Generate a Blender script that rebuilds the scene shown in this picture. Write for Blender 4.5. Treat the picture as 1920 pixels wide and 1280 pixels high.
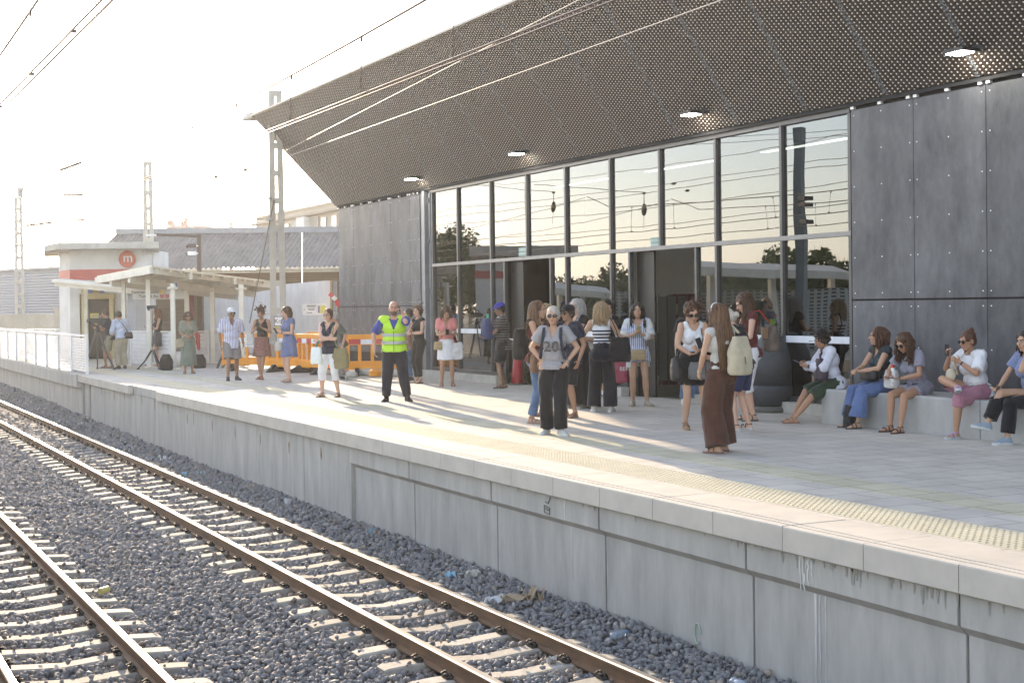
import bpy, bmesh, math, random
import numpy as np
from mathutils import Vector, Matrix, noise
random.seed(7); rng = np.random.default_rng(7)
PI = math.pi; R = math.radians
for o in list(bpy.data.objects): bpy.data.objects.remove(o)
sc = bpy.context.scene
col = sc.collection
# ------------------------------------------------------------------ camera, sky, sun, exposure
# world frame: x runs along the track (towards the right of the picture), y towards the station, z up;
# platform deck is z = 0 and the photographer stands at x = y = 0 on the opposite platform.
FPX, HCAM, ROLL, PITCH, CY = 2667.0, 1.72, 0.0125, 0.0125, 605.3366
FW2, RT2 = Vector((-0.8934, 0.4493, 0)), Vector((0.4493, 0.8934, 0))
UPZ = Vector((0, 0, 1))
fw = (FW2*math.cos(PITCH) - UPZ*math.sin(PITCH)).normalized()
up0 = (FW2*math.sin(PITCH) + UPZ*math.cos(PITCH)).normalized()
rt = (RT2*math.cos(ROLL) - up0*math.sin(ROLL)).normalized()
up = (RT2*math.sin(ROLL) + up0*math.cos(ROLL)).normalized()
cam = bpy.data.cameras.new('camera'); cam_o = bpy.data.objects.new('camera', cam); col.objects.link(cam_o)
cam.sensor_width = 36; cam.lens = 36*FPX/1920; cam.clip_start = 0.1; cam.clip_end = 3000
cam.shift_y = -(640-CY)/1920
m = Matrix.Identity(4)
for i in range(3):
    m[i][0] = rt[i]; m[i][1] = up[i]; m[i][2] = -fw[i]
m[2][3] = HCAM
cam_o.matrix_world = m
sc.camera = cam_o

SUN_EL, SUN_DIR2 = 13.6, Vector((-0.9916, 0.129, 0))
w = bpy.data.worlds.new('World'); sc.world = w; w.use_nodes = True
nt = w.node_tree; bg = nt.nodes['Background']
sky = nt.nodes.new('ShaderNodeTexSky'); sky.sky_type = 'NISHITA'; sky.sun_disc = False
sky.sun_elevation = R(SUN_EL); sky.sun_rotation = math.atan2(SUN_DIR2.x, SUN_DIR2.y) % (2*PI)
sky.dust_density = 0.8; sky.air_density = 1.1; sky.ozone_density = 1.2
hsv = nt.nodes.new('ShaderNodeHueSaturation'); hsv.inputs['Saturation'].default_value = 0.62
wb = nt.nodes.new('ShaderNodeMix'); wb.data_type = 'RGBA'; wb.blend_type = 'MULTIPLY'; wb.inputs[0].default_value = 1; wb.inputs[7].default_value = (1.0, 0.985, 1.035, 1)
nt.links.new(sky.outputs[0], hsv.inputs['Color']); nt.links.new(hsv.outputs[0], wb.inputs[6]); nt.links.new(wb.outputs[2], bg.inputs[0]); bg.inputs[1].default_value = 0.15
sun = bpy.data.lights.new('sun', 'SUN'); sun.energy = 2.8; sun.angle = R(0.6); sun.color = (1, 0.77, 0.51)
sun_o = bpy.data.objects.new('sun', sun); col.objects.link(sun_o)
sd = (SUN_DIR2*math.cos(R(SUN_EL)) + UPZ*math.sin(R(SUN_EL))).normalized()
sun_o.rotation_euler = (-sd).to_track_quat('-Z', 'Y').to_euler()
sun_o.location = (-30, 10, 30)
sc.view_settings.view_transform = 'Standard'; sc.view_settings.look = 'None'
sc.view_settings.exposure = 1.95; sc.view_settings.gamma = 1
sc.render.engine = 'CYCLES'
cy = sc.cycles; cy.max_bounces = 7; cy.diffuse_bounces = 3; cy.glossy_bounces = 3; cy.transmission_bounces = 4
cy.transparent_max_bounces = 10; cy.volume_bounces = 0; cy.caustics_reflective = False; cy.caustics_refractive = False
cy.use_denoising = True; cy.sample_clamp_indirect = 6

def at(px, py, D):
    """the point D metres straight ahead that the photo shows at pixel (px, py)"""
    d = fw + rt*((px-960)/FPX) + up*((CY-py)/FPX)
    t = D/(d.x*FW2.x + d.y*FW2.y)
    return Vector((0, 0, HCAM)) + d*t
def gat(px, py, z=0.0):
    d = fw + rt*((px-960)/FPX) + up*((CY-py)/FPX)
    return Vector((0, 0, HCAM)) + d*((z-HCAM)/d.z)

def Yx(px, yw, z=.5):
    d = fw + rt*((px-960)/FPX)+up*((CY-600)/FPX); return d.x*yw/d.y
RZ0 = math.atan2(RT2.y, RT2.x)
# ------------------------------------------------------------------ materials
MATS = {}
def mat(name, c, rough=0.6, metal=0.0, c2=None, ns=4.0, det=4.0, bump=0.0, bs=20.0, spec=0.5, stretch=None,
        emit=None, es=0.0, trans=0.0, alpha=1.0, lo=0.35, hi=0.65, coord='Object', sheen=0.0, sss=0.0, bd=0.01):
    if name in MATS: return MATS[name]
    m = bpy.data.materials.new(name); m.use_nodes = True; t = m.node_tree; b = t.nodes['Principled BSDF']
    L = t.links.new
    b.inputs['Roughness'].default_value = rough; b.inputs['Metallic'].default_value = metal
    b.inputs['Specular IOR Level'].default_value = spec
    if sheen: b.inputs['Sheen Weight'].default_value = sheen
    if sss:
        b.inputs['Subsurface Weight'].default_value = sss; b.inputs['Subsurface Radius'].default_value = (0.02, 0.008, 0.004)
    if trans: b.inputs['Transmission Weight'].default_value = trans
    if alpha < 1: b.inputs['Alpha'].default_value = alpha
    tc = t.nodes.new('ShaderNodeTexCoord'); mp = t.nodes.new('ShaderNodeMapping'); L(tc.outputs[coord], mp.inputs[0])
    if stretch: mp.inputs['Scale'].default_value = stretch
    if c2 is None: c2 = tuple(x*0.85 for x in c)
    n = t.nodes.new('ShaderNodeTexNoise'); n.inputs['Scale'].default_value = ns; n.inputs['Detail'].default_value = det
    n.inputs['Roughness'].default_value = 0.65
    L(mp.outputs[0], n.inputs['Vector'])
    cr = t.nodes.new('ShaderNodeValToRGB'); L(n.outputs[0], cr.inputs[0])
    cr.color_ramp.elements[0].position = lo; cr.color_ramp.elements[1].position = hi
    cr.color_ramp.elements[0].color = (*c2, 1); cr.color_ramp.elements[1].color = (*c, 1)
    L(cr.outputs[0], b.inputs['Base Color'])
    if bump:
        n2 = t.nodes.new('ShaderNodeTexNoise'); n2.inputs['Scale'].default_value = bs; n2.inputs['Detail'].default_value = 5
        L(mp.outputs[0], n2.inputs['Vector'])
        bp = t.nodes.new('ShaderNodeBump'); bp.inputs['Strength'].default_value = bump; bp.inputs['Distance'].default_value = bd
        L(n2.outputs[0], bp.inputs['Height']); L(bp.outputs[0], b.inputs['Normal'])
    if emit:
        b.inputs['Emission Color'].default_value = (*emit, 1); b.inputs['Emission Strength'].default_value = es
    MATS[name] = m
    return m
def cloth(name, c, c2=None, **k):
    return mat('cloth_'+name, c, rough=0.85, c2=c2 or tuple(x*0.8 for x in c), ns=6, bump=0.5, bs=9, bd=0.03, spec=0.2, sheen=0.15, **k)
def striped(name, ca, cb, axis, period, duty, zlim=None):
    """stripes woven into the cloth: axis 0 = upright stripes, 2 = hoops"""
    if name in MATS: return MATS[name]
    m = cloth(name, ca); t = m.node_tree; b = t.nodes['Principled BSDF']; L = t.links.new
    tc = t.nodes.new('ShaderNodeTexCoord'); sx = t.nodes.new('ShaderNodeSeparateXYZ'); L(tc.outputs['Object'], sx.inputs[0])
    def math_(op, a, v=None, v2=None):
        q = t.nodes.new('ShaderNodeMath'); q.operation = op
        if hasattr(a, 'links'): L(a, q.inputs[0])
        else: q.inputs[0].default_value = a
        if v is not None:
            if hasattr(v, 'links'): L(v, q.inputs[1])
            else: q.inputs[1].default_value = v
        return q.outputs[0]
    f = math_('FRACT', math_('DIVIDE', sx.outputs[axis], period)); s = math_('LESS_THAN', f, duty)
    if zlim is not None: s = math_('MULTIPLY', s, math_('LESS_THAN', sx.outputs[2], zlim))
    mx = t.nodes.new('ShaderNodeMix'); mx.data_type = 'RGBA'; L(s, mx.inputs[0])
    mx.inputs[6].default_value = (*ca, 1); mx.inputs[7].default_value = (*cb, 1)
    L(mx.outputs[2], b.inputs['Base Color']); MATS[name] = m
    return m
def printed(name, ca, cb, scale=40, thr=0.45):
    """small blotchy print"""
    if name in MATS: return MATS[name]
    m = cloth(name, ca); t = m.node_tree; b = t.nodes['Principled BSDF']; L = t.links.new
    tc = t.nodes.new('ShaderNodeTexCoord'); v = t.nodes.new('ShaderNodeTexVoronoi'); v.inputs['Scale'].default_value = scale
    L(tc.outputs['Object'], v.inputs['Vector'])
    cr = t.nodes.new('ShaderNodeValToRGB'); cr.color_ramp.interpolation = 'CONSTANT'
    cr.color_ramp.elements[0].color = (*cb, 1); cr.color_ramp.elements[1].position = thr; cr.color_ramp.elements[1].color = (*ca, 1)
    L(v.outputs['Distance'], cr.inputs[0]); L(cr.outputs[0], b.inputs['Base Color']); MATS[name] = m
    return m

M = {}
M['steel_dark'] = mat('dark_steel', (0.045, 0.045, 0.05), 0.45, 0.3)
M['steel_grey'] = mat('grey_steel', (0.25, 0.26, 0.28), 0.5, 0.4)
M['white_paint'] = mat('white_paint', (0.80, 0.80, 0.80), 0.5, c2=(0.70, 0.70, 0.69), ns=3)
M['cream_paint'] = mat('cream_paint', (0.78, 0.74, 0.64), 0.5, c2=(0.66, 0.62, 0.53), ns=2)
M['conc_white'] = mat('pale_concrete', (0.50, 0.47, 0.42), 0.85, c2=(0.38, 0.36, 0.32), ns=3, bump=0.3, bs=30)
M['black'] = mat('black_plastic', (0.02, 0.02, 0.022), 0.5)
M['rubber'] = mat('black_rubber', (0.03, 0.028, 0.027), 0.75, bump=0.3)
M['red'] = mat('red_film', (0.55, 0.04, 0.04), 0.45)
M['white'] = mat('white_film', (0.82, 0.82, 0.82), 0.45)
M['orange'] = mat('orange_plastic', (0.90, 0.36, 0.02), 0.42, c2=(0.80, 0.30, 0.02), ns=5, sss=0.0)
M['dark_screen'] = mat('phone_screen', (0.015, 0.016, 0.02), 0.15)

# ------------------------------------------------------------------ mesh helpers
class MB:
    def __init__(s): s.v = []; s.f = []; s.mi = []; s.cur = 0
    def add(s, vs, fs):
        b = len(s.v); s.v += [tuple(v) for v in vs]; s.f += [tuple(b+i for i in f) for f in fs]; s.mi += [s.cur]*len(fs)
        return s
    def box(s, c, d, rot=None):
        x, y, z = d[0]/2, d[1]/2, d[2]/2
        vs = [Vector(p) for p in ((-x,-y,-z),(x,-y,-z),(x,y,-z),(-x,y,-z),(-x,-y,z),(x,-y,z),(x,y,z),(-x,y,z))]
        if rot is not None: vs = [rot @ v for v in vs]
        c = Vector(c)
        return s.add([v+c for v in vs], [(3,2,1,0),(4,5,6,7),(0,1,5,4),(1,2,6,5),(2,3,7,6),(3,0,4,7)])
    def bb(s, x0, x1, y0, y1, z0, z1): return s.box(((x0+x1)/2, (y0+y1)/2, (z0+z1)/2), (abs(x1-x0), abs(y1-y0), abs(z1-z0)))
    def bar(s, a, b, wd, ht=None, upv=UPZ):
        a, b = Vector(a), Vector(b); d = b-a; L = d.length
        if L < 1e-6: return s
        d.normalize(); x = d.cross(upv)
        if x.length < 1e-4: x = Vector((1,0,0))
        x.normalize(); z = x.cross(d)
        return s.box((a+b)/2, (wd, L, ht or wd), Matrix((x, d, z)).transposed())
    def rings(s, rs, cap=True, close=True):
        n = len(rs[0]); vs = [p for r in rs for p in r]; fs = []
        for i in range(len(rs)-1):
            for j in range(n if close else n-1):
                k = (j+1) % n
                fs.append((i*n+j, i*n+k, (i+1)*n+k, (i+1)*n+j))
        if cap: fs.append(tuple(range(n-1, -1, -1))); fs.append(tuple((len(rs)-1)*n+j for j in range(n)))
        return s.add(vs, fs)
    def tube(s, pts, r, n=8, cap=True):
        pts = [Vector(p) for p in pts]; rs = []
        rr = r if isinstance(r, (list, tuple)) else [r]*len(pts)
        px = None
        for i, p in enumerate(pts):
            d = (pts[min(i+1, len(pts)-1)]-pts[max(i-1, 0)])
            if d.length < 1e-9: d = Vector((0,0,1))
            d.normalize()
            x = d.cross(UPZ) if px is None else px - d*px.dot(d)
            if x.length < 1e-3: x = d.cross(Vector((1,0,0)))
            x.normalize(); px = x; y = d.cross(x)
            rs.append([p + x*math.cos(a*2*PI/n)*rr[i] + y*math.sin(a*2*PI/n)*rr[i] for a in range(n)])
        return s.rings(rs, cap)
    def lathe(s, c, prof, n=16, ax=None):
        c = Vector(c); rs = []
        for r, z in prof: rs.append([c+Vector((r*math.cos(2*PI*j/n), r*math.sin(2*PI*j/n), z)) for j in range(n)])
        return s.rings(rs)
    def ell(s, c, r, rot=None, n=12, k=8):
        c = Vector(c); vs = []; fs = []
        for i in range(1, k):
            th = PI*i/k
            for j in range(n):
                v = Vector((r[0]*math.sin(th)*math.cos(2*PI*j/n), r[1]*math.sin(th)*math.sin(2*PI*j/n), -r[2]*math.cos(th)))
                vs.append(c + (rot @ v if rot is not None else v))
        lo = Vector((0,0,-r[2])); hi = Vector((0,0,r[2]))
        vs += [c + (rot @ lo if rot is not None else lo), c + (rot @ hi if rot is not None else hi)]
        for i in range(k-2):
            for j in range(n): q = (j+1) % n; fs.append((i*n+j, i*n+q, (i+1)*n+q, (i+1)*n+j))
        a, b = len(vs)-2, len(vs)-1
        for j in range(n): q = (j+1) % n; fs.append((a, q, j)); fs.append((b, (k-2)*n+j, (k-2)*n+q))
        return s.add(vs, fs)
    def cap(s, a, b, ra, rb, n=10):
        """tapered capsule"""
        a, b = Vector(a), Vector(b); d = b-a; L = d.length
        if L < 1e-5: return s.ell(a, (ra, ra, ra))
        d.normalize(); x = d.orthogonal().normalized(); y = d.cross(x)
        prof = [(-0.95, 0.31), (-0.7, 0.71), (-0.35, 0.94), (0, 1)]
        rs = []
        for o, q in prof: rs.append((a + d*o*ra, q*ra))
        for o, q in reversed(prof): rs.append((b - d*o*rb, q*rb))
        return s.rings([[p + x*math.cos(2*PI*j/n)*r_ + y*math.sin(2*PI*j/n)*r_ for j in range(n)] for p, r_ in rs])
    def build(s, name, mats, parent=None, smooth=False, bevel=0.0):
        me = bpy.data.meshes.new(name); me.from_pydata(s.v, [], s.f)
        o = bpy.data.objects.new(name, me); col.objects.link(o)
        for mm in (mats if isinstance(mats, (list, tuple)) else [mats]): me.materials.append(mm)
        if any(s.mi): me.polygons.foreach_set('material_index', s.mi)
        if smooth: me.polygons.foreach_set('use_smooth', [True]*len(me.polygons))
        if bevel:
            b = o.modifiers.new('bevel', 'BEVEL'); b.width = bevel; b.segments = 2; b.limit_method = 'ANGLE'; b.harden_normals = False
        if parent is not None: o.parent = parent
        me.update()
        return o
def tag(o, label=None, cat=None, group=None, kind=None):
    if label: o['label'] = label
    if cat: o['category'] = cat
    if group: o['group'] = group
    if kind: o['kind'] = kind
    return o
def thing(name, label, cat, loc=(0,0,0), rz=0.0, group=None):
    o = bpy.data.objects.new(name, None); col.objects.link(o); o.location = loc; o.rotation_euler = (0, 0, rz)
    o.empty_display_size = 0.2
    return tag(o, label, cat, group)
def struct(name, mb, mt, label=None, **k):
    o = mb.build(name, mt, None, **k); o['kind'] = 'structure'
    if label: o['label'] = label
    return o
def sphere_mesh_text(body, size, loc, rotm, mt, parent, name, extrude=0.002, align='CENTER', sx=1.0):
    cu = bpy.data.curves.new(name, 'FONT'); cu.body = body; cu.size = size; cu.extrude = extrude; cu.align_x = align; cu.align_y = 'CENTER'
    o = bpy.data.objects.new(name, cu); col.objects.link(o)
    dg = bpy.context.evaluated_depsgraph_get(); me = bpy.data.meshes.new_from_object(o.evaluated_get(dg))
    bpy.data.objects.remove(o); me.name = name
    me.transform(Matrix.Translation(loc) @ rotm.to_4x4() @ Matrix.Diagonal((sx, 1, 1, 1)))
    me.materials.clear(); me.materials.append(mt)
    o = bpy.data.objects.new(name, me); col.objects.link(o); o.parent = parent
    return o
text = sphere_mesh_text
ROT_STREET = Matrix(((1,0,0),(0,0,-1),(0,1,0)))          # text standing upright, facing -y (towards the tracks)
def facing(nrm):
    """rotation that stands text upright and turns its face along the horizontal vector nrm"""
    nrm = Vector((nrm[0], nrm[1], 0)).normalized(); x = UPZ.cross(nrm)
    return Matrix((x, UPZ, nrm)).transposed()
# ------------------------------------------------------------------ ground, platform, tracks
def brick_mat(name, c, c2, mort, bw, rh, size=0.006, swap=True, rough=0.8, off=0.5):
    m = bpy.data.materials.new(name); m.use_nodes = True; t = m.node_tree; b = t.nodes['Principled BSDF']; L = t.links.new
    tc = t.nodes.new('ShaderNodeTexCoord'); sx = t.nodes.new('ShaderNodeSeparateXYZ'); cx = t.nodes.new('ShaderNodeCombineXYZ')
    L(tc.outputs['Object'], sx.inputs[0])
    if swap: L(sx.outputs[1], cx.inputs[0]); L(sx.outputs[0], cx.inputs[1])
    else: L(sx.outputs[0], cx.inputs[0]); L(sx.outputs[2], cx.inputs[1])
    br = t.nodes.new('ShaderNodeTexBrick'); L(cx.outputs[0], br.inputs['Vector']); br.offset = off
    br.inputs['Scale'].default_value = 1; br.inputs['Brick Width'].default_value = bw; br.inputs['Row Height'].default_value = rh
    br.inputs['Mortar Size'].default_value = size; br.inputs['Mortar Smooth'].default_value = 0.3; br.inputs['Bias'].default_value = -0.2
    br.inputs['Color1'].default_value = (*c, 1); br.inputs['Color2'].default_value = (*c2, 1); br.inputs['Mortar'].default_value = (*mort, 1)
    n = t.nodes.new('ShaderNodeTexNoise'); n.inputs['Scale'].default_value = 1.3; n.inputs['Detail'].default_value = 9; n.inputs['Roughness'].default_value = 0.7
    L(tc.outputs['Object'], n.inputs['Vector'])
    cr = t.nodes.new('ShaderNodeValToRGB'); L(n.outputs[0], cr.inputs[0])
    cr.color_ramp.elements[0].position = 0.3; cr.color_ramp.elements[0].color = (0.74, 0.73, 0.71, 1)
    cr.color_ramp.elements[1].position = 0.62; cr.color_ramp.elements[1].color = (1, 1, 1, 1)
    mx = t.nodes.new('ShaderNodeMix'); mx.data_type = 'RGBA'; mx.blend_type = 'MULTIPLY'; mx.inputs[0].default_value = 1
    L(br.outputs['Color'], mx.inputs[6]); L(cr.outputs[0], mx.inputs[7])
    vo = t.nodes.new('ShaderNodeTexVoronoi'); vo.inputs['Scale'].default_value = 1.9; L(tc.outputs['Object'], vo.inputs['Vector'])
    gt = t.nodes.new('ShaderNodeMath'); gt.operation = 'LESS_THAN'; gt.inputs[1].default_value = 0.035; L(vo.outputs['Distance'], gt.inputs[0])
    mg = t.nodes.new('ShaderNodeMix'); mg.data_type = 'RGBA'; gs = t.nodes.new('ShaderNodeMath'); gs.operation = 'MULTIPLY'; gs.inputs[1].default_value = 0.55; L(gt.outputs[0], gs.inputs[0])
    L(gs.outputs[0], mg.inputs[0]); L(mx.outputs[2], mg.inputs[6]); mg.inputs[7].default_value = (.12, .115, .11, 1); L(mg.outputs[2], b.inputs['Base Color'])
    b.inputs['Roughness'].default_value = rough
    bp = t.nodes.new('ShaderNodeBump'); bp.inputs['Strength'].default_value = 0.5; bp.inputs['Distance'].default_value = 0.004; bp.invert = True
    L(br.outputs['Fac'], bp.inputs['Height']); L(bp.outputs[0], b.inputs['Normal'])
    return m
paving = brick_mat('paving_slabs', (0.56, 0.525, 0.47), (0.49, 0.46, 0.42), (0.17, 0.16, 0.15), 0.6, 0.4)
strip_m = brick_mat('yellow_strip', (0.52, 0.49, 0.37), (0.505, 0.475, 0.36), (0.14, 0.13, 0.1), 0.6, 0.4)
edge_m = mat('coping_concrete', (0.52, 0.48, 0.42), 0.8, c2=(0.43, 0.40, 0.355), ns=2.5, det=8, bump=0.15, bs=60)
wall_m = mat('wall_concrete', (0.47, 0.45, 0.415), 0.85, c2=(0.30, 0.29, 0.27), ns=2.2, det=9, bump=0.25, bs=14, stretch=(1.6, 1.6, 0.35), lo=0.3, hi=0.7)
joint_m = mat('joint_filler', (0.16, 0.155, 0.15), 0.9)
dirt_m = mat('dirt', (0.22, 0.17, 0.12), 0.95, c2=(0.15, 0.12, 0.08), ns=0.6, det=8)
tact_m = mat('tactile_slab', (0.56, 0.50, 0.36), 0.75, c2=(0.48, 0.43, 0.31), ns=3)
YE = 6.735
g = MB(); g.bb(-700, 400, -500, 6.9, -1.9, -1.62); struct('ground', g, dirt_m)
g = MB(); g.bb(-700, 400, 15.2, 600, -0.5, -0.06); g.bb(-700, -58.0, 6.9, 15.2, -0.5, -0.06)
struct('terrace_ground', g, dirt_m)
# deck with the paving, warning strip and edge slabs laid as sheets
g = MB(); g.bb(-58, 30, 7.36, 15.2, -0.6, 0.0); struct('platform_deck', g, paving)
g = MB(); g.bb(-58, 30, 7.43, 8.02, 0.0, 0.004); struct('tactile_strip', g, tact_m)
g = MB(); g.bb(-58, 30, 8.62, 9.14, 0.0, 0.004); struct('guide_strip', g, strip_m)
g = MB()
ix = np.arange(-34, 2, 0.066)
for i, x in enumerate(ix):
    for j in range(8):
        y = 7.47 + j*0.0725; a = 0.021
        g.add([(x-a*1.2, y-a*.8, .004), (x+a*1.2, y-a*.8, .004), (x+a*1.2, y+a*.8, .004), (x-a*1.2, y+a*.8, .004),
               (x-a*.8, y-a*.5, .011), (x+a*.8, y-a*.5, .011), (x+a*.8, y+a*.5, .011), (x-a*.8, y+a*.5, .011)],
              [(4,5,6,7),(0,1,5,4),(1,2,6,5),(2,3,7,6),(3,0,4,7)])
struct('tactile_bumps', g, tact_m)
# coping blocks, each a slab with two drip grooves
prof = [(YE+.012, -.2), (YE, -.19), (YE, -.014), (YE+.004, -.004), (YE+.014, 0), (YE+.075, 0), (YE+.077, -.011), (YE+.097, -.011), (YE+.099, 0),
        (YE+.155, 0), (YE+.157, -.011), (YE+.177, -.011), (YE+.179, 0), (7.36, 0), (7.36, -.2)]
def coping(mb, x0, x1, dz=0.0, zb=-.2, dy=0.0):
    pr = [(y+(dy if y < 7.3 else 0), (z+dz) if z > -.1 else (zb if z < -.195 else zb+.01)) for y, z in prof]
    mb.rings([[(x0, y, z) for y, z in pr], [(x1, y, z) for y, z in pr]])
g = MB(); x = -7.89+.928*9; random.seed(3)
while x > -58:
    x0 = x-.928
    if x0 > -33.5 and x < -29.6: pass
    elif x < -39.2: pass
    else: coping(g, x0+.004, x-.004, random.uniform(-.002, .002))
    x = x0
struct('platform_edge', g, edge_m)
g = MB(); coping(g, -39.5, -58, -.002, -.36, -.03); coping(g, -29.62, -33.45, -.002, -.2, .10); struct('platform_edge_old', g, wall_m)
g = MB(); g.bb(-58, 30, 6.99, 7.3, -1.7, -.21)
struct('platform_core', g, joint_m)
g = MB()
def wpanel(x0, x1, rec=True):
    if rec: pr = [(6.98, -.202), (6.81, -.202), (6.81, -.43), (6.885, -.495), (6.885, -1.65), (6.98, -1.65)]
    else: pr = [(6.98, -.202), (6.83, -.202), (6.83, -1.65), (6.98, -1.65)]
    g.rings([[(x0, y, z) for y, z in pr], [(x1, y, z) for y, z in pr]])
js = [-18.6] + [-16.46+2.355*i for i in range(14)]
for a, b in zip(js[:-1], js[1:]): wpanel(a+.015 if a != -18.6 else a, b-.015)
js = [-18.6-2.05] + [-20.65-2.49*(i+1) for i in range(7)]
wpanel(-18.6, -20.64, False)
for a, b in zip(js[:-1], js[1:]): wpanel(a-.008, b+.008, False)
wpanel(-38.3, -38.9, False); wpanel(-39.3, -42.8, False); wpanel(-42.82, -47.0, False); wpanel(-47.02, -52.5, False); wpanel(-52.5, -58, False)
struct('platform_wall', g, wall_m)
# lime runs, rusty anchor holes and scribbles on the wall
lime = mat('lime_run', (0.60, 0.59, 0.56), 0.8, c2=(0.42, 0.41, 0.40), ns=12, stretch=(3, 3, .5), lo=.3, hi=.6)
rust = mat('rust_stain', (0.16, 0.09, 0.04), 0.9, c2=(0.30, 0.23, 0.15), ns=25)
moss = mat('dark_run', (0.24, 0.23, 0.20), 0.9, c2=(0.32, 0.31, 0.28), ns=20)
def run(mb, x, y, z0, z1, w, wob=.01, n=7):
    L = []; Rr = []
    for i in range(n):
        f = i/(n-1); z = z0+(z1-z0)*f; ww = w*(1-.75*f)*random.uniform(.6, 1.2); c = x+random.uniform(-wob, wob)
        L.append((c-ww/2, y, z)); Rr.append((c+ww/2, y, z))
    mb.add(L+Rr, [(i, n+i, n+i+1, i+1) for i in range(n-1)])
g = MB()
for dx, w, z1 in ((-.10, .03, -.47), (-.05, .055, -.47), (.0, .03, -.43), (.05, .03, -.4)): run(g, -8.60+dx, 6.807, -.215, z1, w)
for dx, w in ((-.06, .03), (-.01, .02), (.06, .016)): run(g, -8.55+dx, 6.882, -.5, -1.3, w, .006, 9)
run(g, -11.72+.0, 6.882, -.5, -1.25, .012, .003, 9); run(g, -12.42, 6.806, -.21, -.43, .03); run(g, -12.42, 6.882, -.5, -1.2, .018, .004)
struct('lime_streaks', g, lime)
g = MB()
for i in range(60):
    x = random.choice((random.uniform(-9.6, -6.3), random.uniform(-12, -7), random.uniform(-20, -8)))
    run(g, x, 6.806 if x > -18.6 else 6.827, -.205, -.205-random.uniform(.02, .12)*(1.3 if x > -9 else .6), random.uniform(.012, .05), .004, 4)
struct('dark_streaks', g, moss)
g = MB()
for px, py in ((351, 785), (363, 786), (398, 798), (441, 811), (488, 823), (542, 838), (602, 851), (250, 735), (233, 741), (214, 740), (266, 750), (290, 758), (315, 765), (108, 718), (74, 716), (190, 727)):
    d = fw + rt*((px-960)/FPX)+up*((CY-py)/FPX); t = 6.826/d.y; p = Vector((0,0,HCAM))+d*t
    n = 9; r0 = .07 if px > 330 else .085; ph = random.random()*6
    g.add([(p.x, 6.826, p.z)]+[(p.x+math.cos(a*2*PI/n)*r0*.45*random.uniform(.6, 1.2), 6.826, p.z+math.sin(a*2*PI/n)*r0*1.6*random.uniform(.7, 1.25)) for a in range(n)], [(0, a+1, (a+1) % n+1) for a in range(n)])
struct('rusty_anchor_holes', g, rust)
g = MB(); mk = lambda pts: g.tube(pts, .004, 4)
bx = lambda u, v: (-12.85+u, 6.804, -.33+v)
mk([bx(0,0), bx(.12,-.015), bx(.12,-.08), bx(0,-.07), bx(0,0)]); mk([bx(.02,-.03), bx(.05,-.025), bx(.08,-.045), bx(.1,-.03)]); mk([bx(.02,.04), bx(.09,.03), bx(.14,.1)])
struct('pen_marks', g, mat('black_marker', (.03,.03,.035), .6))
g = MB(); g.tube([(-10.2+.045*math.cos(a*.5), 6.878, -1.12+.09*math.sin(a*.5)) for a in range(12)], .006, 4)
struct('chalk_ring', g, mat('pale_green_chalk', (.40,.55,.42), .9))
# plinth under the station, along the facade
g = MB(); g.bb(-38.6, -27.9, 13.62, 13.8, 0, .17); g.bb(-25.7, -22.62, 13.62, 13.8, 0, .17); g.bb(-20.4, -16.36, 13.62, 13.8, 0, .17)
struct('facade_plinth', g, M['conc_white'], bevel=.01)
# opposite platform under the photographer (only ever seen in the glass)
g = MB(); g.bb(-58, 30, -9, .42, -1.6, 0); struct('opposite_platform', g, paving)

# ---- ballast
def zb(x, y):
    z = -1.272 + 0.0*x
    w_ = np.clip((y-5.95)/.85, 0, 1)
    z = z + w_*(0.05 + np.clip((-x-28)/24, 0, 1)*.26)
    z = z - np.clip((.75-y)/.5, 0, 1)*.1
    return z + .018*np.sin(x*1.7+y*2.1)*np.cos(y*2.7-x*.6)*((y > 2.9) & (y < 4.2) | (y > 6.1))
ball_u = mat('ballast_bed', (0.15, 0.155, 0.17), 0.95, c2=(0.06, 0.062, 0.07), ns=28, det=3, bump=1.0, bs=26, bd=.03)
ball_m = bpy.data.materials.new('ballast_stone'); ball_m.use_nodes = True
_t = ball_m.node_tree; _b = _t.nodes['Principled BSDF']; _b.inputs['Roughness'].default_value = .8
_gn = _t.nodes.new('ShaderNodeNewGeometry'); _cr = _t.nodes.new('ShaderNodeValToRGB'); _t.links.new(_gn.outputs['Random Per Island'], _cr.inputs[0])
_cr.color_ramp.elements[0].color = (0.15, 0.149, 0.15, 1); _cr.color_ramp.elements[1].color = (0.38, 0.375, 0.36, 1)
_e = _cr.color_ramp.elements.new(.90); _e.color = (0.215, 0.212, 0.22, 1); _e = _cr.color_ramp.elements.new(.95); _e.color = (0.27, 0.22, 0.17, 1)
_po = _t.nodes.new('ShaderNodeSeparateXYZ'); _t.links.new(_gn.outputs['Position'], _po.inputs[0])
_nn = _t.nodes.new('ShaderNodeTexNoise'); _nn.inputs['Scale'].default_value = 1.2; _t.links.new(_gn.outputs['Position'], _nn.inputs['Vector'])
def _m(op, a, b):
    q = _t.nodes.new('ShaderNodeMath'); q.operation = op
    for i, v in enumerate((a, b)):
        if hasattr(v, 'links'): _t.links.new(v, q.inputs[i])
        else: q.inputs[i].default_value = v
    return q.outputs[0]
_d = None
for _c in (5.19, 1.965):
    for _r in (-.535, .535):
        _q = _m('ABSOLUTE', _m('SUBTRACT', _po.outputs[1], _c+_r), 0); _d = _q if _d is None else _m('MINIMUM', _d, _q)
_rf = _m('MULTIPLY', _m('GREATER_THAN', _nn.outputs[0], .42), _m('MAXIMUM', _m('SUBTRACT', .85, _m('MULTIPLY', _d, 2.4)), 0))
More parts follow.
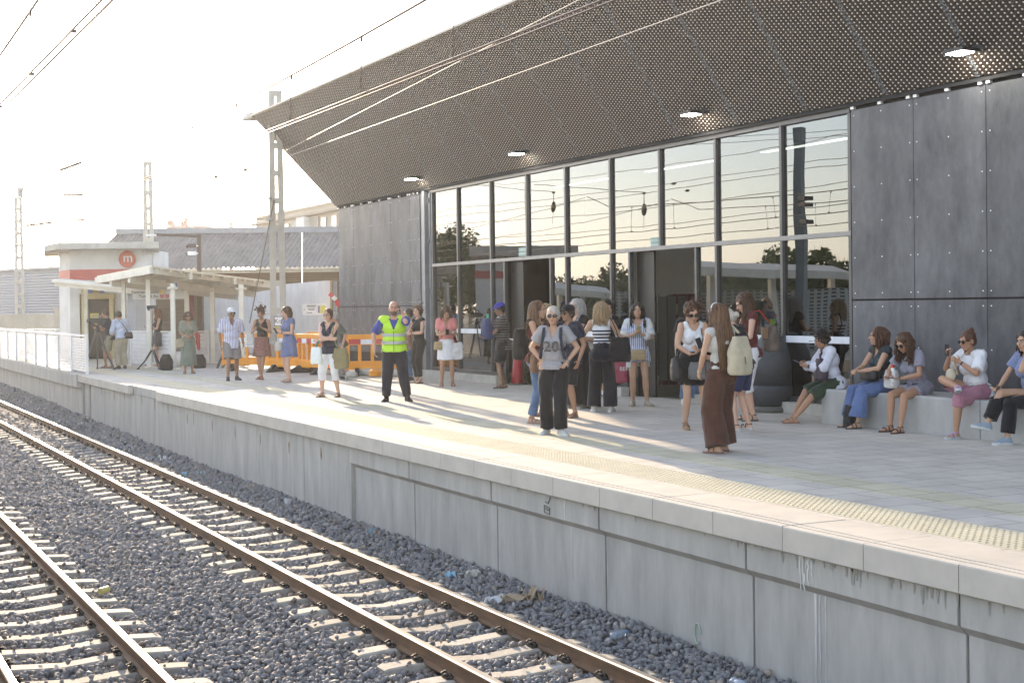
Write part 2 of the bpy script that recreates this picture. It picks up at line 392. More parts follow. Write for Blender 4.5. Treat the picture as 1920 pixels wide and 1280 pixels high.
_rx = _t.nodes.new('ShaderNodeMix'); _rx.data_type = 'RGBA'; _t.links.new(_rf, _rx.inputs[0]); _t.links.new(_cr.outputs[0], _rx.inputs[6]); _rx.inputs[7].default_value = (.20, .13, .08, 1)
_t.links.new(_rx.outputs[2], _b.inputs['Base Color'])
xs = np.linspace(-90, 8, 260); ys = np.linspace(.3, 6.88, 48)
X, Y = np.meshgrid(xs, ys, indexing='ij'); Z = zb(X, Y)-.03
g = MB(); vs = np.stack([X, Y, Z], -1).reshape(-1, 3)
g.add(vs, [(i*48+j, (i+1)*48+j, (i+1)*48+j+1, i*48+j+1) for i in range(259) for j in range(47)])
o = g.build('ballast_bed', ball_u, smooth=True); tag(o, kind='structure')
TR = [(5.19, -.11), (1.965, .17)]      # track centre, sleeper phase
def stone_field(name, n_per, dens_parts):
    ico_v = []; ph = (1+5**.5)/2
    for a in (-1, 1):
        for b in (-ph, ph): ico_v += [(0, a, b), (a, b, 0), (b, 0, a)]
    ico_v = np.array(ico_v)/np.hypot(1, ph)
    bm = bmesh.new()
    for v in ico_v: bm.verts.new(v)
    bmesh.ops.convex_hull(bm, input=bm.verts); bm.verts.ensure_lookup_table(); bm.verts.index_update()
    V0 = np.array([v.co[:] for v in bm.verts]); F0 = np.array([[v.index for v in f.verts] for f in bm.faces]); bm.free()
    P = []; S = []
    for (d0, d1, dens, size) in dens_parts:
        A = 52*6.5; n = int(A*dens)
        x = rng.uniform(-58, -5, n); y = rng.uniform(.42, 6.84, n)
        D = -.8934*x+.4493*y; lat = .4493*x+.8934*y
        k = (D > d0) & (D <= d1) & (np.abs(lat) < D*.375+.6) & (D > 8.2)
        for cyk, phs in TR:
            dx = np.abs(((x-phs+.3) % .6)-.3)
            k &= ~((dx < .112) & (np.abs(y-cyk) < .92)) | (rng.random(n) < .015)
            for r_ in (-.535, .535): k &= np.abs(y-cyk-r_) > .045
        P.append(np.stack([x[k], y[k], np.zeros(k.sum())], 1)); S.append(np.full(k.sum(), size))
    P = np.concatenate(P); S = np.concatenate(S)*rng.uniform(.5, 1.35, len(P)); n = len(P)
    P[:, 2] = zb(P[:, 0], P[:, 1]) + rng.uniform(-.028, .012, n)
    insl = np.zeros(n, bool)
    for cyk, phs in TR: insl |= (np.abs(((P[:,0]-phs+.3) % .6)-.3) < .115) & (np.abs(P[:,1]-cyk) < .93)
    P[insl, 2] = -1.225
    V = V0[None]*(1+rng.uniform(-.42, .34, (n, 12, 1)))
    V = V*(rng.uniform(.62, 1.1, (n, 1, 3)))*S[:, None, None]*.62
    a = rng.uniform(0, 2*PI, n); b = rng.normal(0, .7, n)
    ca, sa, cb, sb = np.cos(a), np.sin(a), np.cos(b), np.sin(b)
    x, y, z = V[..., 0], V[..., 1], V[..., 2]*.85
    y, z = y*cb[:, None]-z*sb[:, None], y*sb[:, None]+z*cb[:, None]
    x, y = x*ca[:, None]-y*sa[:, None], x*sa[:, None]+y*ca[:, None]
    V = np.stack([x, y, z], -1)+P[:, None, :]
    Fc = (F0[None]+np.arange(n)[:, None, None]*12).reshape(-1, 3)
    me = bpy.data.meshes.new(name); me.vertices.add(n*12); me.vertices.foreach_set('co', V.reshape(-1).astype(np.float32))
    nf = len(Fc); me.loops.add(nf*3); me.loops.foreach_set('vertex_index', Fc.reshape(-1).astype(np.int32))
    me.polygons.add(nf); me.polygons.foreach_set('loop_start', np.arange(0, nf*3, 3, dtype=np.int32))
    me.update(calc_edges=True); me.materials.append(ball_m)
    o = bpy.data.objects.new(name, me); col.objects.link(o)
    return o
o = stone_field('ballast_stones', 0, [(8, 17, 560, .050), (17, 27, 330, .062), (27, 60, 130, .09)])
tag(o, 'crushed grey stone ballast around both tracks', 'ballast', kind='stuff')
# ---- tracks
rail_side = mat('rusty_rail', (0.20, 0.11, 0.055), 0.7, 0.2, c2=(0.12, 0.07, 0.04), ns=5, stretch=(.6, 3, 3), det=8)
rail_top = mat('polished_rail', (0.62, 0.55, 0.46), 0.33, 0.85, c2=(0.45, 0.38, 0.30), ns=3, stretch=(.3, 20, 1))
slp_m = mat('sleeper_concrete', (0.46, 0.42, 0.36), 0.85, c2=(0.33, 0.30, 0.255), ns=9, det=6, bump=.2, bs=60)
_t2 = slp_m.node_tree; _b2 = _t2.nodes['Principled BSDF']; _oi2 = _t2.nodes.new('ShaderNodeObjectInfo'); _mr2 = _t2.nodes.new('ShaderNodeMapRange'); _mr2.inputs[3].default_value = .66; _mr2.inputs[4].default_value = 1.08
_t2.links.new(_oi2.outputs['Random'], _mr2.inputs[0]); _mx2 = _t2.nodes.new('ShaderNodeMix'); _mx2.data_type = 'RGBA'; _mx2.blend_type = 'MULTIPLY'; _mx2.inputs[0].default_value = 1
_s2 = _b2.inputs['Base Color'].links[0].from_socket; _t2.links.new(_s2, _mx2.inputs[6]); _t2.links.new(_mr2.outputs[0], _mx2.inputs[7]); _t2.links.new(_mx2.outputs[2], _b2.inputs['Base Color'])
clip_m = mat('dark_clip', (0.05, 0.045, 0.04), 0.6, 0.5)
def rail_prof(): return [(-.062, 0), (.062, 0), (.062, .010), (.012, .024), (.009, .098), (.033, .110), (.034, .128), (.024, .139), (-.024, .139), (-.034, .128), (-.033, .110), (-.009, .098), (-.012, .024), (-.062, .010)]
def make_rail(y, parent, lab):
    g = MB(); pr = rail_prof(); n = len(pr); xs_ = [-95, 12]
    g.rings([[(x, y+a, -1.239+b) for a, b in pr] for x in xs_])
    for i, f in enumerate(g.f):
        if len(f) == 4:
            zz = [g.v[q][2] for q in f]
            if min(zz) > -1.239+.126: g.mi[i] = 1
    return tag(g.build('rail', [rail_side, rail_top], parent), lab)
sl = MB(); st = [(-.95, -.012), (-.90, .0), (-.70, .012), (-.48, .002), (-.36, -.004), (0, -.03), (.36, -.004), (.48, .002), (.70, .012), (.90, 0), (.95, -.012)]
sl.rings([[(-.125, y, -.2), (.125, y, -.2), (.098, y, z-.012), (.086, y, z), (-.086, y, z), (-.098, y, z-.012)] for y, z in st])
sl_o = None
fm = MB()
for sgn in (1,):
    fm.box((0, sgn*.085, .012), (.11, .05, .02)); fm.tube([(-.045, sgn*.055, .02), (-.05, sgn*.085, .055), (-.03, sgn*.125, .045), (0, sgn*.11, .03), (.03, sgn*.125, .045), (.05, sgn*.085, .055), (.045, sgn*.055, .02)], .009, 6)
    fm.lathe((0, sgn*.095, .02), [(.02, 0), (.02, .02), (.011, .022), (.011, .05), (.004, .055)], 8)
fast_mesh = fm.build('rail_clip', clip_m); slp_mesh = sl.build('sleeper', slp_m)
for (yc, phs), nm, lab in zip(TR, ('a', 'b'), ('metre gauge track nearest the platform with two rusty rails on concrete sleepers', 'metre gauge track farther from the platform at the lower left')):
    t = thing('railway_track', lab, 'railway track', (-10, yc, -1.239), 0, 'railway tracks')
    for sgn, ll in ((-1, 'rail on the side away from the platform'), (1, 'rail on the platform side')):
        r_ = make_rail(yc+sgn*.535, None, ll); r_.parent = t; r_.matrix_parent_inverse = Matrix.Translation((10, -yc, 1.239))
    k = 0; rest = MB(); restf = MB()
    x = phs-.6*9
    while x > -92:
        D = -.8934*x+.4493*yc
        if k < 96:
            s_ = slp_mesh.copy(); col.objects.link(s_); s_.parent = t; s_.location = (x+10, 0, random.uniform(-.004, .003)); s_.rotation_euler = (0, 0, random.uniform(-.01, .01)); s_.name = 'sleeper'
            if 8 < k < 34:
                for sg in (-1, 1):
                    for s2 in (-1, 1): f_ = fast_mesh.copy(); col.objects.link(f_); f_.parent = s_; f_.location = (0, sg*.535, .0); f_.scale = (1, s2, 1); f_.name = 'rail_clip'
            else:
                for sg in (-1, 1):
                    for s2 in (-1, 1): restf.add([(x+v[0], yc+sg*.535+s2*v[1], -1.239+v[2]) for v in fm.v], fm.f)
        else: rest.add([Vector(v)+Vector((x, yc, -1.239)) for v in sl.v], sl.f)
        x -= .6; k += 1
    for mb_, nm_, mm_ in ((rest, 'distant_sleepers', slp_m), (restf, 'distant_fastenings', clip_m)):
        if mb_.v:
            o = mb_.build(nm_, mm_, None); o.parent = t; o.matrix_parent_inverse = Matrix.Translation((10, -yc, 1.239)); o['kind'] = 'stuff'
bpy.data.objects.remove(fast_mesh); bpy.data.objects.remove(slp_mesh)
# ------------------------------------------------------------------ station building
YF = 13.84; ZT = 4.56; ZTR = 2.71
clad = mat('fibre_cement', (0.138, 0.140, 0.152), 0.55, c2=(0.040, 0.043, 0.052), ns=2.3, det=10, bump=.08, bs=40, stretch=(1.2, 1, .55), lo=.3, hi=.72)
_t = clad.node_tree; _b = _t.nodes['Principled BSDF']      # per panel tone
_oi = _t.nodes.new('ShaderNodeObjectInfo'); _mr = _t.nodes.new('ShaderNodeMapRange'); _mr.inputs[3].default_value = .82; _mr.inputs[4].default_value = 1.25
_t.links.new(_oi.outputs['Random'], _mr.inputs[0]); _mx = _t.nodes.new('ShaderNodeMix'); _mx.data_type = 'RGBA'; _mx.blend_type = 'MULTIPLY'; _mx.inputs[0].default_value = 1
_src = _b.inputs['Base Color'].links[0].from_socket; _t.links.new(_src, _mx.inputs[6]); _t.links.new(_mr.outputs[0], _mx.inputs[7]); _t.links.new(_mx.outputs[2], _b.inputs['Base Color'])
bld = thing('station_building', 'new station building with dark cladding, tall glass front and a leaning perforated canopy', 'building', (-27, 14, 0))
BO = Vector((-27, 14, 0))
def bpart(g, name, m, label=None, **k):
    g.v = [tuple(Vector(v)-BO) for v in g.v]
    o = g.build(name, m, bld, **k)
    if label: o['label'] = label
    return o
screw = mat('screw_head', (0.75, 0.75, 0.75), 0.4, .3)
def panel(x0, x1, z0, z1, label=None, clips=True, slope=0.0):
    g = MB(); g.bb(x0+.006, x1-.006, YF-.05, YF-.02, z0+.006, z1-.006)
    p = bpart(g, 'wall_panel', clad, label)
    s = MB(); xm = [x0+.07, (x0+x1)/2, x1-.07]; nz = max(3, int((z1-z0)/.46)+1)
    for i in range(nz):
        z = z0+.09+(z1-z0-.18)*i/(nz-1)
        for x in xm: s.lathe((x, YF-.0515, z), [(.001, 0)]*2, 3) if False else s.box((x, YF-.052, z), (.017, .006, .017))
    if clips:
        for x in xm: s.box((x, YF-.06, z1+.035), (.07, .05, .07))
    s.v = [tuple(Vector(v)-BO) for v in s.v]
    s.build('fixing', screw, p)
lx = [-38.32, -37.11, -35.76, -34.36, -33.05, -32.42]
for a, b in zip(lx[:-1], lx[1:]): panel(a, b, 1.74, ZT-.06); panel(a, b, .5, 1.725, clips=False)
rx = [-16.34, -15.04, -13.70, -12.33, -10.96, -9.6, -8.2]
for a, b in zip(rx[:-1], rx[1:]): panel(a, b, 1.74, ZT-.06); panel(a, b, .40, 1.725, clips=False)
core_m = mat('wall_core', (0.03, 0.03, 0.032), 0.9)
g = MB(); g.bb(-38.3, -32.44, YF-.015, 22.8, 0, ZT); g.bb(-16.32, 30, YF-.015, 22.8, 0, ZT); g.bb(-38.3, 30, 22.8, 23, 0, ZT); bpart(g, 'wall', core_m)
g = MB(); g.bb(-40.0, 30, 12.1, 23, 7.20, 7.36); bpart(g, 'roof', mat('roof_sheet', (0.20, .19, .18), .6))
g = MB(); g.bb(-38.3, 30, 14.0, 22.8, ZT, ZT+.06); bpart(g, 'ceiling', core_m)
g = MB(); g.bb(-32.3, -16.3, 14.0, 22.8, -.02, .012); bpart(g, 'hall_floor', mat('hall_floor', (0.20, .20, .16), .35, c2=(.15, .15, .12)))
# glass front
glass = bpy.data.materials.new('facade_glass'); glass.use_nodes = True; _t = glass.node_tree
for n in list(_t.nodes): _t.nodes.remove(n)
_o = _t.nodes.new('ShaderNodeOutputMaterial'); _tr = _t.nodes.new('ShaderNodeBsdfTransparent'); _tr.inputs[0].default_value = (.24, .27, .26, 1)
_gl = _t.nodes.new('ShaderNodeBsdfGlossy'); _gl.inputs['Roughness'].default_value = 0.0; _gl.inputs[0].default_value = (.95, .97, 1.0, 1)
_fr = _t.nodes.new('ShaderNodeFresnel'); _fr.inputs[0].default_value = 2.35
_mx = _t.nodes.new('ShaderNodeMixShader'); _tc = _t.nodes.new('ShaderNodeTexCoord'); _n = _t.nodes.new('ShaderNodeTexNoise'); _n.inputs['Scale'].default_value = .9; _n.inputs['Detail'].default_value = 1
_mp = _t.nodes.new('ShaderNodeMapping'); _mp.inputs['Scale'].default_value = (.8, 1, 1.0)
_bp = _t.nodes.new('ShaderNodeBump'); _bp.inputs['Distance'].default_value = .012; _bp.inputs['Strength'].default_value = .16
L = _t.links.new; L(_tc.outputs['Object'], _mp.inputs[0]); L(_mp.outputs[0], _n.inputs['Vector']); L(_n.outputs[0], _bp.inputs['Height']); L(_bp.outputs[0], _gl.inputs['Normal'])
L(_fr.outputs[0], _mx.inputs[0]); L(_tr.outputs[0], _mx.inputs[1]); L(_gl.outputs[0], _mx.inputs[2]); L(_mx.outputs[0], _o.inputs[0])
frame_m = mat('mullion_metal', (0.10, 0.10, 0.105), 0.4, .5)
mx_ = [-31.72, -30.25, -28.48, -26.73, -25.03, -23.27, -21.54, -19.81, -18.03, -16.40]
doors = [(-27.82, -25.70), (-22.60, -20.42)]
def pane(x0, x1, z0, z1, nm='glass_pane'):
    g = MB(); g.add([(x0, YF+.02, z0), (x1, YF+.02, z0), (x1, YF+.02, z1), (x0, YF+.02, z1)], [(0, 1, 2, 3)])
    return bpart(g, nm, glass)
for a, b in zip(mx_[:-1], mx_[1:]): pane(a+.03, b-.03, ZTR+.03, ZT-.03)
low = sorted([(a, b) for a, b in zip(mx_[:-1], mx_[1:])])
def subtract(a, b):
    segs = [(a, b)]
    for d0, d1 in doors:
        ns_ = []
        for s0, s1 in segs:
            if d1 <= s0 or d0 >= s1: ns_.append((s0, s1)); continue
            if d0 > s0: ns_.append((s0, d0))
            if d1 < s1: ns_.append((d1, s1))
        segs = ns_
    return segs
lows = [s_ for a, b in low for s_ in subtract(a, b)]
for a, b in lows: pane(a+.03, b-.03, .23, ZTR-.03)
for x in mx_:
    g = MB(); g.bb(x-.030, x+.030, YF-.035, YF+.05, ZTR+.035 if x not in (mx_[0], mx_[-1]) else .17, ZT); bpart(g, 'mullion', frame_m)
for x in mx_[1:-1]:
    if not any(d0-.02 < x < d1+.02 for d0, d1 in doors): g = MB(); g.bb(x-.03, x+.03, YF-.032, YF+.05, .17, ZTR-.035); bpart(g, 'mullion', frame_m)
for d0, d1 in doors:
    for x in (d0, d1): g = MB(); g.bb(x-.03, x+.03, YF-.03, YF+.05, .012, ZTR-.035); bpart(g, 'door_post', frame_m)
g = MB(); g.bb(mx_[0]-.03, mx_[-1]+.03, YF-.04, YF+.06, ZTR-.035, ZTR+.035); bpart(g, 'transom', mat('transom_metal', (.22, .22, .23), .4, .5))
g = MB(); g.bb(mx_[0]-.03, mx_[-1]+.03, YF-.05, YF+.10, ZT-.09, ZT-.0); bpart(g, 'head_rail', frame_m)
for a, b in ((-31.75, doors[0][0]-.03), (doors[0][1]+.03, doors[1][0]-.03), (doors[1][1]+.03, -16.37)): g = MB(); g.bb(a, b, YF-.07, YF+.1, .172, .25); bpart(g, 'sill_rail', frame_m)
band = mat('frosted_band', (.80, .82, .86), .4)
for a, b in lows:
    g = MB(); g.bb(a+.04, b-.04, YF+.010, YF+.016, 1.085, 1.19); bpart(g, 'frosted_band', band)
# steel post between cladding and glass
g = MB(); g.bb(-32.40, -32.33, YF-.03, YF+.1, .2, ZT); g.bb(-32.18, -32.02, YF-.10, YF+.12, 0, ZT); g.bb(-31.95, -31.85, YF-.02, YF+.1, .17, ZT)
for z in (.9, 2.1, 3.3, 4.3): g.bb(-32.36, -31.86, YF-.02, YF+.02, z-.05, z+.05)
bpart(g, 'steel_post', M['steel_grey'])
# door jambs, lining and the hall behind
jm = mat('black_jamb', (.018, .016, .015), .45)
for d0, d1 in doors:
    g = MB(); g.bb(d0+.03, d0+.62, YF+.125, YF+.16, .012, ZTR); bpart(g, 'door_leaf', jm, 'open black sliding door leaf'); g = MB(); g.bb(d0-.1, d1+.1, YF+.13, YF+.5, ZTR, ZTR+.2); bpart(g, 'door_header', jm)
inner = mat('hall_wall', (.42, .41, .385), .7, c2=(.38, .37, .35), ns=2)
g = MB(); g.bb(-30.5, -22.9, 17.4, 17.5, 0, 4.4); bpart(g, 'hall_wall', inner); g = MB(); g.bb(-22.6, -16.5, 19.4, 19.5, 0, 4.4); bpart(g, 'hall_wall', inner)
# ---- canopy: leaning perforated soffit
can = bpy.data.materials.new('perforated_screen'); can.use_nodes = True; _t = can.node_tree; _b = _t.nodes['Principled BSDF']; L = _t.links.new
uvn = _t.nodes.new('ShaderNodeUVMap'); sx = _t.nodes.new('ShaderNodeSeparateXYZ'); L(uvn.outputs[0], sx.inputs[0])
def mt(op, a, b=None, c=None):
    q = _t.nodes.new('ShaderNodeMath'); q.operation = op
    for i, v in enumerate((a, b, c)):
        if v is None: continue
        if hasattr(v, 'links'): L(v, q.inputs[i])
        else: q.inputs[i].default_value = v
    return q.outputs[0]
# light through staggered slots painted as pale dots: u along the eaves, v up the slope
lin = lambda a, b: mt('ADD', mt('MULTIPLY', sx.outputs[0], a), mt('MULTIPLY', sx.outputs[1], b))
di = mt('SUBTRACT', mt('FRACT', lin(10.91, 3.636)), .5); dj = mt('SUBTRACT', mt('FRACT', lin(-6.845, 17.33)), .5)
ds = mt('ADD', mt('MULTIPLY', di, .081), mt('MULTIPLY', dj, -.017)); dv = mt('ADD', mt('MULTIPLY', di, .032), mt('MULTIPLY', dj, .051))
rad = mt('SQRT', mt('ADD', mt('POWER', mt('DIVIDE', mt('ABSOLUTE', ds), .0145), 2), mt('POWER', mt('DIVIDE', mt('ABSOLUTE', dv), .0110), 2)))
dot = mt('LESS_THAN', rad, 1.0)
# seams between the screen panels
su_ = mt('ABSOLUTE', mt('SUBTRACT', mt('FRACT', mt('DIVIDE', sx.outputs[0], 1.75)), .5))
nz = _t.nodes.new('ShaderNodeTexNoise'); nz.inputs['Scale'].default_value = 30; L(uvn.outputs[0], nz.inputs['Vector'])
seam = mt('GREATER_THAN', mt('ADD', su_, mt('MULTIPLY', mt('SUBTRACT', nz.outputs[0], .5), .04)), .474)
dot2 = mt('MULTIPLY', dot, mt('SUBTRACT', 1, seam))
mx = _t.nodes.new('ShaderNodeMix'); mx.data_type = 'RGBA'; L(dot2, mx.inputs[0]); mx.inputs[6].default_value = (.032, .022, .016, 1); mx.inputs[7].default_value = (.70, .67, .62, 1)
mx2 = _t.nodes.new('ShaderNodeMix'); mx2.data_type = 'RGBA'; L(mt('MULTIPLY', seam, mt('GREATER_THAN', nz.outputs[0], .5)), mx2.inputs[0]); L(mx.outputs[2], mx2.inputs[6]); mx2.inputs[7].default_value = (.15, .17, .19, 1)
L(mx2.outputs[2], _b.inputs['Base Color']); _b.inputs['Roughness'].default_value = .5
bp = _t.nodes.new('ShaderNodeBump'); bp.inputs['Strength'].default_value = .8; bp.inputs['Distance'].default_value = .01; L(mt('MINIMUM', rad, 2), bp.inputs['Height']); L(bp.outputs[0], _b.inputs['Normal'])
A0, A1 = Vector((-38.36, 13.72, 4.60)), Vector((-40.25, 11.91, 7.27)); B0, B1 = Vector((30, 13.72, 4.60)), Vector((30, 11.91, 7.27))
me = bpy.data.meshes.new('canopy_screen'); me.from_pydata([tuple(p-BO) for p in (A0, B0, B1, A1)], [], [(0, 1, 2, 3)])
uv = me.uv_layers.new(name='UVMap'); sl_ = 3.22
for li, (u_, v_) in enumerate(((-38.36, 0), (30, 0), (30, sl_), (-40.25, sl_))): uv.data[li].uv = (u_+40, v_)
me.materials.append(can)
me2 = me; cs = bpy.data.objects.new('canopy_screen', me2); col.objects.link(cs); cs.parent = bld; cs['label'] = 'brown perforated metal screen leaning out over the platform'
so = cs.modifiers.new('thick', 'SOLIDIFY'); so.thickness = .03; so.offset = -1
# end gable of the canopy, eaves flashing and soffit gap
g = MB(); d_ = Vector((0, .04, 0))
g.add([A0, A1, Vector((-40.25, 13.6, 7.27)), Vector((-38.36, 14.2, 4.6))], [(0, 1, 2, 3)]); g.add([Vector((-40.25, 13.6, 7.27)), Vector((-38.36, 14.2, 4.6)), Vector((-38.36, 23, 4.6)), Vector((-40.25, 23, 7.27))], [(0, 1, 2, 3)])
bpart(g, 'gable_cladding', can if False else mat('gable_metal', (.10, .085, .07), .6))
g = MB(); g.bar((-40.27, 11.88, 7.30), (30, 11.88, 7.30), .07, .05); bpart(g, 'eaves_trim', mat('eaves_trim', (.35, .32, .28), .5, .3))
g = MB(); g.add([(-40.9, 11.75, 7.22), (-40.25, 11.9, 7.24), (-40.25, 13.2, 7.30), (-40.9, 13.2, 7.30), (-40.75, 11.85, 7.42), (-40.25, 11.9, 7.40), (-40.25, 13.2, 7.42), (-40.75, 13.2, 7.42)], [(3,2,1,0),(4,5,6,7),(0,1,5,4),(1,2,6,5),(2,3,7,6),(3,0,4,7)]); bpart(g, 'gutter_end', mat('gutter_metal', (.42, .38, .33), .5, .3))
g = MB(); g.bb(-38.3, 30, 13.74, 13.80, ZT-.02, ZT+.09); bpart(g, 'shadow_gap', core_m)
# lights hanging under the screen
lens = mat('lamp_lens', (.9, .9, .85), .4, emit=(1, .93, .80), es=26.0)
for i, (px, py, D) in enumerate(((1800, 103, 0), (1296, 218, 0), (968, 291, 0), (771, 338, 0))):
    d = fw + rt*((px-960)/FPX)+up*((CY-py)/FPX)
    n_ = Vector((0, -2.67, -1.81)).normalized(); t = (Vector((0, 13.72, 4.60))-Vector((0, 0, HCAM))).dot(n_)/d.dot(n_)
    p = Vector((0, 0, HCAM))+d*(t*.985)
    lab = ('brightest square floodlight under the canopy, above the dark panels at the right', 'square floodlight under the canopy above the glass, second from the right', 'small lit floodlight above the first doorway', 'farthest floodlight, over the steel post beside the glass')[i]
    th = thing('canopy_floodlight', lab, 'floodlight', p, 0, 'floodlights under the canopy')
    g = MB(); g.box((0, .02, .05), (.36, .30, .05)); g.bar((.12, .1, .07), (.34, .42, .12), .06); g.box((.30, .34, .10), (.16, .14, .10)); g.build('housing', M['black'], th, bevel=.006)
    g = MB(); g.box((0, 0, .018), (.27, .22, .012)); g.build('lamp_lens', lens, th)
hl_m = mat('hall_lamp_lens', (.9, .9, .9), .4, emit=(1, .95, .88), es=1.1)
for i, (x, lab) in enumerate(((-28, 'left'), (-24, 'second'), (-20, 'right'))):
    th = thing('hall_lamp', ('long ceiling lamp inside the hall behind the left panes', 'long ceiling lamp inside the hall between the doorways', 'long ceiling lamp inside the hall behind the right panes')[i], 'ceiling lamp', (x, 15.9, 4.46), 0, 'ceiling lamps in the hall')
    g = MB(); g.box((0, 0, .03), (2.6, .22, .05)); g.build('housing', M['black'], th); g = MB(); g.box((0, 0, 0), (2.5, .16, .012)); g.build('lamp_lens', hl_m, th)
# ---- things in the hall: vending machine, ticket gates, exit signs
vm = thing('vending_machine', 'maroon vending machine behind the second doorway', 'vending machine', (Yx(1279, 16.7), 16.7, .012), RZ0)
mar = mat('maroon_panel', (.10, .018, .025), .4)
g = MB(); pr = [(-.45, 0), (.45, 0), (.45, 1.72), (.38, 1.84), (.2, 1.90), (-.2, 1.90), (-.38, 1.84), (-.45, 1.72)]
g.rings([[(x, -.35, z) for x, z in pr], [(x, .35, z) for x, z in pr]]); g.build('casing', mar, vm)
g = MB(); g.ell((0, -.36, 1.58), (.30, .02, .13)); g.build('badge', mat('cream_badge', (.55, .48, .35), .5), vm, smooth=True)
g = MB(); g.box((0, -.36, .85), (.6, .03, .9)); g.build('window', mat('machine_window', (.04, .035, .035), .15), vm)
text('CAFE', .14, (0, -.385, 1.58), ROT_STREET, mar, vm, 'lettering') if False else None
gate_m = mat('gate_metal', (.10, .10, .10), .35, .5)
gp = thing('ticket_gate', 'metal ticket gate post with a green arrow light in the second doorway', 'ticket gate', (*gat(1251, 717)[:2], .012), RZ0)
g = MB(); g.bb(-.12, .12, -.35, .5, 0, 1.05); g.bb(-.14, .14, -.4, .55, 1.05, 1.1); g.build('cabinet', gate_m, gp, bevel=.01)
g = MB(); g.bar((.05, -.37, 0), (.05, -.37, 1.03), .05, .03); g.build('front_post', mat('brushed_steel', (.5, .52, .53), .35, .6), gp)
g = MB(); ga = mat('green_arrow', (.1, .8, .3), .5, emit=(.1, 1, .35), es=2.2)
for a, b in (((-.03, .66), (.03, .74)), ((-.035, .65), (.01, .65)), ((-.035, .65), (-.035, .70))): g.bar((a[0]-.05, -.357, a[1]), (b[0]-.05, -.357, b[1]), .02, .012, Vector((0, 1, 0)))
g.build('arrow_light', ga, gp)
g = MB(); g.bb(-.07, -.02, -.365, -.352, .80, .93); g.build('card_reader', mat('pale_label', (.35, .36, .4), .5), gp)
gg = mat('gate_glass', (.10, .12, .12), .12)
for px_, lab in ((1226, 'dark glass barrier leaf left of the ticket gate'), (1284, 'dark glass barrier leaf right of the ticket gate')):
    b = thing('barrier_leaf', lab, 'barrier', (*gat(px_, 713)[:2], .012), RZ0); g = MB(); g.bb(-.20, .20, -.02, .02, .1, 1.0); g.build('leaf', gg, b); g = MB(); g.bb(-.22, .22, -.03, .03, 1.0, 1.05); g.build('rail', gate_m, b)
gl_s = thing('glass_screen', 'grey ribbed screen standing in front of the maroon machine', 'screen', (Yx(1250, 16.2), 16.2, .012), RZ0)
g = MB()
for i in range(4): g.bb(-.35+i*.2, -.20+i*.2, -.01, .01, .1, 1.85)
g.build('pane', mat('ribbed_pane', (.16, .18, .18), .3), gl_s); g = MB(); [g.bb(-.37+i*.2, -.355+i*.2, -.02, .02, 0, 1.9) for i in range(5)]; g.build('bar', gate_m, gl_s)
signg = mat('exit_sign_green', (.25, .42, .36), .6)
for px, py, D, lab in ((980, 472, 0, 'grey green emergency exit sign above the left doorway'), (1230, 455, 0, 'grey green emergency exit sign above the right doorway')):
    d = fw + rt*((px-960)/FPX)+up*((CY-py)/FPX); t = (YF-.012)/d.y; p = Vector((0, 0, HCAM))+d*t
    e = thing('exit_sign', lab, 'sign', p, 0, 'exit signs'); g = MB(); g.box((0, 0, 0), (.34, .012, .19)); g.build('plate', signg, e)
    text('SALIDA DE', .066, (0, -.008, .040), ROT_STREET, M['white'], e, 'lettering'); text('EMERGENCIA', .058, (0, -.008, -.042), ROT_STREET, M['white'], e, 'lettering')
# ---- concrete bench along the right hand cladding
bn = thing('concrete_bench', 'long pale concrete bench along the dark cladding', 'bench', (-10, 13.3, 0))
g = MB(); pr = [(-.33, 0), (-.33, .455), (-.315, .48), (.5, .48), (.5, 0)]
for a, b in ((-6.05, -3.03), (-3.015, 0), (.015, 3.0), (3.015, 12)): g.rings([[(a, y, z) for y, z in pr], [(b, y, z) for y, z in pr]])
g.build('seat_block', mat('bench_concrete', (.46, .45, .43), .85, c2=(.34, .335, .325), ns=3.5, det=9, bump=.3, bs=40, stretch=(1, 1, .5), lo=.3, hi=.7), bn)
# ------------------------------------------------------------------ background buildings and street furniture
def fbox(mb, px0, px1, py0, py1, D, dep, D1=None):
    """a box whose front shows between two columns and two rows, dep metres deep"""
    D1 = D if D1 is None else D1
    a, b, c, d = at(px0, py0, D), at(px1, py0, D1), at(px1, py1, D1), at(px0, py1, D)
    n = (b-a).cross(UPZ).normalized()
    if n.dot(FW2) < 0: n = -n
    a.z = b.z = at((px0+px1)/2, py0, (D+D1)/2).z if D == D1 else a.z
    if D == D1: c.z = d.z = at((px0+px1)/2, py1, D).z
    vs = [d, c, b, a]; vs += [v+n*dep for v in vs]
    mb.add(vs, [(0,1,2,3),(7,6,5,4),(1,0,4,5),(2,1,5,6),(3,2,6,7),(0,3,7,4)])
def local(o_mb, base): o_mb.v = [tuple(Vector(v)-Vector(base)) for v in o_mb.v]; return o_mb
def part(g, name, m, root, **k):
    local(g, root.location); return g.build(name, m, root, **k)
FACE = facing(-FW2)
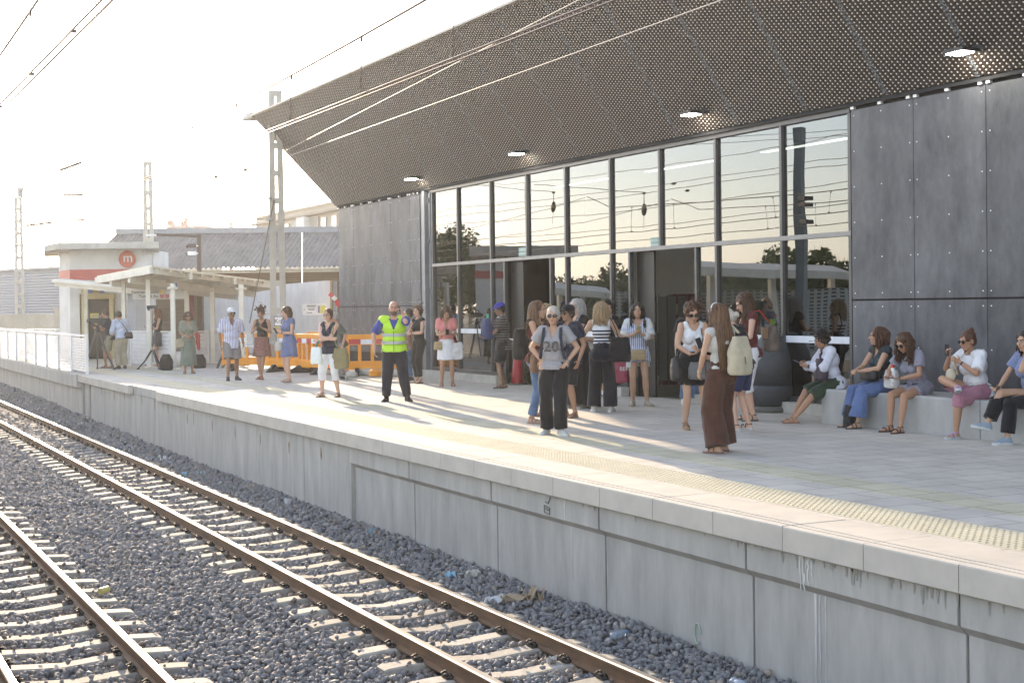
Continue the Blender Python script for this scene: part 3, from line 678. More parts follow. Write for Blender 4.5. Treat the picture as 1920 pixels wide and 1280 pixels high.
# metro house
wht = mat('render_white', (.72, .71, .69), .8, c2=(.60, .59, .56), ns=1.2, det=8)
redb = mat('red_band', (.50, .11, .09), .6)
mh = thing('entrance_building', 'small white station house with a red band and a round red m emblem', 'building', at(190, 690, 50.6)*Vector((1,1,0)) if False else Vector((at(190,690,50.6).x, at(190,690,50.6).y, 0)))
def hbox(name, m, px0, px1, z0, z1, D, dep, lab=None, D1=None):
    g = MB(); a = at(px0, 600, D); b = at(px1, 600, D1 or D); n = (b-a).cross(UPZ).normalized()
    if n.dot(FW2) < 0: n = -n
    vs = [Vector((p.x, p.y, z)) for p, z in ((a, z0), (b, z0), (b, z1), (a, z1))]; vs += [v+Vector((n.x, n.y, 0))*dep for v in vs]
    g.add(vs, [(0,1,2,3),(7,6,5,4),(1,0,4,5),(2,1,5,6),(3,2,6,7),(0,3,7,4)])
    o = part(g, name, m, mh); 
    if lab: o['label'] = lab
    return o
hbox('wall', wht, 132, 150, 0, 3.9, 50.5, 4); hbox('wall', wht, 150, 267, 2.3, 3.9, 50.5, 4); hbox('wall', wht, 216, 240, 0, 2.3, 50.5, 4, 'white pillar beside the doorway')
hbox('wall', wht, 112, 132, 0, 3.9, 52, 3, 'chamfered corner', 50.5); hbox('wall', mat('house_inside', (.30, .28, .25), .8), 150, 267, 0, 2.4, 54.6, .1)
hbox('red_band', redb, 132, 266, 2.80, 3.17, 50.44, .05); hbox('red_band', redb, 112, 132, 2.80, 3.17, 51.95, .05, None, 50.45)
g = MB(); rz0, rz1 = 3.85, 4.07
P_ = [at(112, 600, 49.2), at(300, 600, 49.2), at(300, 600, 56), at(85, 600, 56), at(85, 600, 51.2)]
g.rings([[Vector((p.x, p.y, z)) for p in P_] for z in (rz0, rz1)]); part(g, 'roof', M['conc_white'], mh)
hbox('door_frame', mat('yellow_frame', (.62, .52, .28), .6), 153, 215, 2.12, 2.30, 50.3, .15); hbox('door_frame', MATS['yellow_frame'], 153, 158, 0, 2.12, 50.3, .15); hbox('door_frame', MATS['yellow_frame'], 205, 212, 0, 2.12, 50.3, .15)
hbox('doorway', mat('doorway_shade', (.03, .026, .024), .7), 158, 206, 0, 2.12, 50.46, .04)  # dark sheet across the opening, shade of the inside put into its colour
hbox('notice', mat('yellow_notice', (.6, .5, .12), .6), 169, 185, 1.45, 1.62, 50.42, .03)
for k, (px, c) in enumerate(((170, (.16, .20, .42)), (181, (.60, .42, .10)), (192, (.16, .20, .42)), (157, (.55, .50, .15)))):
    hbox('icon_plate', mat('icon%d' % k, c, .5), px-4, px+4, 2.34, 2.50, 50.42, .03)
pc = at(238, 486, 50.40); g = MB(); g.rings([[pc+Vector(tuple(RT2))*(.295*math.cos(a*2*PI/40))+UPZ*(.295*math.sin(a*2*PI/40))+FW2*q for a in range(40)] for q in (.06, 0)]); part(g, 'emblem', mat('emblem_red', (.55, .12, .07), .5), mh)
text('m', .46, pc-FW2*.02+RT2*.04-UPZ*.0-Vector(mh.location)+UPZ*.04, FACE, M['white'], mh, 'emblem_letter', .01)
# small left canopy by the house
def canopy_roof(corners, th, name, root, m):
    g = MB(); g.rings([[Vector(p)-UPZ*q for p in corners] for q in (th, 0)]); return part(g, name, m, root)
cr = M['cream_paint']
sh2 = thing('small_canopy', 'narrow white canopy in front of the station house', 'canopy', Vector((*gat(163, 675)[:2], 0)))
canopy_roof([at(97, 524, 47), at(118, 522, 50), at(330, 538, 50), at(330, 546, 45.5)], .09, 'roof', sh2, cr)
g = MB(); a_ = at(104, 532, 47.2); b_ = at(330, 553, 45.6); g.bar(a_, b_, .1, .16); part(g, 'beam', cr, sh2)
for px, pyb in ((163, 674), (247, 668)):
    p = gat(px, pyb); g = MB(); g.bar(p, (p.x, p.y, 2.55), .12, .12, FW2); part(g, 'post', cr, sh2)
# main platform shelter
shl = thing('platform_shelter', 'cream steel shelter with tilted translucent roof sheets on white posts', 'shelter', Vector((*gat(326, 693)[:2], 0)))
F_ = [at(283, 497, 40.6), at(358, 508, 41.6), at(441, 518, 43.2), at(513, 527, 45)]
B_ = [at(180, 517, 44.5), at(250, 527, 46), at(322, 536, 47.5), at(420, 545, 49)]
sheet = mat('roof_sheet_cream', (.80, .74, .60), .5, c2=(.70, .64, .52), ns=6, stretch=(1, 6, 1))
for i in range(3):
    canopy_roof([F_[i]+(F_[i+1]-F_[i])*.02, F_[i+1], B_[i+1], B_[i]+(B_[i+1]-B_[i])*.02], .05, 'roof_sheet', shl, sheet)
    for q in (.25, .5, .75):
        g = MB(); g.bar(F_[i].lerp(F_[i+1], q)-UPZ*.08, B_[i].lerp(B_[i+1], q)-UPZ*.08, .05, .06); part(g, 'batten', cr, shl)
for i in range(4):
    g = MB(); g.bar(F_[i]-UPZ*.15, B_[i]-UPZ*.15, .09, .19); part(g, 'rafter', cr, shl)
for q, dz in ((.02, .12), (.38, .30), (.72, .30), (.97, .14)):
    g = MB(); g.bar(F_[0].lerp(B_[0], q)-UPZ*dz, F_[3].lerp(B_[3], q)-UPZ*dz, .10, .20); part(g, 'beam', cr, shl)
for px, pyb, top, w_ in ((326, 693, 2.45, .12), (454.5, 689, 2.42, .13), (280.5, 689, 2.75, .13), (234, 686, 2.75, .11), (352, 683, 2.45, .13), (400, 681, 2.50, .13)):
    p = gat(px, pyb); g = MB(); g.bar(p, (p.x, p.y, top), w_, w_*.9, FW2); g.box((p.x, p.y, .02), (.3, .3, .03)); g.box((p.x, p.y, top-.12), (.26, .26, .05)); part(g, 'post', cr, shl)
dsn = thing('direction_sign', 'long white hanging sign with line numbers under the shelter', 'sign', at(297, 552, 45.0))
g = MB(); g.box((0, 0, 0), (1.62, .04, .30), Matrix((RT2, FW2, UPZ)).transposed()); g.build('board', M['white_paint'], dsn)
blk = mat('sign_black', (.03, .03, .035), .6)
text('Torrent Av.', .13, -FW2*.03-UPZ*.055+RT2*.02, FACE, blk, dsn, 'lettering', align='RIGHT'); text('Tavernes  Castelló', .115, -FW2*.03+UPZ*.075+RT2*.02, FACE, blk, dsn, 'lettering', align='RIGHT')
for dx, dz, c in ((.12, .075, (.75, .60, .15)), (.12, -.06, (.65, .16, .2)), (.28, -.06, (.62, .15, .18))):
    g = MB(); g.box(-FW2*.028+RT2*dx+UPZ*dz, (.12, .012, .12), Matrix((RT2, FW2, UPZ)).transposed()); g.build('line_badge', mat('badge%.0f' % (dx*100+dz*1000), c, .5), dsn)
cs_ = thing('camera_sign', 'small dark square surveillance sign on the front shelter post', 'sign', at(327, 536, 40.7)); g = MB(); g.box((0,0,0), (.17, .03, .17), Matrix((RT2, FW2, UPZ)).transposed()); g.build('plate', mat('navy_plate', (.12, .14, .22), .5), cs_)
g = MB(); g.box(-FW2*.02, (.09, .012, .05), Matrix((RT2, FW2, UPZ)).transposed()); g.build('symbol', M['white'], cs_)
# white slatted railings
def railing(p0, p1, h, label, grp=None, posts=6, slats=11, solid=False):
    p0, p1 = Vector(p0), Vector(p1); th = thing('railing', label, 'railing', p0, 0, grp); L_ = p1-p0
    g = MB(); g.bar(UPZ*h, L_+UPZ*h, .07, .05); g.build('handrail', M['white_paint'], th)
    for i in range(posts):
        q = L_*(i/(posts-1)); g = MB(); g.bar(q, q+UPZ*(h-.02), .07, .07, L_); g.build('post', M['white_paint'], th)
    g = MB()
    for i in range(slats):
        z = .10+(h-.2)*i/(slats-1); g.bar(UPZ*z, L_+UPZ*z, .012, (h-.2)/(slats-1)*(.92 if solid else .80))
    g.build('slat_panel', mat('slat_white', (.78, .78, .78), .5), th)
railing((-39.15, 6.93, 0), (-57.3, 6.93, 0), 1.04, 'long white slatted railing along the platform edge at the far left', None, 9, 13)
railing(gat(247, 684), gat(320, 688), 1.05, 'white boarded railing behind the woman with reddish hair', 'boarded railings', 3, 8, True)
railing(gat(345, 686), gat(412, 679), 1.02, 'white boarded railing between the shelter and the man in the flat cap', 'boarded railings', 4, 8, True)
railing(at(0, 660, 62)*Vector((1,1,0)), at(118, 660, 58)*Vector((1,1,0)), .95, 'low white railing in front of the station house', None, 8, 9)
# left hall and boundary wall
hl = thing('grey_hall', 'pale grey ribbed metal hall at the far left', 'building', Vector((*at(50, 600, 80)[:2], 0)))
ribh = bpy.data.materials.new('ribbed_grey'); ribh.use_nodes = True; _t = ribh.node_tree; _b = _t.nodes['Principled BSDF']
_b.inputs['Base Color'].default_value = (.30, .31, .34, 1); _b.inputs['Roughness'].default_value = .5
g = MB(); fa, fb = at(-140, 600, 88), at(116, 600, 78); n_ = (fb-fa).cross(UPZ).normalized(); n_ = n_ if n_.dot(FW2) > 0 else -n_
zt = 1.72+79*78/2667
for i in range(26):
    z0 = .0+i*(zt/26); z1 = z0+zt/26
    for q0, q1, o0, o1 in ((0, .5, 0, .03), (.5, 1, .03, 0)):
        a, b = z0+(z1-z0)*q0, z0+(z1-z0)*q1
        g.add([Vector((fa.x, fa.y, a))+n_*o0, Vector((fb.x, fb.y, a))+n_*o0, Vector((fb.x, fb.y, b))+n_*o1, Vector((fa.x, fa.y, b))+n_*o1], [(0, 1, 2, 3)])
part(g, 'ribbed_wall', ribh, hl)
g = MB(); fbt = [Vector((p.x, p.y, z)) for z in (zt, zt+.12) for p in (fa-n_*.1, fb-n_*.1, fb+n_*8, fa+n_*8)]; g.add(fbt, [(0,1,2,3),(7,6,5,4),(0,1,5,4),(1,2,6,5),(2,3,7,6),(3,0,4,7)]); part(g, 'roof', mat('hall_roof', (.35, .35, .37), .6), hl)
g = MB(); g.add([Vector((p.x, p.y, z)) for z in (0, zt) for p in (fb, fb+n_*8)], [(0, 1, 3, 2)]); part(g, 'end_wall', ribh, hl)
bw = thing('boundary_wall', 'beige plastered boundary wall below the grey hall', 'wall', Vector((*at(50, 600, 66)[:2], 0)))
g = MB(); fbox(g, -160, 113, 591, 700, 70, .3, 62); part(g, 'wall', mat('beige_plaster', (.58, .52, .42), .9, c2=(.46, .40, .31), ns=.8, det=8), bw)
g = MB(); fbox(g, 102, 113, 577, 690, 61, .4); part(g, 'pillar', MATS['beige_plaster'], bw); g = MB(); fbox(g, 99, 113, 575, 581, 60.8, .6); part(g, 'pillar_cap', M['conc_white'], bw)
# long shed with a corrugated roof
sd_ = thing('goods_shed', 'long open shed with a weathered corrugated roof', 'building', Vector((*at(430, 600, 64)[:2], 0)))
corr = mat('fibre_roof', (.26, .235, .215), .9, c2=(.19, .17, .155), ns=1.5, det=8, bump=.3, bs=10)
g = MB(); n = 330; ze = 1.72+76*62/2667; zr = 1.72+143.5*66.2/2667; top = []; bot = []
a0, a1 = at(150, 600, 62), at(760, 600, 62); b0, b1 = at(222, 600, 66.2), at(760, 600, 66.2)
for i in range(n+1):
    f = i/n; o_ = .05*math.sin(f*2*PI*66)
    p = a0.lerp(a1, f); q = b0+(a1-a0)*f
    bot.append(Vector((p.x, p.y, ze+o_))); top.append(Vector((q.x, q.y, zr+o_)))
g.add(bot+top, [(i, i+1, n+2+i, n+1+i) for i in range(n)]); part(g, 'roof', corr, sd_, smooth=True)
g = MB(); g.bar(Vector((b0.x, b0.y, zr+.08)), Vector((*(b0+(a1-a0))[:2], zr+.04)), .5, .26); part(g, 'ridge_cap', mat('ridge_cap', (.33, .33, .34), .8), sd_)
g = MB(); fbox(g, 150, 760, 505.5, 511.5, 62.5, .4); part(g, 'gutter', M['cream_paint'], sd_)
brn = mat('shed_boards', (.20, .15, .10), .9, c2=(.13, .10, .07), ns=2, stretch=(.3, .3, 6))
g = MB(); fbox(g, 150, 760, 511, 640, 64.5, .2); part(g, 'wall', brn, sd_)
for k in range(4):
    g = MB(); fbox(g, 150, 760, 514+k*4.2, 516+k*4.2, 63.8, .1); part(g, 'lath', mat('lath', (.26, .20, .14), .9), sd_)
g = MB(); g.add([Vector((a0.x, a0.y, ze)), Vector((b0.x, b0.y, zr)), Vector((b0.x+FW2.x*10, b0.y+FW2.y*10, ze)), Vector((b0.x+FW2.x*10, b0.y+FW2.y*10, -.05)), Vector((a0.x, a0.y, -.05))], [(0, 1, 2, 3, 4)]); part(g, 'gable_wall', wht, sd_)
# apartment block and the far roof with chimneys
ab = thing('apartment_block', 'beige apartment block with balconies behind the shed', 'building', Vector((*at(560, 600, 112)[:2], 0)))
bei = mat('beige_render', (.50, .44, .36), .9, c2=(.44, .385, .31), ns=.5, det=6); gwin = mat('window_grey', (.28, .30, .33), .3)
g = MB(); fbox(g, 480, 700, 405, 640, 122, 14, 98); 
for i, v in enumerate(g.v): g.v[i] = (v[0], v[1], 9.5 if v[2] > 5 else -.05)
part(g, 'wall', bei, ab)
def onab(px0, px1, z0, z1, pr, name, m, root=ab):
    g = MB(); A, B = at(480, 600, 122), at(700, 600, 98); n_ = (B-A).cross(UPZ).normalized(); n_ = n_ if n_.dot(FW2) < 0 else -n_
    def pt(px):
        d = at(px, 600, 1)*Vector((1, 1, 0)); a2, d2 = A.xy, (B-A).xy
        t = (a2.x*d2.y-a2.y*d2.x)/(d.x*d2.y-d.y*d2.x); return Vector((d.x*t, d.y*t, 0))
    P0, P1 = pt(px0), pt(px1); N_ = Vector((n_.x, n_.y, 0))
    vs = [Vector((p.x, p.y, z)) for p, z in ((P0, z0), (P1, z0), (P1, z1), (P0, z1))]; vs = [v-N_*.05 for v in vs]+[v+N_*pr for v in vs]
    g.add(vs, [(3,2,1,0),(4,5,6,7),(0,1,5,4),(1,2,6,5),(2,3,7,6),(3,0,4,7)]); part(g, name, m, root)
onab(480, 700, 8.78, 8.93, .35, 'cornice', mat('cornice_brown', (.36, .30, .24), .8)); onab(480, 700, 9.42, 9.55, .12, 'parapet', M['cream_paint'])
for px in (535, 605, 625, 655, 680): onab(px, px+9, 6.6, 8.45, .03, 'window', gwin)
onab(549, 566, 6.0, 8.6, .04, 'window', mat('window_green', (.34, .37, .34), .6)); onab(569, 584, 5.4, 8.7, .5, 'balcony', wht); onab(585, 600, 6, 8.6, .03, 'window', mat('shutter', (.30, .27, .24), .7))
cb = thing('tiled_house', 'far beige house with a pink parapet and brick chimneys above the shed roof', 'building', Vector((*at(340, 600, 165)[:2], 0)))
pk = mat('pink_parapet', (.55, .34, .27), .9)
g = MB(); fbox(g, 312, 384, 424, 640, 165, 10); part(g, 'wall', bei, cb); g = MB(); fbox(g, 318, 384.5, 422.5, 429, 164.6, 11); part(g, 'parapet', pk, cb); g = MB(); fbox(g, 285, 320, 429, 640, 170, 9); part(g, 'side_wall', bei, cb)
for x0, x1, y0 in ((313, 318, 413), (318.5, 323.5, 412.5), (338, 342, 415.5), (344, 349.5, 408)): g = MB(); fbox(g, x0, x1, y0, 423, 166, 1); part(g, 'chimney', mat('chimney_brick', (.40, .24, .19), .9), cb)
g = MB(); fbox(g, 357, 361, 419.5, 424, 166, 1); fbox(g, 355, 363, 424, 440, 164.4, 1); part(g, 'chimney', M['conc_white'], cb)
c2 = thing('chimney_stack', 'single pale chimney rising behind the shed ridge', 'chimney', Vector((*at(432, 600, 150)[:2], 0))); g = MB(); fbox(g, 429, 436, 419, 640, 150, .5); part(g, 'stack', M['conc_white'], c2); g = MB(); fbox(g, 430, 435, 415.5, 419, 150, .4); part(g, 'pot', pk, c2)
# corrugated hoarding
hd = thing('corrugated_hoarding', 'tall white corrugated metal hoarding behind the catenary mast', 'fence', Vector((*at(500, 600, 52)[:2], 0)))
hm = mat('hoarding_white', (.62, .63, .66), .45, .1, c2=(.54, .55, .58), ns=2)
g = MB(); A, B = at(378, 600, 66), at(620, 600, 44.2); n_ = (B-A).cross(UPZ).normalized(); L_ = (B-A).length; n = int(L_/.22)*4; lo_ = []; hi_ = []
for i in range(n+1):
    p = A.lerp(B, i/n); k_ = i % 4; o_ = .0 if k_ in (0, 1) else .17; p = Vector((p.x, p.y, 0))+Vector((n_.x, n_.y, 0))*o_; lo_.append(p); hi_.append(p+UPZ*2.55)
g.add(lo_+hi_, [(i, i+1, n+2+i, n+1+i) for i in range(n)]); part(g, 'corrugated_sheet', hm, hd)
g = MB(); fbox(g, 618.5, 622, 526, 690, 44.0, .08); part(g, 'edge_post', mat('timber', (.38, .29, .2), .9), hd); g = MB(); fbox(g, 625, 631, 527, 690, 43.5, .1); part(g, 'post', M['steel_grey'], hd)
g = MB(); fbox(g, 378, 618, 529, 531, 65.5, .05, 44.5) ; 
for px in (560, 590): pass
ns_ = thing('notice_board', 'white printed information board with a yellow panel on the hoarding', 'sign', at(590, 580, 43.6))
Rm = Matrix((RT2, FW2, UPZ)).transposed()
g = MB(); g.box((0,0,0), (.74, .02, .34), Rm); g.build('board', M['white_paint'], ns_)
g = MB(); g.box(RT2*.25-FW2*.015, (.14, .012, .24), Rm); g.build('yellow_panel', mat('lemon', (.75, .68, .12), .5), ns_); g = MB(); g.box(RT2*.13-FW2*.015, (.06, .012, .22), Rm); g.build('picture_panel', mat('grey_purple', (.3, .28, .38), .5), ns_)
for dz, w_, tt in ((.09, .07, 'Tavernes · Castelló'), (.0, .06, 'Torrent · Bétera'), (-.10, .09, 'Salida')): text(tt, w_*.8, -FW2*.014+RT2*-.24+UPZ*dz, FACE, blk, ns_, 'lettering', align='LEFT') if dz < -.05 else None
g = MB(); [g.box(RT2*-.10-FW2*.012+UPZ*z, (.30-.04*i, .006, .016), Rm) for i, z in enumerate((.12, .09, .03, -.01))]; g.box(RT2*-.31-FW2*.012, (.05, .006, .012), Rm); g.build('printed_lines', blk, ns_)
km = thing('km_sign', 'white Km sign with a yellow plate fixed to the catenary mast', 'sign', at(527, 602, 40.2))
g = MB(); g.box((0,0,0), (.40, .03, .28), Rm); g.build('frame', mat('navy_edge', (.05, .08, .16), .5), km); g = MB(); g.box(-FW2*.012, (.36, .02, .24), Rm); g.build('plate', M['white_paint'], km); g = MB(); g.box(-UPZ*.24-FW2*.005, (.36, .02, .18), Rm); g.build('yellow_plate', mat('ochre', (.50, .42, .12), .6), km)
text('Km', .17, -FW2*.03-RT2*.06, FACE, blk, km, 'lettering')
# red and white tape by the building corner
rt_ = thing('barrier_tape', 'red and white tape hanging beside the grey cladding', 'tape', at(628, 560, 41.5))
for i, (a, b) in enumerate((((618, 550), (624, 556)), ((624, 556), (630, 562)), ((630, 562), (636, 575)))):
    g = MB(); g.bar(at(*a, 41.5)-rt_.location, at(*b, 41.5)-rt_.location, .012, .12); g.build('tape_strip', (M['red'], M['white'], M['red'])[i], rt_)
# dark lamp pole with cameras, maroon pole
lp = thing('lamp_pole', 'dark street lamp pole with a long arm over the shelter', 'street lamp', Vector((*gat(374, 676)[:2], 0)))
dk = mat('bronze_pole', (.10, .075, .06), .5, .3); p = gat(374, 676); Dp = -.8934*p.x+.4493*p.y
g = MB(); g.bar(p, at(374, 440, Dp), .13, .13, FW2); part(g, 'pole', dk, lp); g = MB(); g.bar(at(374, 443, Dp), at(290, 440, Dp+.4), .09, .09); part(g, 'arm', dk, lp); g = MB(); g.box(at(285, 441, Dp+.4), (.34, .25, .06), Rm); part(g, 'lamp_head', M['white_paint'], lp)
for py, c in ((461, dk), (475, M['white_paint'])):
    t_ = thing('surveillance_camera', ('dark upper surveillance camera on the lamp pole', 'white lower surveillance camera on the lamp pole')[py > 470], 'camera', at(360, py, Dp-.1)); g = MB(); g.box((0, 0, 0), (.28, .14, .13), Rm); g.build('housing', c, t_, bevel=.02); g = MB(); g.bar((0,0,0), RT2*.2, .04); g.build('bracket', M['white_paint'], t_); g = MB(); g.ell(-RT2*.14-UPZ*.02, (.06, .06, .06)); g.build('dome', M['black'], t_, smooth=True)
mp_ = thing('maroon_post', 'slim maroon post beside the lamp pole', 'post', Vector((*gat(361, 677)[:2], 0))); g = MB(); g.bar((0,0,0), (0,0,2.4), .14, .14, FW2); g.build('shaft', mat('maroon_paint', (.25, .06, .08), .5), mp_); g = MB(); g.box((0, 0, .02), (.25, .25, .04)); g.build('foot', mat('maroon_paint', (.25, .06, .08)), mp_)
# ---- catenary masts (concrete ladder type)
mst = mat('mast_concrete', (.52, .48, .41), .85, c2=(.42, .385, .33), ns=2, det=6)
def mast(px0, D, ztop, label, z0=0, wb=.36, wt=.30, nr=10):
    p = at(px0, 600, D); b = thing('catenary_mast', label, 'mast', (p.x, p.y, z0), 0, 'catenary masts'); hh = ztop-z0
    X = Vector(tuple(RT2))
    for sg in (-1, 1):
        g = MB(); a = X*(sg*(wb/2-.05)); c = X*(sg*(wt/2-.045))+UPZ*hh
        g.bar(a, c, .10 if sg < 0 else .085, .16, X); g.build('leg', mst, b)
    for i in range(nr+1):
        z = hh*(i+.1)/(nr+.1) if i < nr else hh-.08; w_ = wb+(wt-wb)*z/hh; g = MB(); g.box(UPZ*z, (w_-.10, .13, .16), Rm); g.build('rung', mst, b)
    return b
m3 = mast(522, 40.7, 7.92, 'tallest concrete ladder mast beside the canopy corner', 0, .40, .30, 10)
m2 = mast(281, 60, 7.95, 'concrete ladder mast rising behind the station house', 0, .44, .30, 12)
m1 = mast(38, 77, 7.9, 'farthest concrete ladder mast at the left edge', -.05, .50, .34, 12)
g = MB(); g.bar(at(506, 372, 40.7)-m3.location, at(450, 372, 40.0)-m3.location, .02); g.bar(at(506, 411, 40.7)-m3.location, at(450, 411, 40)-m3.location, .02); g.box(at(505, 372, 40.6)-m3.location, (.12, .12, .06), Rm); g.box(at(505, 411, 40.6)-m3.location, (.16, .12, .08), Rm); g.build('bracket', mat('galvanised', (.35, .33, .30), .5, .5), m3)
g = MB(); g.box(at(37, 360, 77)-m1.location, (.18, .18, .5), Rm); g.bar(at(40, 372, 77)-m1.location, at(44, 345, 77)-m1.location, .08); g.build('insulator', M['steel_grey'], m1)
# ---- wires
wm = mat('copper_wire', (.16, .12, .10), .5, .4)
zm = lambda x: 4.36+.00144*(x+22.5)**2 if x > -39.4 else 4.36+.00144*((-x-39.4) % 34-17)**2+.35
def wire(name, pts, r, lab, cat='overhead wire', grp=None, m=None):
    g = MB(); p0 = Vector(pts[0]); g.tube([Vector(p) for p in pts], r, 5); o = g.build(name, m or wm); return tag(o, lab, cat, grp)
for yc, nm in ((5.19, 'nearest the platform'), (1.965, 'farther from the platform')):
    cat_ = thing('catenary_line', 'overhead contact line above the track '+nm, 'overhead line', (-20, yc, 3.88), 0, 'overhead contact lines')
    off = Vector((-20, yc, 3.88))
    for dy in (-.03, .03):
        g = MB(); g.tube([Vector((x, yc+dy, 3.88-(dy > 0)*.01))-off for x in (-120, -60, -30, -10, 14)], .010, 5); g.build('contact_wire', wm, cat_)
    g = MB(); g.tube([Vector((x, yc, zm(x)))-off for x in np.arange(-39.4, 14.1, 1.5)], .013, 5); g.tube([Vector((x, yc, 4.36+.0022*((x+56.5))**2+.1))-off for x in np.arange(-74, -39, 1.5)], .010, 5); g.build('messenger_wire', wm, cat_)
    x = -4.45
    while x > -38:
        dx = .35*(random.random()-.5)*.6
        g = MB(); g.tube([Vector((x, yc, zm(x)))-off, Vector((x+dx, yc, 3.89))-off], .0055, 4); g.box(Vector((x, yc, zm(x)-.02))-off, (.022, .022, .06)); g.box(Vector((x+dx, yc, 3.895))-off, (.03, .05, .025)); g.build('dropper', wm, cat_)
        x -= 2.3
lw = mat('bright_wire', (.36, .34, .31), .5, .3)
wire('feeder_wire', [at(527, 287, 40.7).lerp(at(1110, -12, 12.6), i/12)-UPZ*(.5*math.sin(PI*i/12)*.0) for i in range(13)], .0058, 'upper bright wire running from the tall mast across the canopy', grp='wires from the tall mast', m=lw)
wire('feeder_wire', [at(530, 297, 40.7).lerp(at(1380, -9, 11.6), i/12) for i in range(13)], .0058, 'lower bright wire running from the tall mast across the canopy', grp='wires from the tall mast', m=lw)
wire('guy_wire', [at(514, 375, 40.6), at(468, 606, 40.4)], .016, 'thin dark guy wire slanting down from the tall mast', m=dk)
wire('cable', [at(567, 437, 61.5), at(567, 533, 50)], .02, 'thin pale cable hanging down the shed roof', m=lw)
for i, (a, b, t0, t1, D) in enumerate((((62, 364), (218, 366), .36, .6, 58), ((56, 410), (222, 413), .4, .62, 58), ((60, 412), (48, 426), 0, 0, 58), ((45, 424), (105, 416), .1, .9, 58), ((108, 321), (168, 299), .05, .75, 50))):
    g = MB(); A, B = at(*a, D), at(*b, D); th = thing('cantilever_arm', ('upper level steady arm near the far masts', 'lower level steady arm near the far masts', 'short drop link under the lower steady arm', 'slanted dark strut near the far mast', 'dark slanted insulator rod above the station house')[i], 'catenary arm', A); g.tube([Vector((0,0,0)), B-A], .018, 5); g.build('rod', wm, th)
    if t1: g = MB(); g.tube([(B-A)*t0, (B-A)*t1], .05, 6); g.build('insulator', dk, th)
for px, py, l in ((405, 332, 'left of the two small insulators hanging in the sky'), (460, 319, 'right of the two small insulators hanging in the sky')):
    g = MB(); th = thing('insulator', l, 'insulator', at(px, py, 30), 0, 'small insulators in the sky'); g.lathe((0,0,0), [(.02, -.03), (.05, -.02), (.05, .01), (.02, .03)], 8); g.tube([(-.12, 0, 0), (.12, 0, .01)], .012, 5); g.build('disc', dk, th)
# ---- orange plastic barriers
def barrier_proto(L_=2.0):
    root = thing('plastic_barrier', 'x', 'barrier', (0,0,0), 0, 'orange plastic barriers')
    g = MB(); h = L_/2
    g.bb(-h, h, -.06, .06, .92, 1.03); g.bb(-h, h, -.05, .05, .77, .925); g.bb(-h, h, -.07, .07, .16, .30); g.bb(-h, h, -.045, .045, .30, .36)
    for i in range(7):
        x = -h+.06+(L_-.12)*i/6; wd = .13 if i in (0, 3, 6) else .085
        g.bb(x-wd/2, x+wd/2, -.04, .04, .35, .78)
    g.bb(-h+.25, -h+.75, -.035, .035, .16-.03, .165); 
    g.build('frame', M['orange'], root, bevel=.012)
    for sg in (-1, 1):
        for i in range(6):
            n_ = 6; x0 = -h+.1+(L_-.2)*i/n_
            g = MB(); y = sg*.053; g.bb(x0, x0+(L_-.2)/n_, y-.004 if sg < 0 else y-.002, y+.002 if sg < 0 else y+.004, .79, .91); g.build('reflector_strip', M['red'] if i % 2 == 0 else M['white'], root)
    for x in (-h+.3, h-.3):
        g = MB(); g.rings([[(x-.05, y, z) for y, z in ((-.42, 0), (.42, 0), (.40, .05), (.10, .20), (-.10, .20), (-.40, .05))], [(x+.05, y, z) for y, z in ((-.42, 0), (.42, 0), (.40, .05), (.10, .20), (-.10, .20), (-.40, .05))]]); g.build('foot', M['rubber'], root)
    return root
def dup(r, loc, rz, label):
    c = r.copy(); col.objects.link(c); c.location = loc; c.rotation_euler = (0, 0, rz); c['label'] = label
    for ch in list(r.children):
        d = ch.copy(); col.objects.link(d); d.parent = c
    return c
RZ0 = math.atan2(RT2.y, RT2.x)
bp_ = barrier_proto()
BL = [(gat(485, 694), RZ0+.05, 'orange barrier behind the woman in the patterned skirt'),
      (gat(588, 700), RZ0-1.0, 'orange barrier turned end on beside the blue dress'),
      (gat(722, 703), RZ0+.1, 'orange barrier behind the man in the yellow vest'),
      (gat(640, 689), RZ0-.15, 'orange barrier behind the woman with crossed arms, in the second row'),
      (gat(560, 697), RZ0-.35, 'orange barrier between the blue dress and the crossed arms woman, nearest the hoarding')]
for i, (p, rz, lab) in enumerate(BL):
    q = Vector((p.x, p.y, 0))
    if i == 0: bp_.location = q; bp_.rotation_euler = (0, 0, rz); bp_['label'] = lab
    else: dup(bp_, q, rz, lab)
ps = thing('paper_notice', 'white paper notice with a yellow picture on the left barrier', 'notice', at(468, 638, 39.4)); g = MB(); g.box((0,0,0), (.26, .008, .36), Rm); g.build('sheet', M['white'], ps); g = MB(); g.box(-FW2*.008+UPZ*.0, (.12, .004, .16), Rm); g.build('picture', mat('lemon', (.75, .68, .12)), ps)
rb = thing('rubble_kerb', 'broken pale kerb and concrete pieces under the barriers', 'rubble', Vector((*gat(655, 706)[:2], 0)))
for i in range(9):
    p = gat(610+i*17+random.uniform(-4, 4), 706+random.uniform(-4, 3))-rb.location; g = MB(); s_ = random.uniform(.10, .2); g.ell((p.x, p.y, s_*.4), (s_*1.3, s_*.8, s_*.6), Matrix.Rotation(random.random()*3, 3, 'Z'), 7, 5); g.build('concrete_piece', M['conc_white'], rb)
g = MB(); q = gat(704, 706)-rb.location; g.lathe((q.x, q.y, .02), [(.16, 0), (.17, .12), (.10, .16)], 14); g.build('yellow_base', M['orange'], rb)
wd_ = thing('weed_tuft', 'small green weeds growing by the kerb', 'weeds', Vector((*gat(652, 712)[:2], 0))); g = MB()
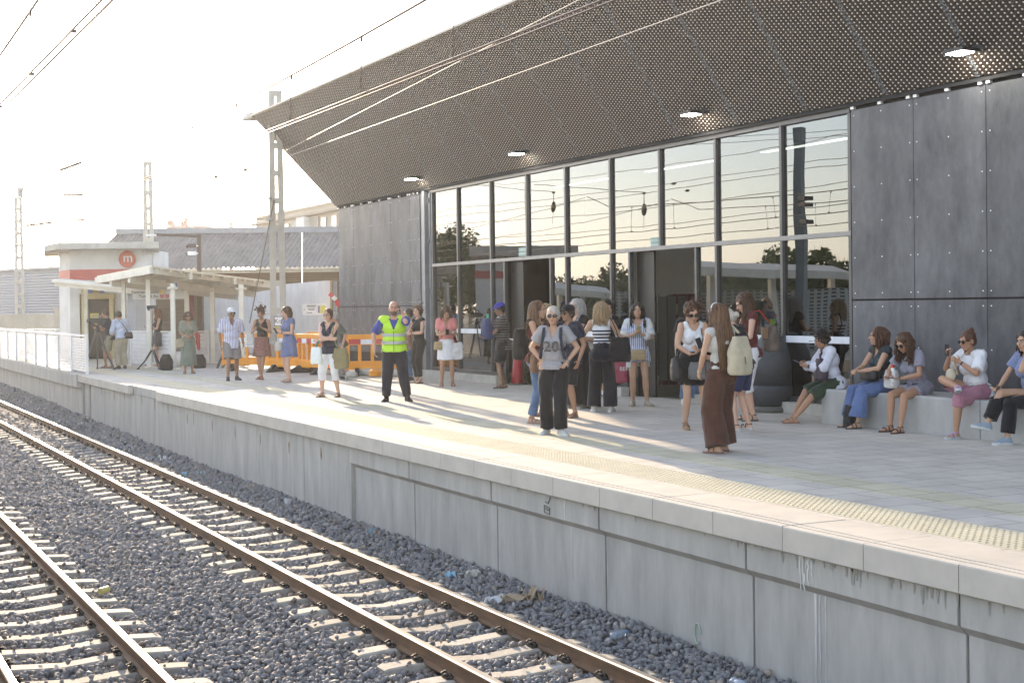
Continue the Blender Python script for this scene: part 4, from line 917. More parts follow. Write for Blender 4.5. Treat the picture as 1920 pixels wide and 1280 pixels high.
for i in range(60):
    a = random.random()*6.3; r_ = random.random()*.25; b = Vector((r_*math.cos(a)*1.8, r_*math.sin(a)*.6, 0)); t_ = b+Vector((random.uniform(-.08, .08), random.uniform(-.08, .08), random.uniform(.04, .12))); g.add([b, b+Vector((.014, 0, 0)), t_], [(0, 1, 2)])
g.build('leaves', mat('weed_green', (.10, .16, .04), .7), wd_)
pk2 = thing('leaning_planks', 'two dark planks leaning against the white railing', 'planks', Vector((*gat(412, 690)[:2], 0)))
for px in (410, 420): g = MB(); a = gat(px-3, 690)-pk2.location; b = at(px+13, 652, 42)-pk2.location; g.bar(a, b, .06, .04); g.build('plank', mat('dark_plank', (.12, .10, .09), .8), pk2)
# traffic cone, litter bin
cn = thing('traffic_cone', 'red traffic cone with a white band by the doorway', 'traffic cone', Vector((*gat(971, 721)[:2], 0)))
g = MB(); g.lathe((0,0,0), [(.235, 0), (.235, .03), (.15, .035)], 8); g.build('base', mat('cone_base', (.10, .11, .10), .8), cn)
def conez(z): return .145-(z-.03)*.105/.95
g = MB(); g.lathe((0,0,0), [(conez(.03), .03), (conez(.56), .56)], 20); g.lathe((0,0,0), [(conez(.82), .82), (conez(.96), .96)], 20); g.build('body', mat('cone_red', (.42, .03, .04), .5), cn, smooth=True)
g = MB(); g.lathe((0,0,0), [(conez(.56)+.001, .56), (conez(.82)+.001, .82)], 20); g.build('reflective_band', M['white'], cn, smooth=True); g = MB(); g.bar((-.30, -.1, 1.0), (.05, 0, .95), .02); g.build('tape_end', M['white'], cn)
bin_ = thing('litter_bin', 'large dark domed litter bin beside the glass', 'litter bin', Vector((*gat(1447, 771)[:2], 0)))
bm_ = mat('bin_grey', (.055, .06, .07), .55, c2=(.04, .045, .05), ns=8)
g = MB(); g.lathe((0,0,0), [(.30, .10), (.345, .12), (.35, .35), (.345, .42)], 24); g.build('lower_drum', bm_, bin_, smooth=True); g = MB(); g.lathe((0,0,0), [(.338, .42), (.335, .7), (.325, .82), (.29, .96), (.22, 1.10), (.12, 1.22), (.06, 1.24)], 24); g.build('hood', bm_, bin_, smooth=True)
g = MB(); g.lathe((0,0,0), [(.36, 0), (.38, .05), (.34, .09), (.30, .10)], 24); g.build('base', mat('bin_base', (.12, .12, .11), .8), bin_); g = MB(); g.box((-.31*.5, -.30, .78), (.05, .02, .05)); g.build('lock_plate', screw, bin_)
# ---- things behind the photographer that show in the glass
def mat_at(px, py, D): p = at(px, py, D); p.y = 2*(YF+.02)-p.y; return p
def mbox(mb, px0, px1, py0, py1, D, dep, z0=None):
    a, b = mat_at(px0, py0, D), mat_at(px1, py0, D); zt_ = a.z; zb_ = mat_at(px0, py1, D).z if z0 is None else z0
    n_ = Vector((FW2.x, -FW2.y, 0)).normalized()*dep
    vs = [Vector((p.x, p.y, z)) for z in (zb_, zt_) for p in (a, b, b+n_, a+n_)]
    mb.add(vs, [(3,2,1,0),(4,5,6,7),(0,1,5,4),(1,2,6,5),(2,3,7,6),(3,0,4,7)])
rp = thing('reflected_pole', 'tall grey pole on the opposite platform, mirrored in the right pane', 'pole', Vector((*mat_at(1503, 700, 44)[:2], 0)))
g = MB(); p = mat_at(1503, 700, 44); g.bar((p.x, p.y, 0), (p.x, p.y, mat_at(1503, 239, 44).z), .28, .28, UPZ.cross(FW2)); part(g, 'shaft', mat('pole_grey', (.22, .27, .28), .6), rp)
g = MB(); [g.box(mat_at(1512, y_, 43.7)-rp.location, (.3, .3, .12)) for y_ in (372, 384, 415)]; g.build('bracket', M['steel_dark'], rp)
rp2 = thing('reflected_pole', 'thin dark pole mirrored in the glass above the left doorway', 'pole', Vector((*mat_at(993, 700, 66)[:2], 0))); p = mat_at(993, 700, 66); g = MB(); g.bar((p.x, p.y, 0), (p.x, p.y, mat_at(993, 342, 66).z), .16); part(g, 'shaft', M['steel_dark'], rp2); g = MB(); g.box((0, 0, .05), (.4, .4, .1)); g.build('foot', M['conc_white'], rp2)
def rshelter(px0, px1, py, D, lab):
    a, b = mat_at(px0, py, D), mat_at(px1, py+10, D+4); r_ = thing('opposite_shelter', lab, 'shelter', (a.x, a.y, 0), 0, 'shelters on the opposite platform')
    n_ = Vector((FW2.x, -FW2.y, 0))*3; g = MB(); g.rings([[a-UPZ*q, b-UPZ*q, b+n_+UPZ*(.3-q), a+n_+UPZ*(.3-q)] for q in (.28, 0)]); part(g, 'roof', cr, r_)
    for f in (.1, .5, .9): p = a.lerp(b, f)+n_*.4; g = MB(); g.bar((p.x, p.y, 0), (p.x, p.y, p.z), .2); part(g, 'post', cr, r_)
rshelter(1312, 1600, 500, 46, 'cream curved shelter roof mirrored in the right panes'); rshelter(1040, 1145, 541, 60, 'small cream shelter mirrored between the doorways'); rshelter(812, 885, 510, 75, 'cream roof edge mirrored in the leftmost pane')
rw = thing('perforated_wall', 'white perforated wall mirrored behind the seated women', 'wall', Vector((*mat_at(1500, 620, 47)[:2], 0)))
perf = brick_mat('perforated_white', (.10, .12, .11), (.10, .12, .11), (.55, .56, .54), .12, .12, .03, swap=False, off=0.0)
g = MB(); mbox(g, 1150, 1700, 547, 640, 50, .1, 0.0); part(g, 'panel', perf, rw)
rbld = thing('opposite_house', 'white house with a red band mirrored left of the first doorway', 'building', Vector((*mat_at(905, 620, 70)[:2], 0)))
g = MB(); mbox(g, 892, 945, 470, 640, 70, 4, 0); part(g, 'wall', wht, rbld); g = MB(); mbox(g, 891.6, 945.4, 508, 522, 69.9, 4.2); part(g, 'red_band', redb, rbld); g = MB(); mbox(g, 880, 1085, 462, 480, 69, 5); part(g, 'roof', M['conc_white'], rbld)
for i, (yw, zz, sag) in enumerate(((-1.4, 4.7, .25), (-1.9, 5.4, .5), (-2.4, 6.3, .4), (-2.9, 7.1, .7), (-1.2, 5.9, .3))):
    pts = [(x, yw, zz+sag*(((x+20) % 46)/23-1)**2) for x in np.arange(-75, 12, 2.0)]
    lab = ('lowest of the wires on the opposite platform, mirrored in the glass', 'second lowest mirrored wire of the opposite platform', 'upper mirrored wire of the opposite platform', 'topmost mirrored wire of the opposite platform', 'middle mirrored wire of the opposite platform')[i]
    wire('feeder_wire', pts, .012, lab, grp='wires of the opposite platform')
for px, py, D_, lab in ((1036, 388, 61, 'left of the two round tension weights mirrored in the glass'), (1206, 393, 55, 'right of the two round tension weights mirrored in the glass')):
    p = mat_at(px, py, D_); tw = thing('tension_weight', lab, 'tension weight', p, 0, 'tension weights')
    g = MB(); g.ell((0, 0, 0), (.16, .10, .24)); g.build('weight', dk, tw, smooth=True); g = MB(); g.tube([(0, 0, .2), (0, 0, .62)], .015, 5); g.box((0, 0, .62), (.12, .08, .08)); g.build('hanger', dk, tw); g = MB(); g.tube([(0, 0, -.2), (0, 0, -.7)], .01, 5); g.build('tail', dk, tw)
    wire('span_wire', [(p.x, p.y, p.z+.65), (p.x-9, p.y, p.z+1.7)], .014, 'slanting wire holding the '+lab.split(' mirrored')[0], grp=None)
# ---- trees mirrored in the glass
leaf = mat('leaf_green', (.12, .18, .05), .6, c2=(.06, .10, .025), ns=.8, det=3)
leaf2 = mat('leaf_green_light', (.20, .26, .08), .6, c2=(.10, .15, .04), ns=.9, det=3)
bark = mat('bark', (.12, .09, .06), .9)
def tree(loc, h, rad_, lab, lm, n=6500, seed=1):
    rr = random.Random(seed); r_ = thing('tree', lab, 'tree', loc, 0, 'trees beyond the opposite platform')
    g = MB(); g.tube([(0,0,0), (.1, .05, h*.3), (.05, .1, h*.6)], [.22, .16, .08], 8)
    for i in range(6):
        a = rr.random()*6.3; g.tube([(.08, .05, h*.35), (math.cos(a)*rad_*.4, math.sin(a)*rad_*.4, h*.6), (math.cos(a)*rad_*.7, math.sin(a)*rad_*.7, h*.78)], [.09, .05, .02], 6)
    g.build('trunk', bark, r_)
    g = MB(); cl = [(rr.gauss(0, .45)*rad_, rr.gauss(0, .45)*rad_, h*(.58+rr.gauss(0, .15)), rad_*rr.uniform(.25, .5)) for _ in range(16)]
    for i in range(n):
        cx, cy_, cz, cr_ = cl[i % 16]; v = Vector((rr.gauss(0, 1), rr.gauss(0, 1), rr.gauss(0, .8))).normalized()*cr_*rr.uniform(.6, 1.05); p = Vector((cx, cy_, cz))+v
        a = Vector((rr.gauss(0, 1), rr.gauss(0, 1), rr.gauss(0, 1))).normalized(); b = a.orthogonal().normalized(); s_ = rr.uniform(.09, .2)
        g.add([p-a*s_, p+b*s_*.5, p+a*s_, p-b*s_*.5], [(0, 1, 2, 3)])
    g.build('crown', lm, r_)
for i, (px, D, h, r_, lab) in enumerate(((815, 78, 5.4, 2.7, 'dense tree mirrored in the leftmost glass panes'), (850, 79, 5.8, 3.1, 'taller dark tree mirrored beside the leftmost panes'), (1520, 62, 4.0, 1.9, 'leafy tree mirrored beside the tall pole'), (1570, 64, 3.4, 1.8, 'lower tree mirrored at the edge of the dark cladding'), (1395, 60, 3.1, 1.8, 'low green tree mirrored under the shelter roof'), (1330, 60, 3.0, 1.6, 'small tree mirrored left of the shelter posts'), (1090, 80, 3.2, 2.4, 'far low tree mirrored between the doorways'), (1170, 80, 3.2, 2.2, 'far low tree mirrored left of the second doorway'), (1450, 66, 3.2, 1.9, 'round low tree mirrored behind the mirrored shelter'))):
    p = mat_at(px, 600, D); tree((p.x, p.y, 0), h, r_, lab, leaf if i % 2 else leaf2, seed=i+3)
# ------------------------------------------------------------------ people: builder
def rm_mesh(mb, vox, sm=3, fac=.5, wr=0.0, wf=9.0, wz=1.0, seed=0.0, cut=None):
    """union of overlapping closed pieces -> one continuous skin"""
    me = bpy.data.meshes.new('t'); me.from_pydata(mb.v, [], mb.f); o = bpy.data.objects.new('t', me); col.objects.link(o)
    r_ = o.modifiers.new('r', 'REMESH'); r_.mode = 'VOXEL'; r_.voxel_size = vox; r_.use_smooth_shade = True
    if sm: s_ = o.modifiers.new('s', 'SMOOTH'); s_.factor = fac; s_.iterations = sm
    dg = bpy.context.evaluated_depsgraph_get(); out = bpy.data.meshes.new_from_object(o.evaluated_get(dg))
    bpy.data.objects.remove(o); bpy.data.meshes.remove(me)
    n = len(out.vertices)
    if n and wr:
        co = np.empty(n*3, np.float32); out.vertices.foreach_get('co', co); co = co.reshape(-1, 3)
        no = np.empty(n*3, np.float32); out.vertices.foreach_get('normal', no); no = no.reshape(-1, 3)
        d = np.array([noise.noise((x*wf+seed, y*wf, z*wf*wz)) + .5*noise.noise((x*wf*2.3, y*wf*2.3+seed, z*wf*wz*2.3)) for x, y, z in co])
        out.vertices.foreach_set('co', (co+no*(d*wr)[:, None]).astype(np.float32).reshape(-1))
    if n and cut is not None:
        bm = bmesh.new(); bm.from_mesh(out); kill = [f for f in bm.faces if cut(f.calc_center_median())]
        bmesh.ops.delete(bm, geom=kill, context='FACES'); bm.to_mesh(out); bm.free()
    out.polygons.foreach_set('use_smooth', [True]*len(out.polygons)); out.update()
    return out
def put(me, name, m, parent):
    me.name = name; me.materials.clear(); me.materials.append(m); o = bpy.data.objects.new(name, me); col.objects.link(o); o.parent = parent; return o
def ik(a, c, l1, l2, pole):
    d = c-a; L = d.length
    if L > (l1+l2)*.998: c = a+d*((l1+l2)*.998/L); d = c-a; L = d.length
    x = (l1*l1-l2*l2+L*L)/(2*L); h = math.sqrt(max(0, l1*l1-x*x)); u = d/L
    p = pole-u*pole.dot(u); p = p.normalized() if p.length > 1e-5 else u.orthogonal()
    return a+u*x+p*h, c
V = Vector
SK = {'fair': (.62, .38, .28), 'mid': (.50, .30, .20), 'tan': (.42, .235, .15), 'dark': (.30, .17, .11), 'ruddy': (.56, .31, .22)}
HC = {'dark': ((.022, .014, .010), (.010, .007, .006)), 'brown': ((.10, .045, .022), (.045, .022, .012)), 'auburn': ((.11, .045, .024), (.05, .022, .013)),
      'blond': ((.42, .29, .16), (.22, .14, .07)), 'grey': ((.40, .38, .36), (.22, .21, .20)), 'white': ((.56, .51, .43), (.34, .30, .25)), 'red': ((.26, .11, .05), (.13, .055, .025)),
      'ombre': ((.20, .10, .045), (.05, .025, .014))}
def skin_mat(k): return mat('skin_'+k, SK[k], .55, c2=tuple(x*.9 for x in SK[k]), ns=9, bump=.08, bs=60, spec=.35, sss=.08)
def hair_mat(k): return mat('hair_'+k, HC[k][0], .5, c2=HC[k][1], ns=22, det=5, stretch=(3, 3, .35), bump=.9, bs=45, spec=.4, bd=.008)
class Fig: pass
def figure(label, x, y, face, h, P):
    """face: 0 looks at the camera, +90 to the right of the picture, -90 to the left, 180 away"""
    S = Fig(); S.P = P; S.k = h/1.70; male = P.get('male', False); S.male = male; fat = P.get('fat', 1.0)
    tocam = Vector((-x, -y, 0)).normalized(); a = math.atan2(tocam.y, tocam.x)+R(face)-PI/2
    S.vox = P.get('vox', .009)
    S.root = thing('person', label, 'person', (x, y, P.get('z', 0)), a, P.get('group')); S.root.scale = (S.k,)*3
    S.mw = Matrix.Translation((x, y, P.get('z', 0))) @ Matrix.Rotation(a, 4, 'Z') @ Matrix.Scale(S.k, 4); S.rz = a
    lean, side, tw = R(P.get('lean', 2)), R(P.get('side', 0)), R(P.get('twist', 0))
    S.pel = V(P.get('pel', (0, 0, .93))); RM = Matrix.Rotation(tw, 3, 'Z') @ Matrix.Rotation(side, 3, 'Y') @ Matrix.Rotation(-lean, 3, 'X')
    S.R = RM; S.X, S.Y, S.s = RM.col[0].copy(), RM.col[1].copy(), RM.col[2].copy()
    t = lambda qx, qy, qz: S.pel+S.X*qx+S.Y*qy+S.s*qz
    S.t = t; S.Ri = RM.inverted()
    S.q = lambda p: S.Ri @ (V(p)-S.pel)
    sw = P.get('sw', .185 if male else .158); S.sw = sw
    S.shL, S.shR = t(-sw, 0, .465), t(sw, 0, .465)
    hx = .088; TW = Matrix.Rotation(tw*.5, 3, 'Z')
    S.hpL, S.hpR = S.pel+TW @ V((-hx, 0, -.03)), S.pel+TW @ V((hx, 0, -.03))
    ua, fa = (.30, .255) if male else (.285, .24)
    for sd_ in 'LR':
        sg = -1 if sd_ == 'L' else 1; sh = getattr(S, 'sh'+sd_)
        w_, pole, n_, curl = P.get('arm'+sd_, ((sg*.235, .04, .88), (sg*.3, -1, 0), (-sg, 0, 0), .35))
        e, w2 = ik(sh, V(w_), ua, fa, V(pole)); setattr(S, 'el'+sd_, e); setattr(S, 'wr'+sd_, w2)
        an, pole2, fd = P.get('leg'+sd_, ((sg*.10, 0, .08), (0, 1, 0), (sg*.25, 1, 0)))
        k_, a2 = ik(getattr(S, 'hp'+sd_), V(an), .425, .415, V(pole2)); setattr(S, 'kn'+sd_, k_); setattr(S, 'an'+sd_, a2); setattr(S, 'fd'+sd_, V(fd).normalized())
    hy, hp = P.get('head', (0, 0)); ls = R(P.get('neck', 6))+lean
    S.nb = t(0, -.005, .485); nd = RM @ V((0, math.sin(R(P.get('neck', 6))), math.cos(R(P.get('neck', 6)))))
    S.nt = S.nb+nd*.08; HR = Matrix.Rotation(tw, 3, 'Z') @ Matrix.Rotation(R(hy), 3, 'Z') @ Matrix.Rotation(-R(hp), 3, 'X') @ Matrix.Rotation(R(P.get('roll', 0)), 3, 'Y')
    HR = HR*1.09; S.HR = HR; S.ho = S.nt+nd*.033+HR @ V((0, .012, .055)); H = lambda a_, b_, c_: S.ho+HR @ V((a_, b_, c_)); S.H = H
    # ---- body: one continuous skin
    g = MB(); af = (1.0 if male else .88)*P.get('limb', 1.0)
    torso(g, S, 0.0, fat)
    g.cap(S.nb-S.s*.03, S.nt+nd*.03, .058 if male else .047, .052 if male else .044)
    for sd_ in 'LR':
        sh, e, w2 = getattr(S, 'sh'+sd_), getattr(S, 'el'+sd_), getattr(S, 'wr'+sd_)
        g.cap(sh, sh.lerp(e, .45), .054*af, .048*af); g.cap(sh.lerp(e, .45), e, .048*af, .037*af); g.cap(e, e.lerp(w2, .3), .039*af, .040*af); g.cap(e.lerp(w2, .3), w2, .040*af, .025*af)
        sg = -1 if sd_ == 'L' else 1
        _, _, n_, curl = P.get('arm'+sd_, (0, 0, (-sg, 0, 0), .35)); d = (w2-e).normalized(); dd = P.get('hd'+sd_)
        if dd: d = V(dd).normalized()
        hand(g, w2, d, V(n_), curl, sd_, af)
        hp_, kn, an, fd = getattr(S, 'hp'+sd_), getattr(S, 'kn'+sd_), getattr(S, 'an'+sd_), getattr(S, 'fd'+sd_)
        lf = P.get('leg', 1.0)
        g.cap(hp_, hp_.lerp(kn, .6), .083*fat*lf, .070*lf); g.cap(hp_.lerp(kn, .6), kn, .070*lf, .054*lf); g.cap(kn, kn.lerp(an, .35), .052*lf, .055*lf); g.cap(kn.lerp(an, .35), kn.lerp(an, .85), .055*lf, .036); g.cap(kn.lerp(an, .85), an, .036, .034)
        foot(g, S, sd_)
    for sg in (-1, 1): pass
    g.ell(H(0, -.014, .030), (.074, .092, .090), HR); g.ell(H(0, .026, -.040), (.056, .064, .072), HR); g.ell(H(0, .058, -.088), (.026, .024, .022), HR); g.cap(H(0, .084, .012), H(0, .106, -.022), .009, .013)
    g.ell(H(0, .075, .028), (.050, .018, .016), HR); g.ell(H(0, .080, -.058), (.024, .013, .012), HR)
    for sg in (-1, 1): g.ell(H(sg*.073, -.008, -.012), (.012, .020, .032), HR); g.ell(H(sg*.034, .062, -.022), (.026, .024, .024), HR)
    me = rm_mesh(g, P.get('bvox', .008), 2, .45); S.body = put(me, 'body', skin_mat(P.get('skin', 'mid')), S.root)
    if not P.get('back'):
        if not P.get('shades'):
            for sg in (-1, 1):
                g = MB(); g.ell(H(sg*.031, .080, .004), (.0135, .007, .0065), HR); o = g.build('eye', mat('eye_white', (.6, .58, .56), .3), S.root, smooth=True); g = MB(); g.ell(H(sg*.031, .0862, .004), (.0062, .003, .0062), HR); g.build('iris', mat('iris_dark', (.03, .02, .015), .3), o, smooth=True)
        bc = mat('brow', (.05, .035, .028), .8) if P.get('hair', ('', 'dark'))[1] not in ('white', 'grey') else mat('brow_grey', (.25, .22, .2), .8)
        for sg in (-1, 1): g = MB(); g.cap(H(sg*.014, .092, .026), H(sg*.046, .084, .027), .0045, .003); g.build('eyebrow', bc, S.root, smooth=True)
        g = MB(); g.ell(H(0, .0925, -.056), (.022, .006, .0065), HR); g.build('mouth', mat('lips', (.42, .13, .11), .5), S.root, smooth=True)
    if P.get('shades'):
        g = MB(); sh_ = mat('sunglass', (.015, .012, .012), .12)
        for sg in (-1, 1): g.ell(H(sg*.033, .094, .004), (.028, .006, .022), HR); g.bar(H(sg*.060, .088, .010), H(sg*.078, -.01, .004), .005, .006)
        g.bar(H(-.012, .099, .008), H(.012, .099, .008), .005); g.build('sunglasses', sh_, S.root)
    if P.get('glasses'):
        g = MB()
        for sg in (-1, 1): g.tube([H(sg*.033+.024*math.cos(q*.7), .098, .003+.017*math.sin(q*.7)) for q in range(10)], .0028, 4); g.bar(H(sg*.058, .09, .006), H(sg*.078, -.01, .004), .004)
        g.build('glasses', M['black'], S.root)
    if P.get('hair'): hair(S, *P['hair'])
    for c in P.get('wear', ()): WEAR[c[0]](S, *c[1:])
    return S
def torso(g, S, i, fat=1.0, shw=None):
    t, RM = S.t, S.R; m_ = S.male
    g.ell(t(0, -.008, -.01), ((.155 if m_ else .163)*fat+i, .108*fat+i, .115+i*.5), RM); g.ell(t(0, .012*(fat > 1.1), .14), ((.145 if m_ else .122)*fat+i, (.105 if m_ else .092)*fat+i, .14), RM)
    g.ell(t(0, -.005, .33), ((.165 if m_ else .140)*(.5+.5*fat)+i, .110*(.5+.5*fat)+i, .155), RM)
    w_ = (shw if shw is not None else S.sw-.01)
    g.cap(t(-w_, 0, .462), t(w_, 0, .462), .050+i, .050+i); g.cap(t(0, -.01, .38), S.nb, .095+i, .055+i)
    if not m_:
        for sg in (-1, 1): g.ell(t(sg*.066, .078, .30), (.058+i, .052+i, .060+i), RM)
    for sg in (-1, 1): g.ell(t(sg*.070, -.058, -.045), (.083*fat+i, .072*fat+i, .088+i), RM)
def hand(g, w, d, n, curl, side, sc_=1.0):
    n = (n-d*n.dot(d)); n = n.normalized() if n.length > 1e-4 else d.orthogonal().normalized(); x = d.cross(n)*(1 if side == 'R' else -1)
    Rm_ = Matrix((x, n, d)).transposed(); g.ell(w+d*.048, (.038*sc_, .015*sc_, .048), Rm_, 10, 7)
    for i, (o_, l_) in enumerate(((-.029, .060), (-.010, .072), (.010, .078), (.029, .070))):
        p = w+d*(.085+.004*(i in (1, 2)))+x*o_; ang = 0; r_ = .0088*sc_
        for j, f in enumerate((.45, .32, .23)):
            ang += curl*(.75 if j == 0 else .9); dd = d*math.cos(ang)+n*math.sin(ang)+x*(o_*1.4*(1-min(1, curl))); q = p+dd.normalized()*l_*f; g.cap(p, q, r_, r_*.9, 6); p = q; r_ *= .92
    p = w+d*.028+x*.028; q = p+(d*.55+x*.62+n*.45*curl).normalized()*.038; g.cap(p, q, .0115*sc_, .010*sc_, 6); g.cap(q, q+(d*.85+x*.25+n*.6*curl).normalized()*.030, .010*sc_, .0085*sc_, 6)
def fframe(S, sd_):
    an, kn, fd = getattr(S, 'an'+sd_), getattr(S, 'kn'+sd_), getattr(S, 'fd'+sd_)
    u = V((0, 0, 1)) if abs(fd.z) < .05 else (V((0, 0, 1))-fd*fd.z).normalized(); x = fd.cross(u).normalized(); u = x.cross(fd).normalized()
    return an, fd, u, x
def foot(g, S, sd_, i=0.0):
    an, fd, u, x = fframe(S, sd_); b = an-u*.045
    g.cap(an, b-fd*.030-u*.004, .034+i, .030+i); g.cap(b-fd*.03-u*.004, b+fd*.11-u*.010, .031+i, .027+i); g.cap(an-u*.01, b+fd*.10-u*.008, .030+i, .024+i); g.cap(b+fd*.10-u*.013+x*.012, b+fd*.155-u*.018+x*.010, .024+i, .016+i); g.cap(b+fd*.10-u*.013-x*.014, b+fd*.145-u*.018-x*.016, .022+i, .015+i)
def outline(S, sd_, z0, z1, grow=0.0):
    an, fd, u, x = fframe(S, sd_); b = an-u*.08; sg = -1 if sd_ == 'L' else 1
    pts = [(-.066, -.018), (-.066, .018), (-.03, .032), (.05, .034), (.12, .042), (.165, .034), (.188, .006), (.180, -.022), (.13, -.040), (.05, -.034), (-.03, -.032)]
    return [[b+fd*(p*(1+grow*3))+x*(q*(1+grow*8))+u*z for p, q in pts] for z in (z0, z1)]
WEAR = {}
def w_shoes(S, kind, c, sole=(.7, .7, .68), nm='shoe', h=.022):
    for sd_ in 'LR':
        if kind == 'sandal':
            g = MB(); g.rings(outline(S, sd_, 0, h)); o = g.build('sandal', mat('sole_%.2f%.2f%.2f' % tuple(sole), sole, .8), S.root); an, fd, u, x = fframe(S, sd_); b = an-u*.08; g = MB()
            for f, w_, z in ((.10, .040, .052), (.04, .036, .075)): g.tube([b+fd*f+x*(w_*math.cos(q))+u*(h+z*math.sin(q)*.8) for q in np.linspace(0, PI, 8)], .008, 5)
            g.tube([b+fd*(.035*math.cos(q)-.005)+x*(.038*math.sin(q))+u*(.085) for q in np.linspace(0, 2*PI, 11)], .006, 5); g.build('strap', mat('strap_%.2f%.2f%.2f' % tuple(c), c, .6), o)
        else:
            g = MB(); foot(g, S, sd_, .010)
            if kind == 'boot': an = getattr(S, 'an'+sd_); g.cap(an, an+(getattr(S, 'kn'+sd_)-an).normalized()*.05, .048, .046)
            zc = (fframe(S, sd_)[0]+fframe(S, sd_)[2]*(.012 if kind != 'boot' else .08)); uu = fframe(S, sd_)[2]
            me = rm_mesh(g, .008, 2, cut=lambda p: (p-zc).dot(uu) > 0); o = put(me, nm, mat('shoe_%.2f%.2f%.2f' % tuple(c), c, .7), S.root)
            g = MB(); g.rings(outline(S, sd_, -.004, h, .02)); g.build('sole', mat('sole_%.2f%.2f%.2f' % tuple(sole), sole, .8), o, bevel=.003)
def w_top(S, m, sleeve='short', hem=-.10, i_=.014, neck='round', wr=.010, name='shirt', flare=.0, fat=None):
    i = i_+(.008 if hem < 0 else 0); flare = flare or (.018 if hem < -.03 else 0); fat = fat or S.P.get('fat', 1.0); g = MB(); torso(g, S, i, fat, None if sleeve not in ('tank', 'strap') else (.105 if sleeve == 'tank' else .085)); t = S.t
    hw = (.155 if S.male else .163)*fat+i
    g.rings([[t((hw-.01+flare*f)*math.cos(q*PI/10), -.008+(.108*fat+i+flare*f)*math.sin(q*PI/10), z) for q in range(20)] for f, z in ((1, hem-.02), (.6, hem*.5), (0, .03))])
    sl = {'short': .62, 'cap': .30, 'long': 1.75, 'half': .85, 'tank': 0, 'strap': 0, 'none': .0}[sleeve]
    for sd_ in 'LR':
        sh, e, w_ = getattr(S, 'sh'+sd_), getattr(S, 'el'+sd_), getattr(S, 'wr'+sd_); af = (1.0 if S.male else .90)*S.P.get('limb', 1.0); ex = .006+S.P.get('loose', 0)
        if sl:
            b = sh.lerp(e, min(1, sl)); d = (e-sh).normalized()
            j_ = i*.55+.002; g.rings(ringpath([sh-d*.02, sh.lerp(b, .5), b], [.055*af+j_, .053*af+j_+ex, .052*af+j_+ex*2]))
            g.ell(sh, (.054*af+j_,)*3)
            if sl > 1: g.ell(e, (.050*af+i,)*3); g.rings(ringpath([e, e.lerp(w_, .5), e.lerp(w_, sl-1)], [.048*af+i, .046*af+i, .038*af+i]))
    nz = {'round': .475, 'v': .36, 'scoop': .40, 'boat': .485, 'deepv': .30}[neck]
    def cut(p):
        q = S.q(p)
        if q.z < hem: return True
        if q.z > .50: return q.x*q.x+q.y*q.y < .0085 or q.z > .56 and abs(q.x) < .09
        if q.y > 0 and q.z > nz:
            if neck in ('v', 'deepv'): return abs(q.x) < (q.z-nz)*.42+.004
            if neck == 'scoop': return abs(q.x) < math.sqrt(max(0, (q.z-nz)))*.27
            return abs(q.x) < .062 and q.z > nz
        return q.z > .47 and q.x*q.x+(q.y+.01)**2 < .0048
    me = rm_mesh(g, S.vox, 3, .5, wr, 8, .8, random.random()*50, cut); o = put(me, name, m, S.root); sol = o.modifiers.new('cloth', 'SOLIDIFY'); sol.thickness = .004; return o
def ringpath(pts, rs, n=14):
    out = []; px = None
    for i, p in enumerate(pts):
        d = (pts[min(i+1, len(pts)-1)]-pts[max(i-1, 0)]).normalized(); x = d.orthogonal().normalized() if px is None else (px-d*px.dot(d)).normalized(); px = x; y = d.cross(x)
        out.append([p+x*math.cos(2*PI*a/n)*rs[i]+y*math.sin(2*PI*a/n)*rs[i] for a in range(n)])
    return out
def w_trousers(S, m, to=1.95, rs=(.095, .075, .065), waist=.05, wr=.012, name='trousers', i=.006, hemz=None):
    fat = S.P.get('fat', 1.0); g = MB(); t = S.t
    g.ell(t(0, -.008, -.01), ((.155 if S.male else .163)*fat+i, .110*fat+i, .125), S.R); g.ell(t(0, 0, .10), ((.148 if S.male else .130)*fat+i, (.105 if S.male else .097)*fat+i, .12), S.R)
    for sg in (-1, 1): g.ell(t(sg*.070, -.058, -.045), (.083*fat+i, .072*fat+i, .088+i), S.R)
    for sd_ in 'LR':
        hp_, kn, an = getattr(S, 'hp'+sd_), getattr(S, 'kn'+sd_), getattr(S, 'an'+sd_); g.ell(hp_, (rs[0]*fat,)*3)
        if to <= 1: b = hp_.lerp(kn, to); g.rings(ringpath([hp_, hp_.lerp(b, .5), b], [rs[0]*fat, (rs[0]+rs[2])/2*fat, rs[2]*fat]))
        else:
            b = kn.lerp(an, to-1); g.rings(ringpath([hp_, hp_.lerp(kn, .5), kn, kn.lerp(b, .5), b], [rs[0]*fat, (rs[0]+rs[1])/2*fat, rs[1], (rs[1]+rs[2])/2, rs[2]]))
            if (kn-hp_).normalized().dot((an-kn).normalized()) < .95: g.ell(kn, (rs[1]*.98,)*3)
    cut = lambda p: S.q(p).z > waist or (hemz is not None and p.z < hemz)
    me = rm_mesh(g, S.vox, 3, .5, wr, 7, .45, random.random()*50, cut); return put(me, name, m, S.root)
